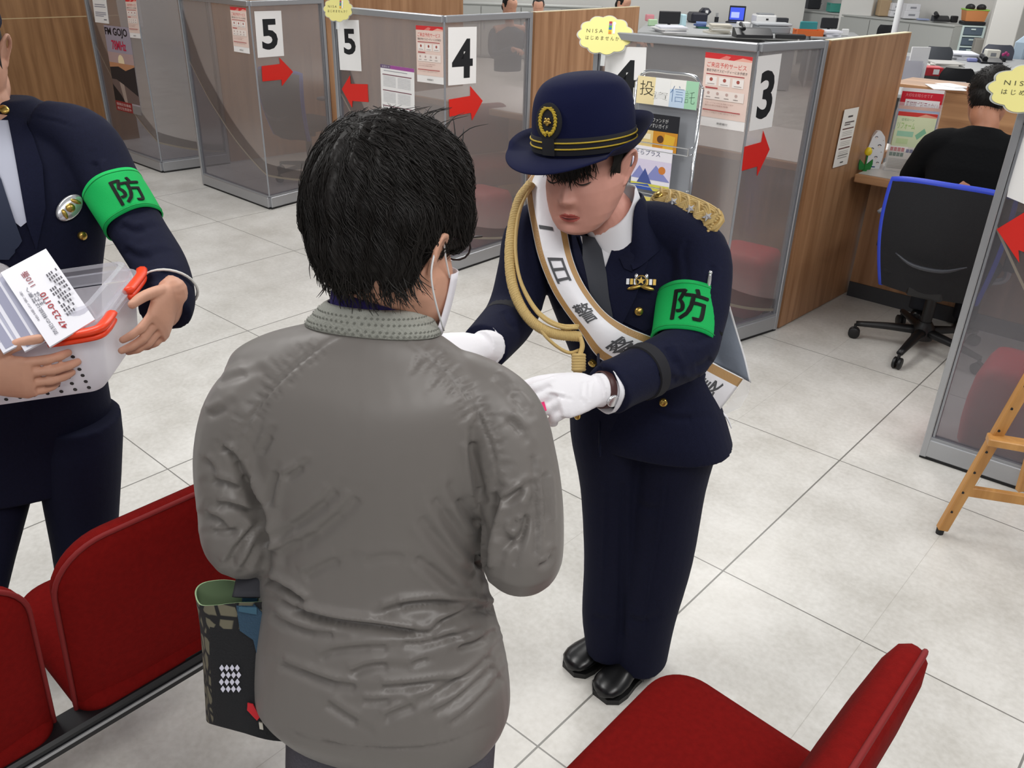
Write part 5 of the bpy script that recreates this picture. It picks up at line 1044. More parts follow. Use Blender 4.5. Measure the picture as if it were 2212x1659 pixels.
def pocket(z, w, h, label, els, base, dx=0., tilt=.04):
    o = cB+RX*(dx-w/2)+nR*(.034+tilt*.3)+Z*z; up = unit(Z-nR*tilt*-1*.3); TL = o+up*h; return sheet('brochure', label, 'brochure', TL, TL+RX*w, o, els, base, .004, 'brochures in the leaflet rack')
pocket(levels[0]-.165, .20, .30-.145, 'black brochure with gold photos in the top pocket of the rack', [('r', 0, 0, 1, .42, '23242a'), ('t', .06, .1, .75, .22, '暮らしのファンドが', 'c9c9c9', .0), ('t', .06, .25, .75, .37, 'わかりやすいガイド', 'c9c9c9', .0), ('r', .05, .45, .42, .98, 'e2c98a'), ('r', .42, .45, 1, 1, 'cf8f2e'), ('c', .6, .66, .08, '5a3a22'), ('p', [(.7, .5), (.95, .55), (.9, .98), (.66, .98)], 'e0b23a'), ('r', .1, .55, .36, .7, 'f0e4c4')], '26272c', -.01)
pocket(levels[1]-.150, .19, .19, 'white brochure with blue mountain picture in the second pocket', [('t', .05, .08, .7, .2, 'そらプラス', '3a3f66', .0), ('r', 0, .3, 1, .75, 'dcd4ea'), ('p', [(0, .75), (.2, .45), (.4, .7), (.62, .4), (1, .75)], '8a90c8'), ('p', [(.1, .95), (.35, .5), (.6, .95)], '4a5a9a'), ('c', .78, .5, .09, 'd0803a'), ('r', 0, .85, 1, 1, 'd8d25a'), ('p', [(.0, .9), (.45, .86), (.6, 1), (0, 1)], '3a5ab0')], 'efecf4', -.02)
pocket(levels[2]-.150, .19, .17, 'yellow and white brochure low in the rack behind the officer', [('r', 0, 0, 1, .3, 'e0d070'), ('t', .1, .4, .8, .55, 'ご案内', '444a60', 0), ('r', 0, .7, 1, 1, '9ab4e0')], 'f2f0ea', .0)
pocket(levels[3]-.150, .19, .17, 'pale blue brochure in the lowest pocket of the rack', [('r', 0, 0, 1, .3, '7fa8dc'), ('t', .1, .4, .8, .55, 'ご案内', '444a60', 0)], 'eef2f6', .0)
# ------------------------------------------------------------------ easel
ez = thing('easel', (-.33, 2.85, 0), 'wooden display easel at the right edge', 'easel'); e0 = onz(2029, 1152); etop = at(2292, 700, 2.42)
k = MB(); d = unit(etop-e0); k.bar(e0+d*.02, etop, .034, .026, EASEL, up=CF, bev=.003)
k.build('front_leg', ez); k = MB(); k.lathe([(.012, 0), (.013, .02)], e0, DARKGAP, 14); k.build('foot_cap', ez)
k = MB()
for f in np.linspace(.13, .95, 9): p = e0+(etop-e0)*f; n = unit(CAM-p); n = unit(n-d*(n@d)); k.lathe([(.0045, 0), (.0045, .001)], p+n*.0165, DARKGAP, 10, n)
k.build('peg_hole', ez)
c1 = e0+(etop-e0)*.235; k = MB(); k.bar(c1, c1+V(.34, .16, .005), .022, .035, EASEL, bev=.003); k.build('cross_bar', ez)
b0 = onz(2192, 1048)+V(.03, -.08, 0); k = MB(); k.bar(b0+Z*.03, at(2330, 640, 2.62), .03, .024, EASEL, up=CF, bev=.003); k.build('rear_leg', ez)
k = MB(); k.bar(e0+V(.52, .2, .02), etop+V(.06, .03, 0), .034, .026, EASEL, up=CF, bev=.003); k.build('front_leg', ez)
c2 = e0+(etop-e0)*.50; k = MB(); k.bar(c2-V(.02, .0, 0)+V(.005, -.03, 0), c2+V(.42, .18, 0)+V(.005, -.03, 0), .05, .025, EASEL, bev=.003); k.build('ledge', ez)
# ------------------------------------------------------------------ booth 3: chair, seated man, things on the counter
oc = thing('office_chair', (-1.02, 4.25, 0), 'black office chair with bright blue edge behind the seated man', 'chair')
MESHB = mat('black_mesh_fabric', '141519', .8, bump=(500, .3)); BLUE = mat('blue_trim', '2f48c8', .5); cx0 = V(-1.01, 4.24, 0); fwd = unit(V(-.08, 1, 0)); rgt = V(fwd[1], -fwd[0], 0)
def cpt(x, y, z): return cx0+rgt*x+fwd*y+Z*z
k = MB(); Gb = []; edge = []
for i in range(17):
    z = .345+.50*i/16; t = i/16; w = .205+.035*math.sin(t*2.2)+.012*t; row = []
    for j in range(15): s = -1+2*j/14; row.append(cpt(s*w, -.235-.055*math.sin((t)*2.4)-.02*t+.05*s*s, z+.018*(1-abs(s)**3)*t))
    Gb.append(row)
Gb = np.array(Gb); k.grid(Gb, MESHB); k.grid(Gb+fwd*.03, MESHB); br = [Gb[i][0] for i in range(17)]+[Gb[16][j] for j in range(1, 15)]+[Gb[15-i][14] for i in range(16)]
b = k.build('backrest', oc, smooth=True); k = MB(); k.tube(np.array(br)+fwd*.015, .0165, BLUE, n=10, per=1, flat=1.0); k.build('blue_edge', b, smooth=True)
k = MB(); k.tube([cpt(-.15, -.300, .54), cpt(-.06, -.318, .505), cpt(.06, -.318, .505), cpt(.15, -.300, .54)], [.003, .009, .009, .003], mat('grey_arc', '3a3c42', .35), n=8); k.build('back_arc', b, smooth=True)
k, _ = pad(np.stack([rgt, fwd, Z], 1), cpt(0, .0, .43), .48, .46, .06, (.08, .08), (.015, .0), MESHB); k.build('seat', oc, smooth=True)
k = MB(); k.bar(cpt(0, -.24, .36), cpt(0, .02, .36), .16, .05, BLACK, bev=.01); k.build('mechanism', oc); k = MB(); k.tube([cpt(0, 0, .36), cpt(0, 0, .09)], .026, BLACK, n=16, smooth=False); k.lathe([(.05, .06), (.05, .12), (.03, .15)], cpt(0, 0, 0), BLACK, 20); k.build('gas_column', oc, smooth=50)
for i in range(5):
    a = math.radians(198+72*i); dv = V(math.cos(a), math.sin(a), 0); tip = cx0+dv*.31; k = MB(); k.tube([cx0+dv*.03+Z*.10, cx0+dv*.17+Z*.092, tip+Z*.078], [.028, .022, .016], BLACK, n=10, flat=.8); lg = k.build('leg', oc, smooth=True)
    k = MB(); sd = np.cross(dv, Z)
    for s in (-1, 1): k.lathe([(.024, -.008), (.028, -.005), (.028, .005), (.024, .008)], tip+sd*s*.012+Z*.028, BLACK, 18, sd)
    k.tube([tip+Z*.03, tip+Z*.075], .008, BLACK, n=8); k.build('caster', lg, smooth=50)
for s in (-1, 1):
    k = MB(); k.box(cpt(s*.28, .02, .66), (.075, .24, .025), mat('grey_arm_pad', '6d7078', .55), np.stack([rgt, fwd, Z], 1), .01); ap = k.build('armrest', oc); k = MB(); k.bar(cpt(s*.28, .0, .645), cpt(s*.28, .0, .47), .05, .032, BLACK, up=fwd, bev=.006); k.tube([cpt(s*.28, .0, .49), cpt(s*.275, .0, .43), cpt(s*.20, .0, .40)], .015, ALU, n=10); k.build('arm_post', ap)
copy_tree(oc, V(-4.93, -.05, 0), None, 'dark office chair dimly seen through the screen with the right-pointing 5'); oc['group'] = 'office chairs at the booths'
for o_ in COL.objects:
    if o_.get('label', '').startswith('dark office chair dimly'): o_['group'] = 'office chairs at the booths'
# seated man in black
S0 = person((-.98, 4.28, .0), 'person with short black hair in a black T-shirt, seated at the counter'); BT = mat('black_tshirt', '101113', .9, spec=.15, bump=(60, .15)); sf = unit(V(-.10, 1, 0)); sr = V(sf[1], -sf[0], 0); SP = lambda x, y, z: V(-1.02, 4.34, -.03)+sr*x+sf*y+Z*z
lean = .28
mb = MB(); mb.loft([ell(SP(0, a*lean, z), (sr, unit(sf-Z*lean)), rx, ry, 32, 2.3) for a, z, rx, ry in ((-.10, .44, .165, .12), (0, .58, .165, .118), (.14, .74, .178, .118), (.26, .88, .198, .115), (.34, .985, .200, .095), (.38, 1.035, .165, .075), (.40, 1.065, .085, .062), (.41, 1.075, .07, .058))])
SL_ = [SP(-.165, .09, .985), SP(-.225, .13, .88), SP(-.262, .19, .79)]; SR_ = [SP(.165, .09, .985), SP(.225, .13, .88), SP(.262, .19, .79)]
for A in (SL_, SR_): mb.tube([SP(0, .10, .98)]+A, [.07, .072, .072, .074], n=22)
tm = fuse(mb, .008, 4); cloth_obj('tshirt', tm, BT, S0)
mb = MB(); SH = hframe(math.radians(100), math.radians(-24), 0); Sc = SP(-.025, .205, 1.20); head_volume(mb, SH, Sc, 1.1, neck=([SP(0, .12, 1.08), SP(0, .09, 1.0)], [.056, .06]), nr=.055)
mb.tube([SP(0, .1, 1.0), SP(0, .0, .75), SP(0, -.05, .46)], [.07, .09, .1], n=16)
for A, s in ((SL_, -1), (SR_, 1)):
    w = SP(s*.14, .46, .775); mb.tube([SP(0, .09, .96)]+A+[SP(s*.255, .24, .775), SP(s*.2, .36, .775), w], [.04, .05, .048, .046, .042, .036, .028], n=16); hand_volume(mb, w, sf+sr*-s*.3, -Z, s, (.5, .5, .5, .5))
for s in (-1, 1): mb.tube([SP(s*.09, -.03, .50), SP(s*.11, .36, .52), SP(s*.11, .38, .25), SP(s*.11, .36, .08)], [.05, .04, .035, .03], n=12)
cloth_obj('body', fuse(mb, .0045, 2), mat('skin_tan', 'b87f62', .5, noise=(30, .06)), S0)
mb = MB(); [mb.tube([SP(s*.085, -.06, .50), SP(s*.11, .15, .53), SP(s*.11, .36, .53), SP(s*.11, .40, .3), SP(s*.11, .36, .07)], [.085, .085, .075, .065, .055], n=20) for s in (-1, 1)]; cloth_obj('trousers', fuse(mb, .008, 4), mat('dark_trousers', '1d2028', .85), S0)
for s in (-1, 1): shoe(S0, SP(s*.11, .36, 0), sf)
hb = MB(); q2 = lambda *a: Sc+SH@np.array(a); hb.ball(q2(0, -.013, .038), (.095, .112, .101), n=32, R=SH); hb.ball(q2(0, -.053, -.015), (.081, .060, .068), n=26, R=SH); hq_ = fuse(hb, .005, 3); o = cloth_obj('hair', hq_, HAIR, S0)
vv = co(hq_)+ORG[S0]; bvs = BVHTree.FromPolygons([tuple(x) for x in vv], [tuple(p.vertices) for p in hq_.polygons]); k = MB(); nn_ = nor(hq_)
for i in rng.choice(len(vv), 2200): p = vv[i]; n = nn_[i]; d = unit(n*.5-Z*.6+rng.normal(0, .25, 3)); k.tube([p, p+d*.007, p+d*.014-Z*.002], [.0008, .0007, .0002], HAIR, n=4, per=1, cap=False, smooth=False)
k.build('hair_strands', o)
# on the counter
CT = .7425
def oncounter(px, py): return onz(px, py, CT)
c = oncounter(1867, 369); t = thing('tulip_ornament', c, 'yellow wooden tulip with green leaves on the counter', 'ornament'); TG = mat('tulip_green', '1f7a34', .5); TY = mat('tulip_yellow', 'e8cf22', .45)
k = MB(); k.tube([c+Z*.005, c+Z*.08], .004, TG, n=8); k.lathe([(.012, 0), (.012, .006), (.0005, .008)], c, TG, 16); k.build('stem', t, smooth=50)
for s in (-1, 1): k = MB(); X = CR*s; k.prism([c+Z*.004-X*.002, c+X*.030+Z*.006, c+X*.036+Z*.035, c+X*.033+Z*.058, c+X*.018+Z*.044, c+X*.004+Z*.03], unit(V(.6, -.8, 0)), .010, TG); k.build('leaf', t)
k = MB(); k.lathe([(.002, 0), (.013, .004), (.0185, .014), (.0185, .024), (.0145, .034), (.0095, .041), (.0005, .037)], c+Z*.078, TY, 20); fb = k.build('flower', t, smooth=50)
c = oncounter(1884, 364); t = thing('pointed_card_stand', c, 'white pointed paper ornament with small face marks beside the tulip', 'ornament'); X = unit(V(.8, .6, 0)); n = unit(V(.6, -.8, 0)); WP = mat('white_card', 'eef0f4', .6); k = MB()
prof = [(-.036, 0), (.036, 0), (.042, .06), (.040, .125), (.030, .165), (.006, .192), (-.012, .190), (-.032, .160), (-.044, .10)]
k.prism([c+X*a+Z*b-n*.000 for a, b in prof], n, .035, WP); k.build('card_body', t); k = MB()
for a, b, r in ((-.012, .160, .008), (.012, .118, .010), (-.022, .100, .010), (.006, .058, .009), (-.018, .030, .007), (.02, .03, .008), (.026, .145, .003), (.028, .085, .004)):
    cc = c+X*a+Z*b+n*.0006; k.add([cc+X*r*math.cos(q)+Z*r*.8*math.sin(q) for q in np.linspace(0, math.pi, 10)], [tuple(range(10))], ink('3f4654')); k.add([cc+X*r*.7*math.cos(q)+Z*r*.7*math.sin(q)-Z*r*.3+n*.0004 for q in np.arange(12)/12*6.2832], [tuple(range(12))], ink('f0e6e2'))
k.add([c+X*a+Z*b+n*.0006 for a, b in ((-.02, .006), (.012, .006), (.012, .012), (-.02, .012))], [(0, 1, 2, 3)], ink('2a4a7a')); k.build('face_print', t)
ACR = mat('clear_acrylic', 'f2f4f6', .05, spec=.5, alpha=(.22, 'ffffff'))
n = unit(V(.28, -.96, 0)); X = V(-n[1], n[0], 0); 
c = oncounter(1953, 373); t = thing('leaflet_holder', c, 'clear acrylic leaflet holder full of bank leaflets on the counter', 'holder'); k = MB(); W2 = .104
for off, h, lo in ((0, .12, 0.), (.05, .34, 0), (.10, .40, 0)): k.box(c-n*off+Z*(h/2), (2*W2, .003, h), ACR, np.stack([X, -n, Z], 1))
for s in (-1, 1): k.box(c-n*.05+X*W2*s+Z*.15, (.003, .10, .30), ACR, np.stack([X, -n, Z], 1))
k.box(c-n*.05+Z*.002, (2*W2, .10, .003), ACR, np.stack([X, -n, Z], 1)); k.build('pockets', t)
def inholder(off, z0, h, w, label, els, base, dx=0): o = c-n*off+X*(dx-w/2)+Z*z0; sheet('leaflet', label, 'leaflet', o+Z*h, o+Z*h+X*w, o, els, base, .003, 'leaflets in the counter holder')
inholder(.094, .16, .245, .195, 'red leaflet at the back of the acrylic holder', [('r', 0, 0, 1, .07, 'ecebee'), ('t', .1, .1, .75, .17, '大切なお知らせです', 'e9a0a4', 0), ('r', .12, .22, .95, .46, 'f2eeee'), ('t', .15, .26, .92, .43, '長期間ご利用のない', '8e2a40', .01), ('r', .1, .52, .95, .55, 'e8c8cc'), ('r', .0, .62, 1, 1, 'a82a38')], 'cf2236')
inholder(.072, .12, .20, .195, 'blue and yellow leaflet in the middle of the acrylic holder', [('r', 0, 0, 1, .08, 'e0926a'), ('r', 0, .08, 1, .6, '7aa4dc'), ('t', .12, .18, .85, .36, 'マイカーローン', 'e6e04a', .01), ('r', 0, .6, 1, 1, 'd8c840')], '8fb4e0')
inholder(.046, .03, .265, .185, 'pale green leaflet reading 1.20% at the front of the holder', [('r', 0, 0, 1, .08, 'd4423c'), ('p', [(.5, .08), (.7, .02), (1, .06), (1, .08)], 'f0a890'), ('r', 0, .08, 1, .70, 'e2edc8'), ('t', .12, .12, .45, .17, '住宅ローン', '5a9a5a', 0), ('t', .05, .2, .5, .32, 'リフォーム', '9cc96a', .01), ('r', .08, .36, .5, .46, 'a6d8bc'), ('p', [(.55, .42), (.75, .28), (.82, .36), (.62, .5)], '8cc8a8'), ('r', .1, .5, .4, .6, 'cfe4b0'), ('r', 0, .70, 1, 1, 'eef0f0'), ('t', .18, .74, .68, .88, '1.20%', 'b0506a', .02), ('c', .82, .74, .06, '46b070')], 'eef2e4')
inholder(.004, .004, .125, .195, 'white leaflet with coloured buttons at the foot of the holder', [('r', 0, 0, .45, .18, 'f0efee')]+[('r', .03+.09*i, .05, .105+.09*i, .2, 'c4626a') for i in range(4)]+[('r', .42+.09*i, .08, .495+.09*i, .22, '4a5088') for i in range(4)]+[('r', .03+.09*i, .25, .105+.09*i, .4, '3f6a58') for i in range(4)]+[('r', .03, .5+.06*i, .95-.1*(i % 3), .525+.06*i, 'a9a7a2') for i in range(7)], 'dcd9d4')
p = oncounter(1880, 352); k = MB(); k.box(p+Z*.07, (.06, .004, .14), ACR, np.stack([X, -n, Z], 1)); k.box(p+Z*.07-n*.03+X*.03, (.004, .06, .14), ACR, np.stack([X, -n, Z], 1)); k.box(p+Z*.002-n*.03, (.06, .06, .004), ACR, np.stack([X, -n, Z], 1)); tag(k.build('acrylic_stand'), 'small clear acrylic stand behind the white pointed ornament', 'stand')
p = oncounter(1960, 388); k = MB(); k.box(p+Z*.001+V(.12, .03, 0), (.30, .20, .0016), ink('ecd9a0'), rotz(.35)); tag(k.build('paper'), 'cream sheet of paper on the counter in front of the seated man', 'paper')
Bn = at(208, 712, 1.50); Bf = at(312, 582, 1.74); Bl = at(-70, 752, 1.50); down = unit(at(192, 852, 1.535)-Bn)
ex = unit(Bl-Bn); ey = Bf-Bn; ey = unit(ey-ex*(ey@ex)); ez_ = np.cross(ex, ey); ez_ = ez_ if ez_@down < 0 else -ez_
LX, LY, LZ = .32, .262, .132; bo0 = Bn
BP = lambda x, y, z: bo0+ex*x+ey*y+ez_*z
# ------------------------------------------------------------------ police officer at the left edge holding the box of leaflets
Q0 = person((-2.02, .62, 0), 'person in navy police uniform holding a clear box, head out of frame'); Qf = unit(V(.93, -.37, 0)); Ql = V(.37, .93, 0)
def qs(px, py, d, rx, ry, t=0., p=2.3): return ell(at(px, py, d), (Ql, unit(Qf-Z*t)), rx, ry, 44, p)
QS = [(62, 1030, 2.12, .205, .135), (52, 930, 2.06, .20, .135), (42, 800, 1.99, .185, .128), (35, 640, 1.92, .178, .122), (30, 520, 1.885, .190, .125), (25, 420, 1.865, .205, .125), (15, 330, 1.855, .218, .110), (8, 280, 1.855, .205, .088), (4, 250, 1.855, .155, .072), (2, 225, 1.855, .085, .062), (0, 212, 1.855, .066, .056)]
mb = MB(); mb.loft([qs(*q) for q in catmull(np.array(QS), 4)])
rw_a = BP(.262, -.055, -.02)
QL = [at(182, 305, 1.865), at(243, 400, 1.86), at(300, 500, 1.845), at(345, 575, 1.815), at(362, 640, 1.765), at(356, 678, 1.735)]
QR = [at(-165, 330, 1.90), at(-190, 480, 1.90), at(-170, 600, 1.80), at(-120, 690, 1.63), rw_a]
mb.tube([at(90, 270, 1.86)]+QL, [.055, .068, .062, .058, .057, .055, .052], n=26, per=5); mb.tube([at(-70, 275, 1.87)]+QR, [.055, .070, .064, .058, .053, .048], n=26, per=5)
qm = fuse(mb, .006, 5); sculpt(qm, [([(250, 480), (290, 500), (330, 490)], 8, .005), ([(255, 530), (300, 555), (350, 545)], 9, .006), ([(300, 600), (340, 600), (370, 585)], 8, .005), ([(20, 500), (60, 640), (70, 800), (60, 960)], 4, .003), ([(200, 330), (215, 400), (200, 470)], 8, .005), ([(60, 250), (120, 262), (160, 275)], 4, .002)])
cloth_obj('jacket', qm, NAVYD, Q0); qbv = BVHTree.FromPolygons([tuple(x) for x in co(qm)+ORG[Q0]], [tuple(p.vertices) for p in qm.polygons])
for A, rr in ((QL, .0555), (QR, .0505)):
    a, b = A[-2], A[-1]; d = unit(b-a); R = frame(d)
    if A is QL:
        k = MB(); k.tube([a-d*.02+(R[:, 0]*math.cos(t)+R[:, 1]*math.sin(t))*rr*1.04 for t in np.arange(30)/30*6.2832], .003, mat('white_cord', 'd9d9d4', .6), n=6, per=1, closed=True); k.build('cuff_cord', Q0, smooth=True)
# trousers and shoes
k = MB()
for x0, x1, d0, d1, w0, fx in ((5, -60, 2.08, 2.62, 100, -1), (170, 262, 2.09, 2.62, 92, 1)):
    hip = at(x0+12*0, 950, d0); ft = onz(195 if fx > 0 else -90, 1365 if fx > 0 else 1480, .05); k.loft([ell(hip+(ft-hip)*f, (Ql, Qf), r, r*1.15, 30) for f, r in ((-.12, .098), (0, .102), (.2, .094), (.5, .079), (.8, .068), (1., .064))])
    shoe(Q0, V(ft[0], ft[1], 0), Qf+Ql*fx*.25, .27, .095)
cloth_obj('trousers', fuse(k, .007, 4), NAVYD, Q0)
# body, head above the frame, hands round the box
def q_on(px, py, lift=.004): return on_o(px, py, lift, qbv)
mb = MB(); QM = hframe(math.radians(-38), math.radians(-22), 0); Qc = at(-84, 112, 1.79); head_volume(mb, QM, Qc, 1.03, neck=([at(-42, 215, 1.83), at(-15, 290, 1.86)], [.056, .06]), nr=.056)
mb.tube([at(4, 260, 1.86), at(30, 560, 1.90), at(45, 930, 2.05)], [.07, .1, .1], n=16)
LS = 1 if np.cross(BP(-.02, .06, -.115)-BP(-.055, .215, -.045), ex)@ez_ > 0 else -1; RS = 1 if np.cross(BP(.03, -.02, -.085)-BP(.215, -.05, -.035), ey)@ez_ > 0 else -1
lw = BP(-.060, .232, -.038); ly = BP(-.020, .06, -.115)-lw; rw_ = BP(.215, -.056, -.030); ry_ = BP(.03, -.030, -.080)-rw_
for A in (QL, QR): mb.tube([at(20, 330, 1.87)]+A+([lw] if A is QL else [rw_]), [.03]*len(A)+[.03, .031], n=14)
for x0, x1, d0, fx in ((5, -60, 2.08, -1), (170, 262, 2.09, 1)): mb.tube([at(x0, 950, d0), onz(195 if fx > 0 else -90, 1365 if fx > 0 else 1480, .08)], [.05, .035], n=12)
mb.ball(lw, .030, n=14); mb.ball(rw_, .031, n=14)
hand_volume(mb, lw, ly, ex, LS, (.30, .35, .42, .5), (.1, .75, -.02), 1.04, .0, .05)
hand_volume(mb, rw_, ry_, ey, RS, (.30, .32, .36, .42), (.1, .62, -.02), 1.04, .0, .05)
qb = fuse(mb, .0027, 2); cloth_obj('body', qb, SKIN, Q0)
QP = lambda *a: Qc+QM@np.array(a, float)
k = MB(); k.ball(QP(0, -.012, .03), (.081, .098, .092), n=28, R=QM); k.ball(QP(0, -.05, -.03), (.064, .05, .05), n=20, R=QM); cloth_obj('hair', fuse(k, .006, 3), HAIR, Q0)
k = MB(); k.tube([QP(-.078, .01, .04), QP(-.070, .03, -.04), QP(-.045, .055, -.10), QP(0, .075, -.122), QP(.045, .055, -.10), QP(.070, .03, -.04), QP(.078, .01, .04)], .0055, mat('chin_strap', '2a2420', .5), n=8, per=5, flat=.4); k.build('chin_strap', Q0, smooth=True)
hc2 = QP(0, -.01, .05); k = MB(); k.loft([[hc2+QM@V(r*math.cos(a), r*1.12*math.sin(a), z) for a in np.arange(40)/40*6.2832] for r, z in ((.092, 0), (.094, .035), (.110, .06), (.124, .085), (.118, .095), (.05, .105), (.002, .107))], NAVYD); k.prism([hc2+QM@V(.088*math.cos(a), .095*math.sin(a)*1.0+(.055*math.sin(a)), -.006-.018*math.sin(a)) for a in np.linspace(.25, math.pi-.25, 20)], QM[:, 2], .004, LEATHER); k.build('peaked_cap', Q0, smooth=40)
# shirt, tie, lapel, armband, badge, buttons, epaulette mark
def qdrape(pts, m, name, lift): 
    global obv
    keep_, obv_ = obv, qbv; globals()['obv'] = qbv; o = drape_poly(pts, m, name, Q0, lift); globals()['obv'] = keep_; return o
qdrape([(-40, 262), (18, 262), (42, 380), (60, 478), (45, 490), (20, 470), (-40, 440)], mat('pale_blue_shirt', 'bfc2d2', .8), 'shirt_front', .004)
qdrape([(-40, 300), (4, 390), (30, 470), (48, 520), (20, 560), (-40, 560)], mat('navy_tie', '1d2740', .7), 'necktie', .008)
qdrape([(18, 255), (60, 262), (92, 360), (98, 450), (78, 540), (58, 482), (40, 380)], NAVY, 'lapel', .007)
armband(at(243, 402, 1.86), at(290, 484, 1.848), .0655, .0645, '防', ((.05, .25, -.85, .85),), Q0)
def qbut(px, py, r): p, n = q_on(px, py, .010); k = MB(); k.lathe([(r*.95, -.006), (r, 0), (r*.9, .003), (r*.45, .0045), (.0003, .0048)], p, BRASS, 18, n); k.build('button', Q0, smooth=60)
qbut(174, 508, .0095); qbut(52, 600, .0095); qbut(60, 780, .0095)
p_, n_ = q_on(148, 449, .008); yy = unit(at(172, 428, 1.75)-at(128, 470, 1.75)); yy = unit(yy-n_*(yy@n_)); xx = np.cross(yy, n_); k = MB(); k.loft([[p_+(yy*math.cos(a)*.034+xx*math.sin(a)*.020)*r+n_*z for a in np.arange(36)/36*6.2832] for r, z in ((1, -.004), (1, .002), (.9, .005), (.3, .006))], SILVER); bd = k.build('chest_badge', Q0, smooth=60)
k = MB(); R_ = np.stack([xx, yy, n_], 1); k.ball(p_+n_*.006, (.010, .010, .004), BRASS, n=12, R=R_); k.ball(p_+yy*.018+n_*.005, (.012, .005, .003), BRASS, n=10, R=R_@rotz(.4)); k.ball(p_-yy*.018+n_*.005, (.012, .005, .003), BRASS, n=10, R=R_@rotz(-.4)); k.build('badge_emblem', bd, smooth=True)
p_, n_ = q_on(10, 240, .006); k = MB(); k.ball(p_, (.012, .010, .005), BRASS, n=12, R=frame(n_)); k.build('collar_pin', Q0, smooth=True)
# ------------------------------------------------------------------ clear storage box with orange latches
ORA_ = mat('orange_latch', 'f2451f', .35); CLR = mat('clear_polypropylene', 'e8e8ee', .12, spec=.5, alpha=(.30, 'f4f4f8')); BSK = mat('white_basket_plastic', 'e6e4ea', .4, alpha=(.72, 'f4f4f8')); DOT = mat('basket_holes', '3a3838', .8)
def rrect(x0, y0, x1, y1, r, z, n=7):
    out = []
    for cx1, cy1, a0 in ((x1-r, y1-r, 0), (x0+r, y1-r, 1), (x0+r, y0+r, 2), (x1-r, y0+r, 3)):
        for i in range(n): a = (a0+i/(n-1))*math.pi/2; out.append(BP(cx1+r*math.cos(a), cy1+r*math.sin(a), z))
    return np.array(out)
bx_ = thing('storage_box', BP(LX/2, LY/2, -LZ), 'clear plastic storage box with orange latches, held against the uniform', 'box')
k = MB(); t = .018; k.loft([rrect(t+.030, t+.004, LX-t-.012, LY-t-.012, .02, -LZ), rrect(t+.018, t, LX-t, LY-t, .028, -LZ+.01), rrect(.006, .006, LX-.006, LY-.006, .035, -.012)], BSK, cap=False); k.add(rrect(t+.030, t+.004, LX-t-.012, LY-t-.012, .02, -LZ), [tuple(range(28))], BSK); k.build('basket', bx_, smooth=50)
for s in range(1):
    k = MB()
    for i in range(9):
        for j in range(6):
            u = .03+i*.026; z = -LZ+.012+j*.014; off = np.interp(z, [-LZ, -LZ+.01, -.012], [t+.004, t, .006]); off1 = np.interp(z, [-LZ, -LZ+.01, -.012], [t+.030, t+.018, .006])
            if s == 0: p = BP(u+.035, off-.001, z); n1, a1 = -ey, ex
            elif s == 1: p = BP(off1-.001, u*.85+.03, z); n1, a1 = -ex, ey
            if j > 2 and s == 1: continue
            k.add([p+a1*.004*math.cos(q)+ez_*.0035*math.sin(q) for q in np.arange(8)/8*6.2832], [tuple(range(8))], DOT)
    k.build('basket_holes', bx_)
k = MB(); k.loft([rrect(0, 0, LX, LY, .04, -.012), rrect(-.006, -.006, LX+.006, LY+.006, .044, -.010), rrect(-.007, -.007, LX+.007, LY+.007, .045, .006), rrect(-.004, -.004, LX+.004, LY+.004, .043, .012), rrect(.006, .006, LX-.006, LY-.006, .036, .012), rrect(.008, .008, LX-.008, LY-.008, .034, -.008)], CLR, cap=False); k.build('rim', bx_, smooth=50)
k = MB(); k.loft([rrect(.004, .004, LX-.004, LY-.004, .036, .012), rrect(.010, .010, LX-.010, LY-.010, .034, .034), rrect(.02, .02, LX-.02, LY-.02, .03, .036), rrect(.022, .022, LX-.022, LY-.022, .03, .030)], CLR, cap=False); k.build('raised_lip', bx_, smooth=50)
for (a, b) in ((BP(-.010, .035, -.002), BP(-.010, -.002, -.002)), ):
    pass
def latch(pts): k = MB(); k.tube(pts, .0075, ORA_, n=8, flat=1.5, ref=ez_, per=4); k.tube([p-ez_*.013 for p in pts], .006, ORA_, n=8, ref=ez_, per=4); k.build('orange_latch', bx_, smooth=True)
latch([BP(-.010, .055, .004), BP(-.011, .02, .003), BP(-.004, -.004, .002), BP(.03, -.011, .002), BP(.085, -.011, .002)])
latch([BP(-.010, .150, .006), BP(-.011, .19, .006), BP(-.010, .235, .006), BP(-.002, .262, .006)])
latch([BP(.19, -.010, .0), BP(.24, -.011, .0), BP(.29, -.010, .0)])
# leaflets standing in the box
def bleaf(TL, TR, BL, label, els, base, cat='leaflet'): sheet('leaflet', label, cat, TL, TR, BL, els, base, .004, 'leaflets in the storage box')
a, b, c3 = at(2, 592, 1.505), at(100, 540, 1.555), at(108, 752, 1.455)
dots = [('r', .60+.05*r, .28+.055*i, .63+.05*r, .315+.055*i, '55525a') for r in range(7) for i in range(10) if (i*7+r*3) % 5 and (r > 1 or i > 2) and (r < 5 or i < 7)]
def vt(u0, v0, u1, v1, s, col, off=.0): return ('v', u0, v0, u1, v1, s, col, off)
X_, Y_ = b-a, c3-a
m_ = sheet('leaflet', '', '', a, b, c3, dots, 'e4e3ea', .004, build=False); nn2 = unit(np.cross(X_, Y_)); nn2 = nn2 if nn2@(CAM-a) > 0 else -nn2
for (u0, v0, u1, v1, s, col) in ((.30, .12, .44, .32, '110番', '8a3540'), (.28, .40, .40, .56, 'または', '5a5a66'), (.20, .30, .28, .92, '防犯の相談は警察へ', '5a5a66'), (.38, .44, .50, .92, '47-23-0110', 'a03038'), (.08, .3, .13, .7, '地域の安全', '77757f')):
    letter(m_, s, lambda u, v: a+nn2*.0052+np.outer(u, X_)+np.outer(v, Y_), u0, v0, u1, v1, ink(col), .012, rot=90)
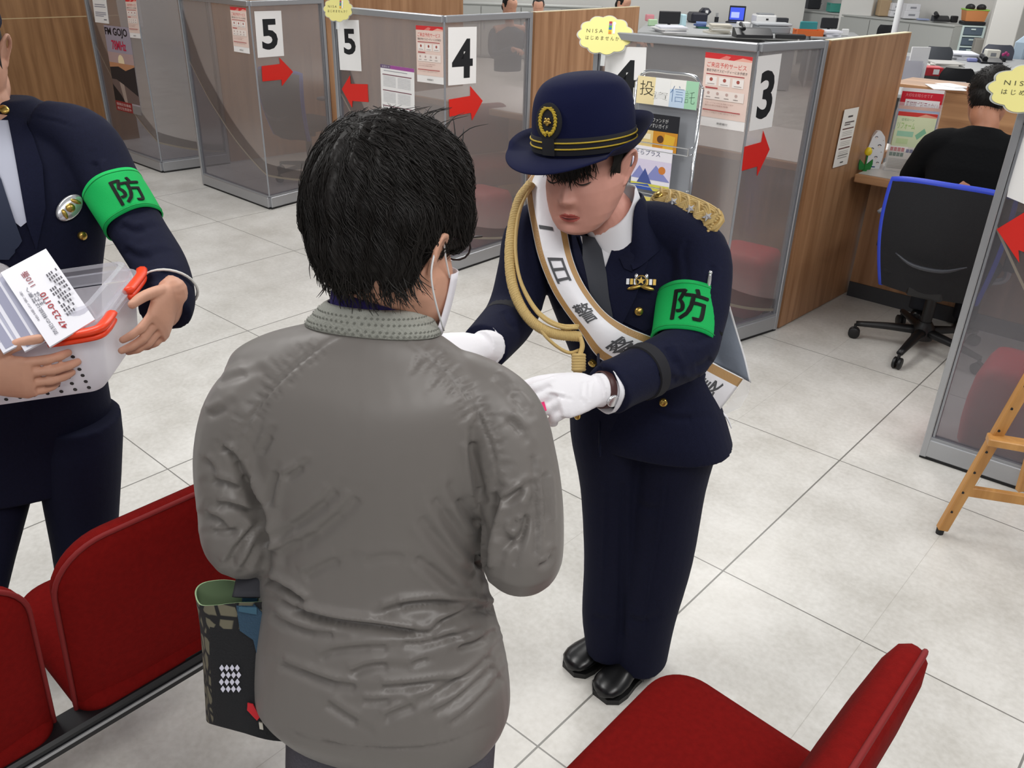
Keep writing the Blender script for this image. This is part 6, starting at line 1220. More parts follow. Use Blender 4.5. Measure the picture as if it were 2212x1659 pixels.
tag(m_.build('leaflet'), 'white leaflet printed 110 and 47-23-0110 sticking up from the box', 'leaflet', 'leaflets in the storage box')
for i, (o1, l) in enumerate(((-46, 'pale leaflet just left of the one with red numbers'), (-92, 'pale leaflet second left of the one with red numbers'), (-138, 'pale leaflet farthest left in the storage box'))):
    bleaf(at(8+o1, 612+8*i, 1.50-.012*i), at(60+o1, 588+8*i, 1.525-.012*i), at(100+o1, 762+4*i, 1.45-.012*i), l, [('r', .15, .05, .5, .97, '8f90a6'), ('r', .6, .05, .85, .97, 'a4a5b8')], 'd4d4de')
k = MB(); cfilm = at(0, 625, 1.53); k.tube([cfilm-CR*.05, cfilm-CR*.02+CU*.03, cfilm+CR*.015+CU*.015, cfilm+CR*.03-CU*.03], [.012, .022, .018, .008], mat('clear_wrap', 'f3eef2', .08, alpha=(.25, 'ffffff')), n=10); tag(k.build('plastic_packet', smooth=True), 'crumpled clear plastic packet at the left edge of the storage box', 'packet')
# ------------------------------------------------------------------ patchwork tote on the customer's arm
tg = thing('tote_bag', at(520, 1570, 1.22), 'dark patchwork tote bag with green lining and red patch', 'bag')
BK = mat('tote_black_cloth', '15161a', .85, bump=(300, .3)); BNET = mat('tote_net_print', '7d7763', .85); BDEN = mat('tote_denim_patch', '2f4a60', .85, bump=(400, .3)); BLIN = mat('tote_green_lining', '8ba47c', .85); 
def voro(name, c1, c2, sc):
    m = bpy.data.materials.new(name); m.use_nodes = True; nt = m.node_tree; b = nt.nodes['Principled BSDF']; b.inputs['Roughness'].default_value = .85; L = nt.links.new
    tc = nt.nodes.new('ShaderNodeTexCoord'); v = nt.nodes.new('ShaderNodeTexVoronoi'); v.feature = 'DISTANCE_TO_EDGE'; v.inputs['Scale'].default_value = sc; L(tc.outputs['Object'], v.inputs['Vector'])
    r = nt.nodes.new('ShaderNodeValToRGB'); r.color_ramp.elements[0].position = .10; r.color_ramp.elements[1].position = .16; r.color_ramp.elements[0].color = s2l(c1)+(1,); r.color_ramp.elements[1].color = s2l(c2)+(1,); L(v.outputs['Distance'], r.inputs[0]); L(r.outputs[0], b.inputs['Base Color']); return m
NETM = voro('tote_scale_print', '17171a', '6f6a58', 42)
LOOPS = [[(421, 1278), (437, 1259), (480, 1252), (528, 1256), (640, 1262), (655, 1290), (560, 1300), (512, 1302), (458, 1308), (430, 1305)],
         [(432, 1345), (448, 1335), (500, 1330), (600, 1330), (665, 1340), (668, 1370), (570, 1385), (505, 1390), (452, 1380), (436, 1362)],
         [(440, 1450), (455, 1440), (510, 1435), (610, 1440), (672, 1450), (676, 1490), (580, 1505), (508, 1500), (456, 1480), (443, 1465)],
         [(446, 1550), (458, 1542), (520, 1540), (620, 1550), (680, 1570), (682, 1600), (590, 1600), (515, 1580), (462, 1566), (448, 1560)]]
DZ = [1.235, 1.245, 1.27, 1.29, 1.29, 1.19, 1.165, 1.165, 1.18, 1.21]
rings = [catmull(np.array([at(x, y, d+.02*i+.004*math.sin(j*2+i)) for j, ((x, y), d) in enumerate(zip(L, DZ))]), 5, True) for i, L in enumerate(LOOPS)]
rings = [np.array(r) for r in np.transpose(np.array([catmull(np.array([r[i] for r in rings]), 6) for i in range(len(rings[0]))]), (1, 0, 2))]
k = MB(); N_ = len(rings[0]); R0 = len(rings)
k.loft(rings, BK, cap=False); k.add(rings[-1], [tuple(range(N_))], BK)
for fi, f in enumerate(k.f):
    if len(f) != 4: continue
    i, j = divmod(min(f), N_); j = j/N_
    mi_ = NETM if (j > .78 or j < .03) or i < 4 else BK
    k.m[fi] = k.mi(mi_)
o = k.build('bag_body', tg, smooth=True)
k = MB(); inner = [r.mean(0)+(r-r.mean(0))*.965 for r in rings[:8]]; k.loft(inner[::-1], BLIN, cap=False); k.loft([rings[0], inner[0]], BLIN, cap=False); k.build('lining', tg, smooth=True)
tb_ = BVHTree.FromPolygons([tuple(x) for x in np.vstack(k.v)*0+np.vstack(k.v)], k.f); tbo = BVHTree.FromPolygons([tuple(p) for r in rings for p in r], [(a*N_+b, a*N_+(b+1) % N_, (a+1)*N_+(b+1) % N_, (a+1)*N_+b) for a in range(R0-1) for b in range(N_)])
def tdrape(pts, m, name, lift=.003):
    keep_ = globals()['obv']; globals()['obv'] = tbo; x = drape_poly(pts, m, name, tg, lift, 6); globals()['obv'] = keep_; return x
tdrape([(512, 1300), (545, 1300), (575, 1330), (572, 1420), (560, 1430), (548, 1380), (520, 1360)], BDEN, 'denim_patch', .003)
tdrape([(522, 1288), (556, 1290), (556, 1322), (520, 1316)], mat('tote_blue_patch', '3b6075', .85), 'blue_patch', .006)
for i, (x, y) in enumerate(((484, 1446), (496, 1443), (507, 1446), (486, 1464), (498, 1462), (509, 1464), (482, 1475), (494, 1474), (503, 1478), (492, 1488), (502, 1490))):
    pass
k = MB()
for i in range(4):
    for j in range(4):
        x, y = 482+11*j+3*(i % 2), 1440+15*i
        p, n = on_o(x, y, .004, tbo); k.add([p+CR*.0035, p+CU*.005, p-CR*.0035, p-CU*.005], [(0, 1, 2, 3)], ink('c9c8d6'))
k.build('diamond_print', tg)
tdrape([(536, 1515), (548, 1518), (562, 1545), (556, 1552), (536, 1530)], mat('tote_red_patch', 'c41f2a', .8), 'red_patch', .005)
tdrape([(560, 1556), (568, 1558), (570, 1572), (562, 1570)], mat('tote_white_patch', 'c9c4b8', .8), 'white_patch', .005)
k = MB(); k.tube([at(535, 1290, 1.175), at(545, 1240, 1.195), at(556, 1180, 1.225), at(580, 1130, 1.25)], .022, mat('tote_strap', '34343a', .8), n=10, flat=.18, ref=CR); k.build('strap', tg, smooth=True)
k = MB(); k.tube([at(600, 1262, 1.27), at(600, 1210, 1.27), at(596, 1160, 1.27), at(586, 1120, 1.27)], .022, mat('tote_strap', '34343a', .8), n=10, flat=.18, ref=CR); k.build('strap', tg, smooth=True)
# ================================================================== the office behind the counters
WALLW = mat('white_wall_paint', 'd9d8d4', .8); GREYC = mat('grey_steel_cabinet', 'aeb0ad', .5); GREYD = mat('grey_cabinet_joint', '85888a', .6); DESK = mat('grey_desk_top', 'a9abac', .5); DESKB = mat('grey_desk_body', '8f9296', .55)
DEV = mat('black_device', '1d1e22', .45); DEVG = mat('grey_device', '8d9094', .5); DEVW = mat('white_device', 'dcdcdc', .45); PAPER = mat('white_paper', 'efeff0', .7)
def wall(a, b, h, th, name, m=WALLW):
    a, b = V(*a, 0), V(*b, 0); k = MB(); k.bar(a+Z*h/2, b+Z*h/2, th, h, m); return struct(k.build(name))
eA = unit(V(.78, .63, 0)); nA = V(.63, -.78, 0); eB = unit(V(.90, -.44, 0)); nB = V(-.44, -.90, 0)
cA = onz(990, 5, .9); cB1 = onz(1737, 22, .9); cB2 = onz(2062, 55, .9)
wa = cA-nA*.55; corner = V(-7.45, 16.9)
wall((wa-eA*6)[:2], (wa+eA*6.2)[:2], 2.8, .12, 'wall_back'); wall((cB1-nB*.78-eB*.9)[:2], (cB1-nB*.78+eB*9)[:2], 2.8, .12, 'wall_right')
k = MB(); p = onz(1712, 56, .72)-nB*1.4; k.bx((p[0]-.28, p[1]-.2, 0), (p[0]+.28, p[1]+.2, 2.8), WALLW, bev=.01); struct(k.build('wall_column'))
def cabinets(a, b, dep, h, n, nrm, label):
    a, b = V(a[0], a[1], 0), V(b[0], b[1], 0); t = thing('low_cabinet', (a+b)/2, label, 'cabinet', 'low grey cabinets along the office walls'); e = unit(b-a); L = np.linalg.norm(b-a)
    k = MB(); k.bar((a+b)/2-e*L/2-nrm*dep/2+Z*h/2, (a+b)/2+e*L/2-nrm*dep/2+Z*h/2, dep-.04, h-.02, GREYC); k.build('body', t); k = MB(); k.bar(a-nrm*dep/2+Z*(h-.012), b-nrm*dep/2+Z*(h-.012), dep, .024, GREYC, bev=.004); k.build('top', t)
    for i in range(n):
        p, q = a+e*(L*i/n+.008), a+e*(L*(i+1)/n-.008); k = MB(); k.bar(p+nrm*-.008+Z*(h*.5), q+nrm*-.008+Z*(h*.5), .02, h-.09, GREYC); d = k.build('door', t); k = MB(); s = q-e*.05 if i % 2 == 0 else p+e*.05; k.bar(s+nrm*.006+Z*(h*.52), s+nrm*.006+Z*(h*.52+.12), .02, .012, DEVG, up=nrm); k.build('handle', d)
    return t
cabinets(cA-eA*.3, onz(1302, 16, .9), .45, .9, 4, nA, 'low grey cabinet behind the two clerks at the top of the photo')
cabinets(cB1-eB*.05, cB2, .45, .9, 4, nB, 'long low grey cabinet piled with boxes under the curtain')
def pos(px, py, z=.72): P = onz(px, py, z); return P, (P-CAM)@CF/F_
def vdir(P): d = unit(V(P[0], P[1], 0)); return d, V(d[1], -d[0], 0)       # away from the lobby, to its right
def desk(px, py, w, dep, label, ang=0., z=.72):
    P, s = pos(px, py, z); d, r = vdir(P); R = rotz(ang); d, r = R@d, R@r; t = thing('office_desk', V(P[0], P[1], 0), label, 'desk', 'grey office desks'); F = np.stack([r, d, Z], 1)
    k = MB(); k.box(V(P[0], P[1], z-.016), (w, dep, .03), DESK, F, .006); k.build('desk_top', t); k = MB(); k.box(V(P[0], P[1], z/2-.02), (w-.06, .03, z-.1), DESKB, F); k.build('modesty_panel', t)
    for sx in (-1, 1): k = MB(); k.box(V(P[0], P[1], (z-.03)/2)+r*sx*(w/2-.03), (.035, dep-.1, z-.03), DESKB, F); k.build('side_panel', t)
    k = MB(); k.box(V(P[0], P[1], (z-.03)/2)+r*(w/2-.25)-d*.1, (.4, dep-.25, z-.06), DESKB, F); k.build('drawer_unit', t); return t
desk(1548, 60, 2.3, 3.0, 'bank of desks with laptop, printers and black phone', .0)
desk(1800, 74, .75, 1.3, 'desk behind the long wooden divider with orange tray', .1); desk(2108, 137, 1.7, 1.8, 'desk with scattered papers behind the seated man', .1)
desk(1970, 186, 1.0, 1.3, 'desk just behind the booth with the acrylic file holder', .05)
def item(name, label, cat, px0, px1, yb, yt, m, z=.72, dep=.25, group=None, parts=None, bev=.01, ang=.25, tilt=0., top=None):
    """an object standing on a surface at height z, seen between px0..px1, base yb, top yt"""
    P, s = pos((px0+px1)/2, yb, z); d, r = vdir(P); R = rotz(ang); w = (px1-px0)*s*(.96-.25*abs(math.sin(ang)));  w = max(w, .02); h = max((yb-yt)*s*1.02, .008); d2, r2 = R@d, R@r; F = np.stack([r2, d2, Z], 1)
    c = V(P[0], P[1], z)+d*dep*.5
    if parts is None:
        k = MB(); k.box(c+Z*h/2, (w, dep, h), m, F, min(bev, h*.3)); return tag(k.build(name), label, cat, group)
    t = thing(name, c, label, cat, group); parts(t, c, w, dep, h, F); return t
def monitor(t, c, w, dep, h, F, scr=None):
    k = MB(); k.box(c+Z*.008, (w*.5, dep*.7, .016), DEV, F, .004); k.box(c+Z*h*.25, (w*.12, .03, h*.5), DEV, F); k.build('stand', t); k = MB(); k.box(c+Z*h*.62, (w, .04, h*.74), DEV, F, .01); b = k.build('casing', t)
    k = MB(); k.box(c+Z*h*.62-F[:, 1]*.022*(1 if scr else -1), (w*.92, .002, h*.64), scr or DEVG, F); k.build('screen', b)
def laptop(t, c, w, dep, h, F):
    k = MB(); k.box(c+Z*.012, (w, dep, .022), DEV, F, .006); k.build('keyboard_base', t); k = MB(); R2 = F@np.array([[1, 0, 0], [0, .97, .24], [0, -.24, .97]]).T; cc = c+F[:, 1]*dep*.48+Z*(h*.5+.01); k.box(cc, (w, .016, h), DEV, F, .005); l = k.build('lid', t)
    k = MB(); k.box(cc-F[:, 1]*.010, (w*.86, .002, h*.78), mat('lit_screen', '3a4fc8', .3, emit=.8), F); s = k.build('screen', l); k = MB(); k.box(cc-F[:, 1]*.012-Z*h*.08-F[:, 0]*w*.1, (w*.5, .002, h*.36), mat('lit_screen_page', '9aa6d8', .3, emit=.8), F); k.build('page', s)
def chairback(t, c, w, dep, h, F, m=None):
    m = m or mat('grey_office_fabric', '55585e', .85); k = MB(); rows = []
    for i in range(9): z = h*(.35+.65*i/8); ww = w/2*(1-.28*max(0, (i-4)/4)**2); rows.append([c+F[:, 0]*ww*(-1+2*j/8)-F[:, 1]*(.05*(1-(-1+2*j/8)**2))+Z*z for j in range(9)])
    G = np.array(rows); k.grid(G, m); k.grid(G+F[:, 1]*.05, m); k.build('backrest', t, smooth=True); k = MB(); k.box(c+F[:, 1]*.25+Z*(h*.0+.44-c[2]+0), (w*.95, .45, .07), m, F, .02); k.build('seat', t); k = MB(); k.tube([c+F[:, 1]*.22+Z*(.42-c[2]), V(*c[:2], .06)+F[:, 1]*.22], .025, DEV, n=10)
    for i in range(5): a = i*1.2566; k.bar(V(*c[:2], .05)+F[:, 1]*.22, V(*c[:2], .03)+F[:, 1]*.22+F[:, 0]*math.cos(a)*.28+F[:, 1]*math.sin(a)*.28, .04, .03, DEV)
    k.build('base', t)
def tray(m, lid=None):
    def f(t, c, w, dep, h, F):
        k = MB(); hh = h
        k.box(c+Z*.006, (w*.92, dep*.92, .012), m, F)
        for s in (-1, 1): k.box(c+F[:, 0]*s*w*.47+Z*hh/2, (.012, dep, hh), m, F); k.box(c+F[:, 1]*s*dep*.47+Z*hh*.45, (w*.94, .012, hh*.9), m, F)
        k.build('shell', t); k = MB(); [k.box(c+F[:, 0]*s*w*.5+Z*hh*.95, (.03, dep*.5, .012), m, F) for s in (-1, 1)]; k.build('rim', t)
    return f
def printer(t, c, w, dep, h, F):
    k = MB(); k.box(c+Z*h*.42, (w, dep, h*.84), DEVW, F, .02); k.build('body', t); k = MB(); k.box(c+Z*h*.9-F[:, 1]*dep*.1, (w*.8, dep*.5, h*.12), DEVG, F, .01); k.build('output_tray', t); k = MB(); k.box(c+Z*h*.5-F[:, 1]*(dep*.5+.002)+F[:, 0]*w*.02, (w*.12, .006, h*.14), DEV, F); k.build('button_panel', t)
def books(cols):
    def f(t, c, w, dep, h, F):
        n = len(cols)
        for i, cc in enumerate(cols): k = MB(); k.box(c+F[:, 0]*w*((i+.5)/n-.5)+Z*h*(.46+.02*(i % 3)), (w/n*.92, dep, h*(.92+.04*(i % 3))), mat('file_'+cc, cc, .6), F, .004); k.build('file', t)
    return f
def pile(n, cols):
    def f(t, c, w, dep, h, F):
        for i in range(n):
            k = MB(); a = rotz(rng.uniform(-.25, .25)); k.box(c+Z*h*(i+.5)/n+F[:, 0]*rng.uniform(-.03, .03), (w*rng.uniform(.8, 1), dep*rng.uniform(.8, 1), h/n*.92), mat('sheet_'+cols[i % len(cols)], cols[i % len(cols)], .7), a@F); k.build('sheet', t)
    return f
def phone(t, c, w, dep, h, F):
    k = MB(); k.prism([c+F[:, 1]*a*dep+Z*b*h-F[:, 0]*w/2 for a, b in ((-.5, .05), (.5, .05), (.5, .75), (.1, .7), (-.5, .3))], -F[:, 0], w, DEV); k.build('body', t); k = MB(); k.tube([c-F[:, 0]*w*.3-F[:, 1]*dep*.3+Z*h*.7, c-F[:, 0]*w*.3+Z*h*.95, c-F[:, 0]*w*.3+F[:, 1]*dep*.4+Z*h], [.03, .022, .03], DEV, n=10); k.build('handset', t)
def clerk(px, py, z, d_hair, label, shirt='e8e8ec', face=True, look=None):
    P = onz(px, py, z); d, r = vdir(P); t = person(V(P[0], P[1], 0), label); yaw = math.atan2(-d[1], -d[0])+(look or 0); M_ = hframe(yaw, math.radians(-25), 0); mb = MB(); head_volume(mb, M_, P, 1., neck=([P-Z*.16, P-Z*.24], [.05, .06]), ears=True); f = V(math.cos(yaw), math.sin(yaw), 0); l = V(-f[1], f[0], 0)
    mb.tube([P-Z*.2, P-Z*.5-f*.05, P-Z*.68-f*.08], [.06, .1, .11], n=12); mb.tube([P-Z*.30+l*.2-f*.02, P-Z*.52+l*.25+f*.1, P-Z*.44+l*.1+f*.32], [.04, .04, .03], n=10); mb.tube([P-Z*.30-l*.2-f*.02, P-Z*.52-l*.25+f*.1, P-Z*.44-l*.1+f*.32], [.04, .04, .03], n=10); mb.tube([P-Z*.26+l*.2, P-Z*.24, P-Z*.26-l*.2], .05, n=10)
    for s in (-1, 1): hand_volume(mb, P-Z*.44+l*.1*s+f*.34, f, -Z, -s)
    cloth_obj('body', fuse(mb, .007, 2), SKIN, t); k = MB(); q = lambda *a: P+M_@np.array(a); k.ball(q(0, -.014, .034), (.086, .100, .092), n=24, R=M_); k.ball(q(0, -.05, -.03), (.075, .05, .07), n=20, R=M_)
    k = k; hm = fuse(k, .007, 3); v = co(hm); ll = (v-P)@M_; b = (ll[:, 1] > .04) & (ll[:, 2] < .035); v[b] = P+(ll[b]*np.array([.78, .7, 1]))@M_.T; setco(hm, v); cloth_obj('hair', hm, d_hair, t)
    k = MB(); k.loft([ell(P-Z*zz-f*.03*zz, (l, f), rx, ry, 28, 2.3) for zz, rx, ry in ((.215, .062, .058), (.235, .12, .075), (.275, .195, .10), (.36, .205, .115), (.55, .175, .115), (.72, .17, .12))])
    for s in (-1, 1): k.tube([P-Z*.27+l*.14*s, P-Z*.31+l*.2*s-f*.02, P-Z*.52+l*.25*s+f*.1, P-Z*.45+l*.12*s+f*.30], [.05, .058, .052, .045], n=14)
    cloth_obj('shirt', fuse(k, .010, 3), mat('shirt_'+shirt, shirt, .8), t); return t
clerk(1101, 13, 1.15, HAIR, 'person with plain black hair at the top edge, left of the one with a fringe', '4a4d58', look=.5); clerk(1163, 14, 1.03, HAIRB, 'person with a fringe at the top edge, right of a plain dark head', 'd8d8dc'); clerk(1346, 8, 1.15, HAIR, 'person with black hair at the top edge behind the wooden divider', '50535c', look=.9)
# left cluster
item('poster_stand', 'colourful leaflet board behind the blue box at the top edge', 'board', 1416, 1442, 26, -8, mat('mauve_board', '7d6f98', .6), dep=.04, parts=lambda t, c, w, dep, h, F: [(lambda k: (k.box(c+Z*h/2, (w, dep, h), mat('mauve_board', '7d6f98', .6), F), k.build('board', t)))(MB()), (lambda k: (k.box(c+Z*h*.55-F[:, 1]*dep*.6-F[:, 0]*w*.1, (w*.55, .004, h*.6), mat('pink_print', 'd8b8b4', .6), F), k.build('leaflet', t)))(MB())])
item('box_file', 'bright blue box file at the top edge beside the wooden divider', 'box', 1404, 1426, 24, 9, mat('bright_blue', '3a8fd0', .5), dep=.12)
item('memo_holder', 'yellow and orange memo holder below the blue box file', 'holder', 1399, 1414, 34, 26, mat('yellow_orange', 'e0b53a', .6), dep=.08)
item('card_box', 'pink card box at the end of the wooden divider', 'box', 1393, 1412, 46, 33, mat('pink_card', 'd98f97', .6), dep=.12)
item('paper_wedge', 'pale green folded paper below the pink card box', 'paper', 1398, 1420, 56, 43, mat('pale_green', 'bcdcb4', .6), dep=.06)
item('monitor', 'black monitor turned away, left of the pale blue folder', 'monitor', 1418, 1470, 62, 28, DEV, dep=.2, parts=lambda *a: monitor(*a))
item('folder', 'pale blue folder standing right of the black monitor', 'folder', 1467, 1479, 57, 34, mat('pale_blue_folder', 'b9dae2', .6), dep=.2)
item('printer', 'dark printer with glossy top, left of the laptop', 'printer', 1484, 1534, 50, 21, DEV, dep=.35, parts=lambda t, c, w, dep, h, F: [(lambda k: (k.box(c+Z*h*.35-F[:, 0]*w*.1, (w*.8, dep, h*.7), mat('dark_navy_device', '22222e', .4), F, .03), k.build('body', t)))(MB()), (lambda k: (k.box(c+Z*h*.75+F[:, 0]*w*.25, (w*.5, dep*.7, h*.5), mat('dark_navy_device', '22222e', .4), F, .05), k.build('scanner_head', t)))(MB()), (lambda k: (k.box(c+Z*h*.75+F[:, 0]*w*.25-F[:, 1]*dep*.36, (w*.14, .01, h*.2), DEVW, F, .004), k.build('display', t)))(MB())])
item('paper_stack', 'white papers lying in front of the black monitor', 'papers', 1412, 1482, 72, 60, PAPER, dep=.5, parts=pile(4, ['e6e6e8', 'd4d6da', 'efefef', 'dadce4']))
item('cloth_pile', 'blue and green folders heaped before the dark printer', 'folders', 1500, 1530, 62, 50, PAPER, dep=.25, parts=pile(3, ['2f6a5c', '4a5f94', '6f86b8']))
item('folded_papers', 'cream pile of slips in front of the laptop', 'papers', 1524, 1580, 74, 56, PAPER, dep=.4, parts=pile(5, ['d8d4c8', 'c4bfb2', 'e4e2da']))
item('pen_cup', 'black pen cup left of the laptop', 'cup', 1541, 1553, 48, 30, DEV, dep=.09, parts=lambda t, c, w, dep, h, F: [(lambda k: (k.lathe([(w*.4, 0), (w*.42, h*.55), (w*.36, h*.55), (w*.35, .01)], c, DEV, 14), k.build('cup', t)))(MB())]+[(lambda k: (k.tube([c+F[:, 0]*w*.1*i+Z*.01, c+F[:, 0]*w*.22*i+Z*h], .005, DEVG, n=6), k.build('pen', t)))(MB()) for i in (-1, 0, 1)])
item('laptop', 'laptop with a glowing blue screen against the white wall', 'laptop', 1568, 1606, 50, 19, DEV, dep=.28, parts=laptop, ang=-.15)
item('printer', 'white printer right of the laptop', 'printer', 1624, 1672, 55, 31, DEVW, dep=.4, parts=printer)
item('scanner', 'grey flat scanner below the white printer', 'scanner', 1622, 1706, 72, 50, DEVG, dep=.45, parts=lambda t, c, w, dep, h, F: [(lambda k: (k.box(c+Z*h*.3, (w*.9, dep, h*.6), DEVG, F, .01), k.build('body', t)))(MB()), (lambda k: (k.box(c+Z*h*.75, (w, dep*.9, h*.22), mat('pale_grey_lid', 'b4b7bb', .4), F, .01), k.build('lid', t)))(MB())])
item('card_reader', 'small dark grey device behind the flat scanner', 'device', 1670, 1702, 50, 40, mat('dark_grey_device', '3b3c42', .5), dep=.15)
item('telephone', 'black telephone in front of the flat scanner', 'telephone', 1580, 1668, 84, 58, DEV, dep=.3, parts=phone)
item('paper_cup_rack', 'white paper dispenser in front of the laptop', 'dispenser', 1590, 1618, 66, 50, DEVW, dep=.2)
item('keyboard', 'black keyboard at the front edge of the desk by the orange tray', 'keyboard', 1672, 1740, 84, 76, DEV, dep=.2, ang=.1)
item('desk_tray', 'orange desk tray holding a teal folder', 'tray', 1712, 1776, 78, 66, mat('orange_plastic', 'd0682c', .5), dep=.3, parts=tray(mat('orange_plastic', 'd0682c', .5)))
item('folder', 'teal folder standing in the orange desk tray', 'folder', 1724, 1764, 70, 49, mat('teal_card', '2f8a8f', .6), z=.735, dep=.06)
item('monitor', 'black monitor seen from behind, right of the orange tray', 'monitor', 1768, 1808, 70, 42, DEV, dep=.2, parts=lambda *a: monitor(*a))
item('paper_stack', 'white papers below the black monitor right of the orange tray', 'papers', 1774, 1818, 80, 68, PAPER, dep=.3, parts=pile(3, ['e4e4ec', 'd8d9e2']))
item('clip_stand', 'white label stand at the top of the long wooden divider', 'stand', 1816, 1832, 78, 64, DEVW, dep=.05)
# on the long cabinet
CZ = .91
item('machine', 'dark machine with a white flap on the long cabinet', 'machine', 1738, 1768, 20, -4, DEVG, z=CZ, dep=.35, parts=lambda t, c, w, dep, h, F: [(lambda k: (k.box(c+Z*h*.5, (w, dep, h), mat('dark_grey_device', '3b3c42', .5), F, .02), k.build('body', t)))(MB()), (lambda k: (k.box(c+F[:, 0]*w*.55+Z*h*.35, (w*.35, dep*.8, .02), DEVW, F@np.array([[.8, 0, -.6], [0, 1, 0], [.6, 0, .8]])), k.build('flap', t)))(MB())])
item('crate', 'teal green crate on the long cabinet', 'crate', 1786, 1822, 26, 9, mat('teal_crate', '4aa394', .5), z=CZ, dep=.3, parts=tray(mat('teal_crate', '4aa394', .5)))
item('carton', 'tall white carton right of the teal crate', 'box', 1822, 1840, 27, -6, DEVW, z=CZ, dep=.2)
item('garment', 'blue cloth bundle right of the tall white carton', 'cloth', 1842, 1864, 28, 0, mat('periwinkle_cloth', '8a96cf', .8), z=CZ, dep=.2, bev=.06)
item('cup', 'white and pale blue mug rack right of the blue cloth', 'rack', 1860, 1886, 31, 16, mat('pale_mug', 'd3dce6', .4), z=CZ, dep=.2, parts=lambda t, c, w, dep, h, F: [(lambda k: (k.box(c+Z*.01, (w, dep, .02), DEVW, F), k.build('tray', t)))(MB())]+[(lambda k: (k.lathe([(.035, 0), (.04, .08), (.034, .08), (.03, .01)], c+F[:, 0]*w*.3*i+Z*.02, mat('pale_mug', 'd3dce6', .4), 14), k.build('mug', t)))(MB()) for i in (-1, 0, 1)])
item('carton', 'brown cardboard carton on the long cabinet', 'box', 1892, 1917, 35, 4, mat('cardboard', 'b39a7a', .8), z=CZ, dep=.25)
for i, (a, b, y0, y1, l) in enumerate(((1917, 1944, 37, 25, 'white paper box right of the brown carton, lower of two'), (1918, 1943, 24, 10, 'white paper box right of the brown carton, upper of two'), (1946, 1980, 41, 26, 'large white box by the curtain, lower of two'), (1948, 1979, 26, 12, 'large white box by the curtain, upper of two'))):
    P_, s_ = pos((a+b)/2, 37 if i < 2 else 41, CZ); z_ = CZ if i in (0, 2) else CZ+((37-24.5) if i == 1 else (41-26.5))*s_*1.02; Pq = onz((a+b)/2, 37 if i < 2 else 41, CZ); d, r = vdir(Pq); F = np.stack([rotz(.25)@r, rotz(.25)@d, Z], 1); h = (y0-y1)*s_*1.0; k = MB(); c = V(Pq[0], Pq[1], z_+.004)+d*.13; k.box(c+Z*h/2, ((b-a)*s_*.92, .26, h), mat('white_carton', 'dedee2', .6), F, .006); t = tag(k.build('paper_box'), l, 'box', 'white paper boxes on the long cabinet')
    k = MB(); k.box(c+Z*h*.5-F[:, 1]*.1315, ((b-a)*s_*.4, .001, h*.25), mat('grey_print', '8f9097', .7), F); k.build('label_print', t)
item('telephone', 'black telephone under the curtain on the long cabinet', 'telephone', 2012, 2048, 48, 32, DEV, z=CZ, dep=.2, parts=phone)
item('speaker', 'small black speaker right of the telephone under the curtain', 'speaker', 2052, 2066, 49, 36, DEV, z=CZ, dep=.12)
item('envelope', 'blue edged envelope lying on the long cabinet', 'envelope', 1980, 2006, 44, 41, mat('pale_blue_paper', '9aa6c8', .7), z=CZ, dep=.15)
# curtain, pole, white column, drawer tower
cu0 = onz(1985, 40, .9)-nB*.50; cu1 = cu0+eB*2.35; k = MB(); n_ = 150; G = []
for i in range(n_): p = cu0+(cu1-cu0)*i/(n_-1); G.append([V(p[0], p[1], 0)+nB*(.085*math.sin(i*.55)+.03*math.sin(i*.23))+Z*zz for zz in (.05, 1., 2.0, 2.75)])
k.grid(np.array(G), mat('grey_pleated_curtain', '8e8d89', .9)); cu = tag(k.build('curtain', smooth=True), 'grey pleated curtain along the office window', 'curtain')
P = onz(1934, 72, .9)+unit(V(.5, -.6, 0))*.3; k = MB(); P = at(1938, 40, 8.5); k.tube([V(P[0], P[1], 0), V(P[0], P[1], 2.8)], .030, mat('white_post_paint', 'eceef0', .4), n=20, smooth=False); tag(k.build('post', smooth=50), 'slim white post rising behind the long wooden divider', 'post')
P = at(2166, 60, 12.2); d, r = vdir(P); k = MB(); k.box(V(P[0], P[1], 1.4), (.36, .36, 2.8), WALLW, np.stack([rotz(.1)@r, rotz(.1)@d, Z], 1), .01); struct(k.build('wall_pillar'))
k = MB(); P = at(2200, 30, 14.5); d, r = vdir(P); k.box(V(P[0], P[1], 1.25), (1.1, .5, .8), WALLW, np.stack([r, d, Z], 1)); k.box(V(P[0], P[1], .45), (1.1, .5, .8), GREYC, np.stack([r, d, Z], 1)); tag(k.build('file_shelf'), 'pale shelf unit in the top right corner behind the white pillar', 'shelf')
def tower(t, c, w, dep, h, F):
    k = MB(); fm = mat('pale_frame', 'cfe0de', .4)
    for sx in (-1, 1):
        for sy in (-1, 1): k.box(c+F[:, 0]*sx*w*.47+F[:, 1]*sy*dep*.46+Z*h/2, (.03, .03, h), fm, F)
    for zz in (0.02, .34, .67, .98): k.box(c+Z*h*zz, (w, dep, .02), fm, F)
    k.build('frame', t)
    for i, zz in enumerate((.18, .505, .83)): k = MB(); k.box(c+Z*h*zz-F[:, 1]*.01, (w*.86, dep*.9, h*.25), mat('smoke_drawer', '5d6b7a', .3), F, .01); dr = k.build('drawer', t); k = MB(); k.box(c+Z*h*(zz+.06)-F[:, 1]*(dep*.46+.012), (w*.2, .012, .02), fm, F); k.build('handle', dr)
item('drawer_tower', 'pale framed tower of see-through drawers below the orange basket', 'drawers', 2056, 2106, 124, 62, DEVG, z=.45, dep=.35, parts=tower)
tz = .45+62*pos(2081, 124, .45)[1]*1.02
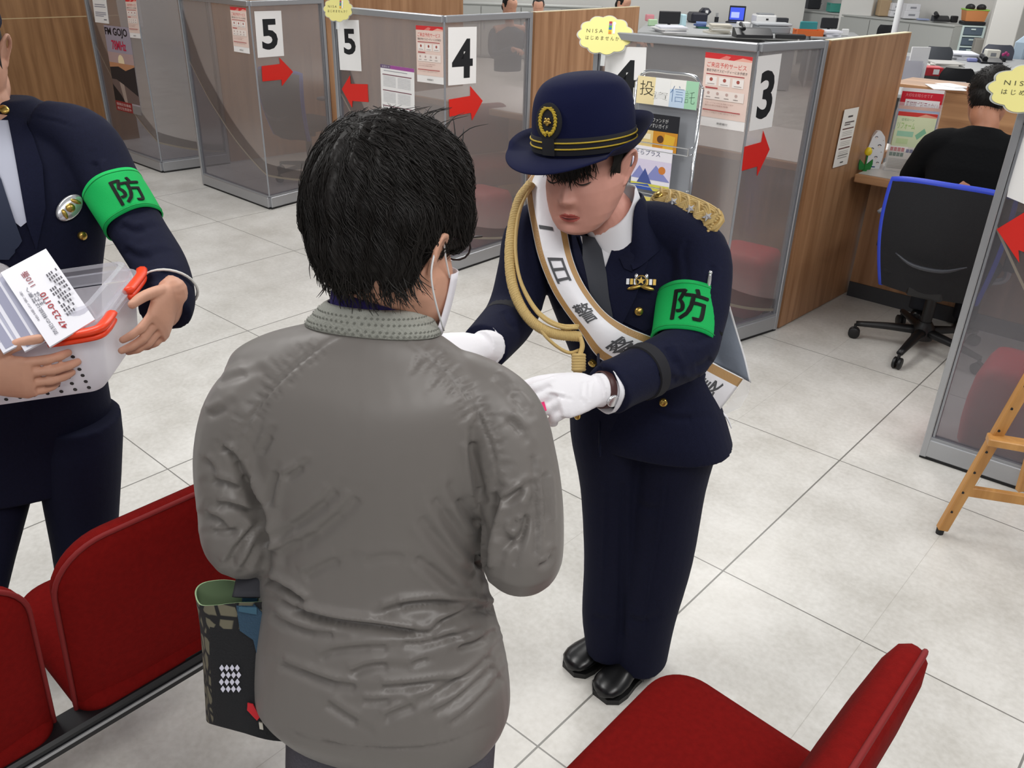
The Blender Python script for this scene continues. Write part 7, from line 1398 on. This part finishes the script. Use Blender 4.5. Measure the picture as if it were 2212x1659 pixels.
Pq = onz(2081, 124, .45); d, r = vdir(Pq); F = np.stack([rotz(.25)@r, rotz(.25)@d, Z], 1); s_ = pos(2081, 124, .45)[1]; t = thing('basket', V(Pq[0], Pq[1], tz+.06)+d*.17, 'orange basket with green rim on top of the drawer tower', 'basket'); c = V(Pq[0], Pq[1], tz+.06)+d*.17
k = MB(); h = 22*s_; w = 44*s_; k.loft([[c+F[:, 0]*a*w/2*q+F[:, 1]*b*.16*q+Z*z for a, b in ((-1, -1), (1, -1), (1, 1), (-1, 1))] for q, z in ((.85, 0), (1, h))], mat('terracotta_plastic', 'd28a55', .5)); k.build('body', t); k = MB(); k.tube([c+F[:, 0]*a*w/2+F[:, 1]*b*.16+Z*h for a, b in ((-1, -1), (1, -1), (1, 1), (-1, 1))], .012, mat('lime_rim', '9acb5a', .5), n=8, per=1, closed=True, smooth=False); k.build('rim', t)
k = MB(); k.box(V(Pq[0], Pq[1], tz+.03)+d*.17, (w*1.0, .3, .05), DEV, F, .01); tag(k.build('flat_case'), 'flat black case between the drawer tower and the orange basket', 'case')
for i, sx in enumerate((-1, 1)): k = MB(); k.ball(c+F[:, 0]*sx*w*.25+Z*(h+.03), (.07, .06, .05), DEV, n=14); tag(k.build('camera_case'), ('left' if sx < 0 else 'right')+' one of two black pouches in the orange basket', 'pouch')
item('binder_rack', 'row of pale binders left of the drawer tower', 'binders', 2026, 2055, 112, 76, PAPER, z=.5, dep=.25, parts=books(['4a4f58', 'd8dcb8', 'b9d6c4', 'c9c4e0', '8f98cc', 'e2e2ea']))
item('paper_bag', 'grey paper bag right of the drawer tower', 'bag', 2096, 2118, 122, 87, mat('taupe_paper', '8f8c86', .8), z=.5, dep=.15)
item('office_chair', 'grey chair back below the binders', 'chair', 1988, 2052, 150, 106, DEVG, z=.62, dep=.1, parts=chairback); item('office_chair', 'blue-grey chair back right of the drawer tower', 'chair', 2114, 2182, 148, 102, DEVG, z=.62, dep=.1, parts=lambda *a: chairback(*a, mat('bluegrey_fabric', '60636f', .85)))
item('office_chair', 'black chair back between the booth and the papers', 'chair', 2018, 2096, 214, 154, DEV, z=.55, dep=.1, parts=lambda *a: chairback(*a, mat('black_office_fabric', '18191d', .85)))
item('office_chair', 'dark chair back poking over the long wooden divider', 'chair', 1890, 1928, 92, 58, DEV, z=.75, dep=.1, parts=lambda *a: chairback(*a, mat('black_office_fabric', '18191d', .85)))
item('paper_stack', 'white papers spread over the desk by the white pillar', 'papers', 2052, 2110, 130, 118, PAPER, dep=.5, parts=pile(4, ['e6e8f0', 'f0f0f2', 'dfe2ea'])); item('paper_stack', 'magazines and newspapers piled behind the red box', 'papers', 2000, 2076, 152, 139, PAPER, dep=.45, parts=pile(6, ['d9d6cf', 'c6c4bf', 'e6e4de', 'b7b7b4']))
item('carton', 'red and white carton beneath the piled newspapers', 'box', 1986, 2030, 164, 147, mat('red_carton', 'c2303a', .5), dep=.2, parts=lambda t, c, w, dep, h, F: [(lambda k: (k.box(c+Z*h/2, (w, dep, h), mat('red_carton', 'c2303a', .5), F, .006), k.build('body', t)))(MB()), (lambda k: (k.box(c+Z*h*.5-F[:, 1]*dep*.505+F[:, 0]*w*.15, (w*.3, .003, h*.6), PAPER, F), k.build('white_panel', t)))(MB())])
item('tissue_box', 'small white box with dark print by the white pillar', 'box', 2124, 2154, 130, 110, mat('cream_box', 'e6e4d8', .6), dep=.15, parts=lambda t, c, w, dep, h, F: [(lambda k: (k.box(c+Z*h/2, (w, dep, h), mat('cream_box', 'e6e4d8', .6), F, .006), k.build('body', t)))(MB()), (lambda k: (k.box(c+Z*h*.55-F[:, 1]*dep*.505, (w*.4, .003, h*.35), DEVG, F), k.build('print', t)))(MB())])
item('telephone', 'black telephone below the small white box', 'telephone', 2112, 2160, 138, 126, DEV, dep=.25, parts=phone); item('flower_pot', 'magenta artificial flower beside the small white box', 'flower', 2160, 2176, 134, 114, DEV, dep=.08, parts=lambda t, c, w, dep, h, F: [(lambda k: (k.lathe([(w*.25, 0), (w*.35, h*.35), (w*.3, h*.35), (w*.2, .01)], c, DEV, 12), k.build('pot', t)))(MB())]+[(lambda k: (k.ball(c+F[:, 0]*w*.3*i+Z*h*(.7+.15*(i == 0)), w*.25, mat('magenta_petal', 'b23a78', .6), n=10), k.build('blossom', t)))(MB()) for i in (-1, 0, 1)])
item('pen_case', 'lavender pen case on the scattered papers', 'case', 2088, 2110, 134, 127, mat('lavender', '8f95cf', .6), dep=.08)
item('jacket_on_chair', 'pale blue garment draped on a chair by the right edge', 'garment', 2178, 2214, 150, 84, mat('pale_blue_cloth', 'b7cbdc', .85), z=.6, dep=.2, bev=.08)
item('file_holder', 'clear acrylic file holder behind the long wooden divider', 'holder', 1934, 1984, 176, 130, ACR, dep=.2, parts=lambda t, c, w, dep, h, F: [(lambda k: (k.box(c+Z*h/2-F[:, 1]*dep*.5, (w*.8, .004, h*.8), mat('cloudy_acrylic', 'c9c8d2', .15, alpha=(.6, 'ffffff')), F), k.box(c+Z*h/2+F[:, 1]*dep*.5, (w, .004, h), mat('cloudy_acrylic', 'c9c8d2', .15), F), k.build('panel', t)))(MB()), (lambda k: ([k.box(c+F[:, 0]*s*w*.45+Z*h*.4, (.004, dep, h*.8), mat('cloudy_acrylic', 'c9c8d2', .15), F) for s in (-1, 1)], k.build('side', t)))(MB())])
item('paper', 'white sheet standing tilted behind the acrylic file holder', 'paper', 1950, 1998, 174, 108, PAPER, dep=.02, ang=.5, bev=.001); item('paper', 'white sheets lying on the ledge above the booth drawers', 'papers', 1998, 2082, 193, 182, PAPER, z=1.087, dep=.2, bev=.001, parts=lambda t, c, w, dep, h, F: [(lambda k: (k.box(c-F[:, 1]*.02+Z*.002, (w*.9, .22, .003), PAPER, F), k.build('sheet', t)))(MB()), (lambda k: (k.box(c+F[:, 1]*.05+Z*.006+F[:, 0]*.05, (w*.5, .18, .003), PAPER, rotz(.4)@F), k.build('sheet', t)))(MB())])
# ================================================================== light
def area(x, y, z, sx, sy, p, rot=(0, 0, 0), col=(1, .985, .96)):
    l = bpy.data.lights.new('ceiling_panel_light', 'AREA'); l.shape = 'RECTANGLE'; l.size = sx; l.size_y = sy; l.energy = p; l.color = col
    o = bpy.data.objects.new('ceiling_panel_light', l); COL.objects.link(o); o.location = (x, y, z); o.rotation_euler = rot
for x, p in ((-7.6, 8), (-4.9, 20), (-2.2, 31), (.5, 29)):
    for y in (.2, 2.6, 5.2): area(x, y, 2.75, .5, 1.5, p)
for x in (-10.5, -7, -3.5):
    for y in (9, 13): area(x, y, 2.8, .6, 2.2, 52)
area(0.8, -1.8, 2.75, 1.2, 1.2, 24)
w = bpy.data.worlds.new('room_ambient'); SC.world = w; w.use_nodes = True
w.node_tree.nodes['Background'].inputs[0].default_value = (.86, .87, .9, 1); w.node_tree.nodes['Background'].inputs[1].default_value = .30
SC.view_settings.view_transform = 'Standard'; SC.view_settings.look = 'None'; SC.view_settings.exposure = 0.0; SC.view_settings.gamma = 1.0
SC.view_settings.use_curve_mapping = False
SC.cycles.use_denoising = True
SC.cycles.max_bounces = 8; SC.cycles.transparent_max_bounces = 16
SC.cycles.sample_clamp_indirect = 6
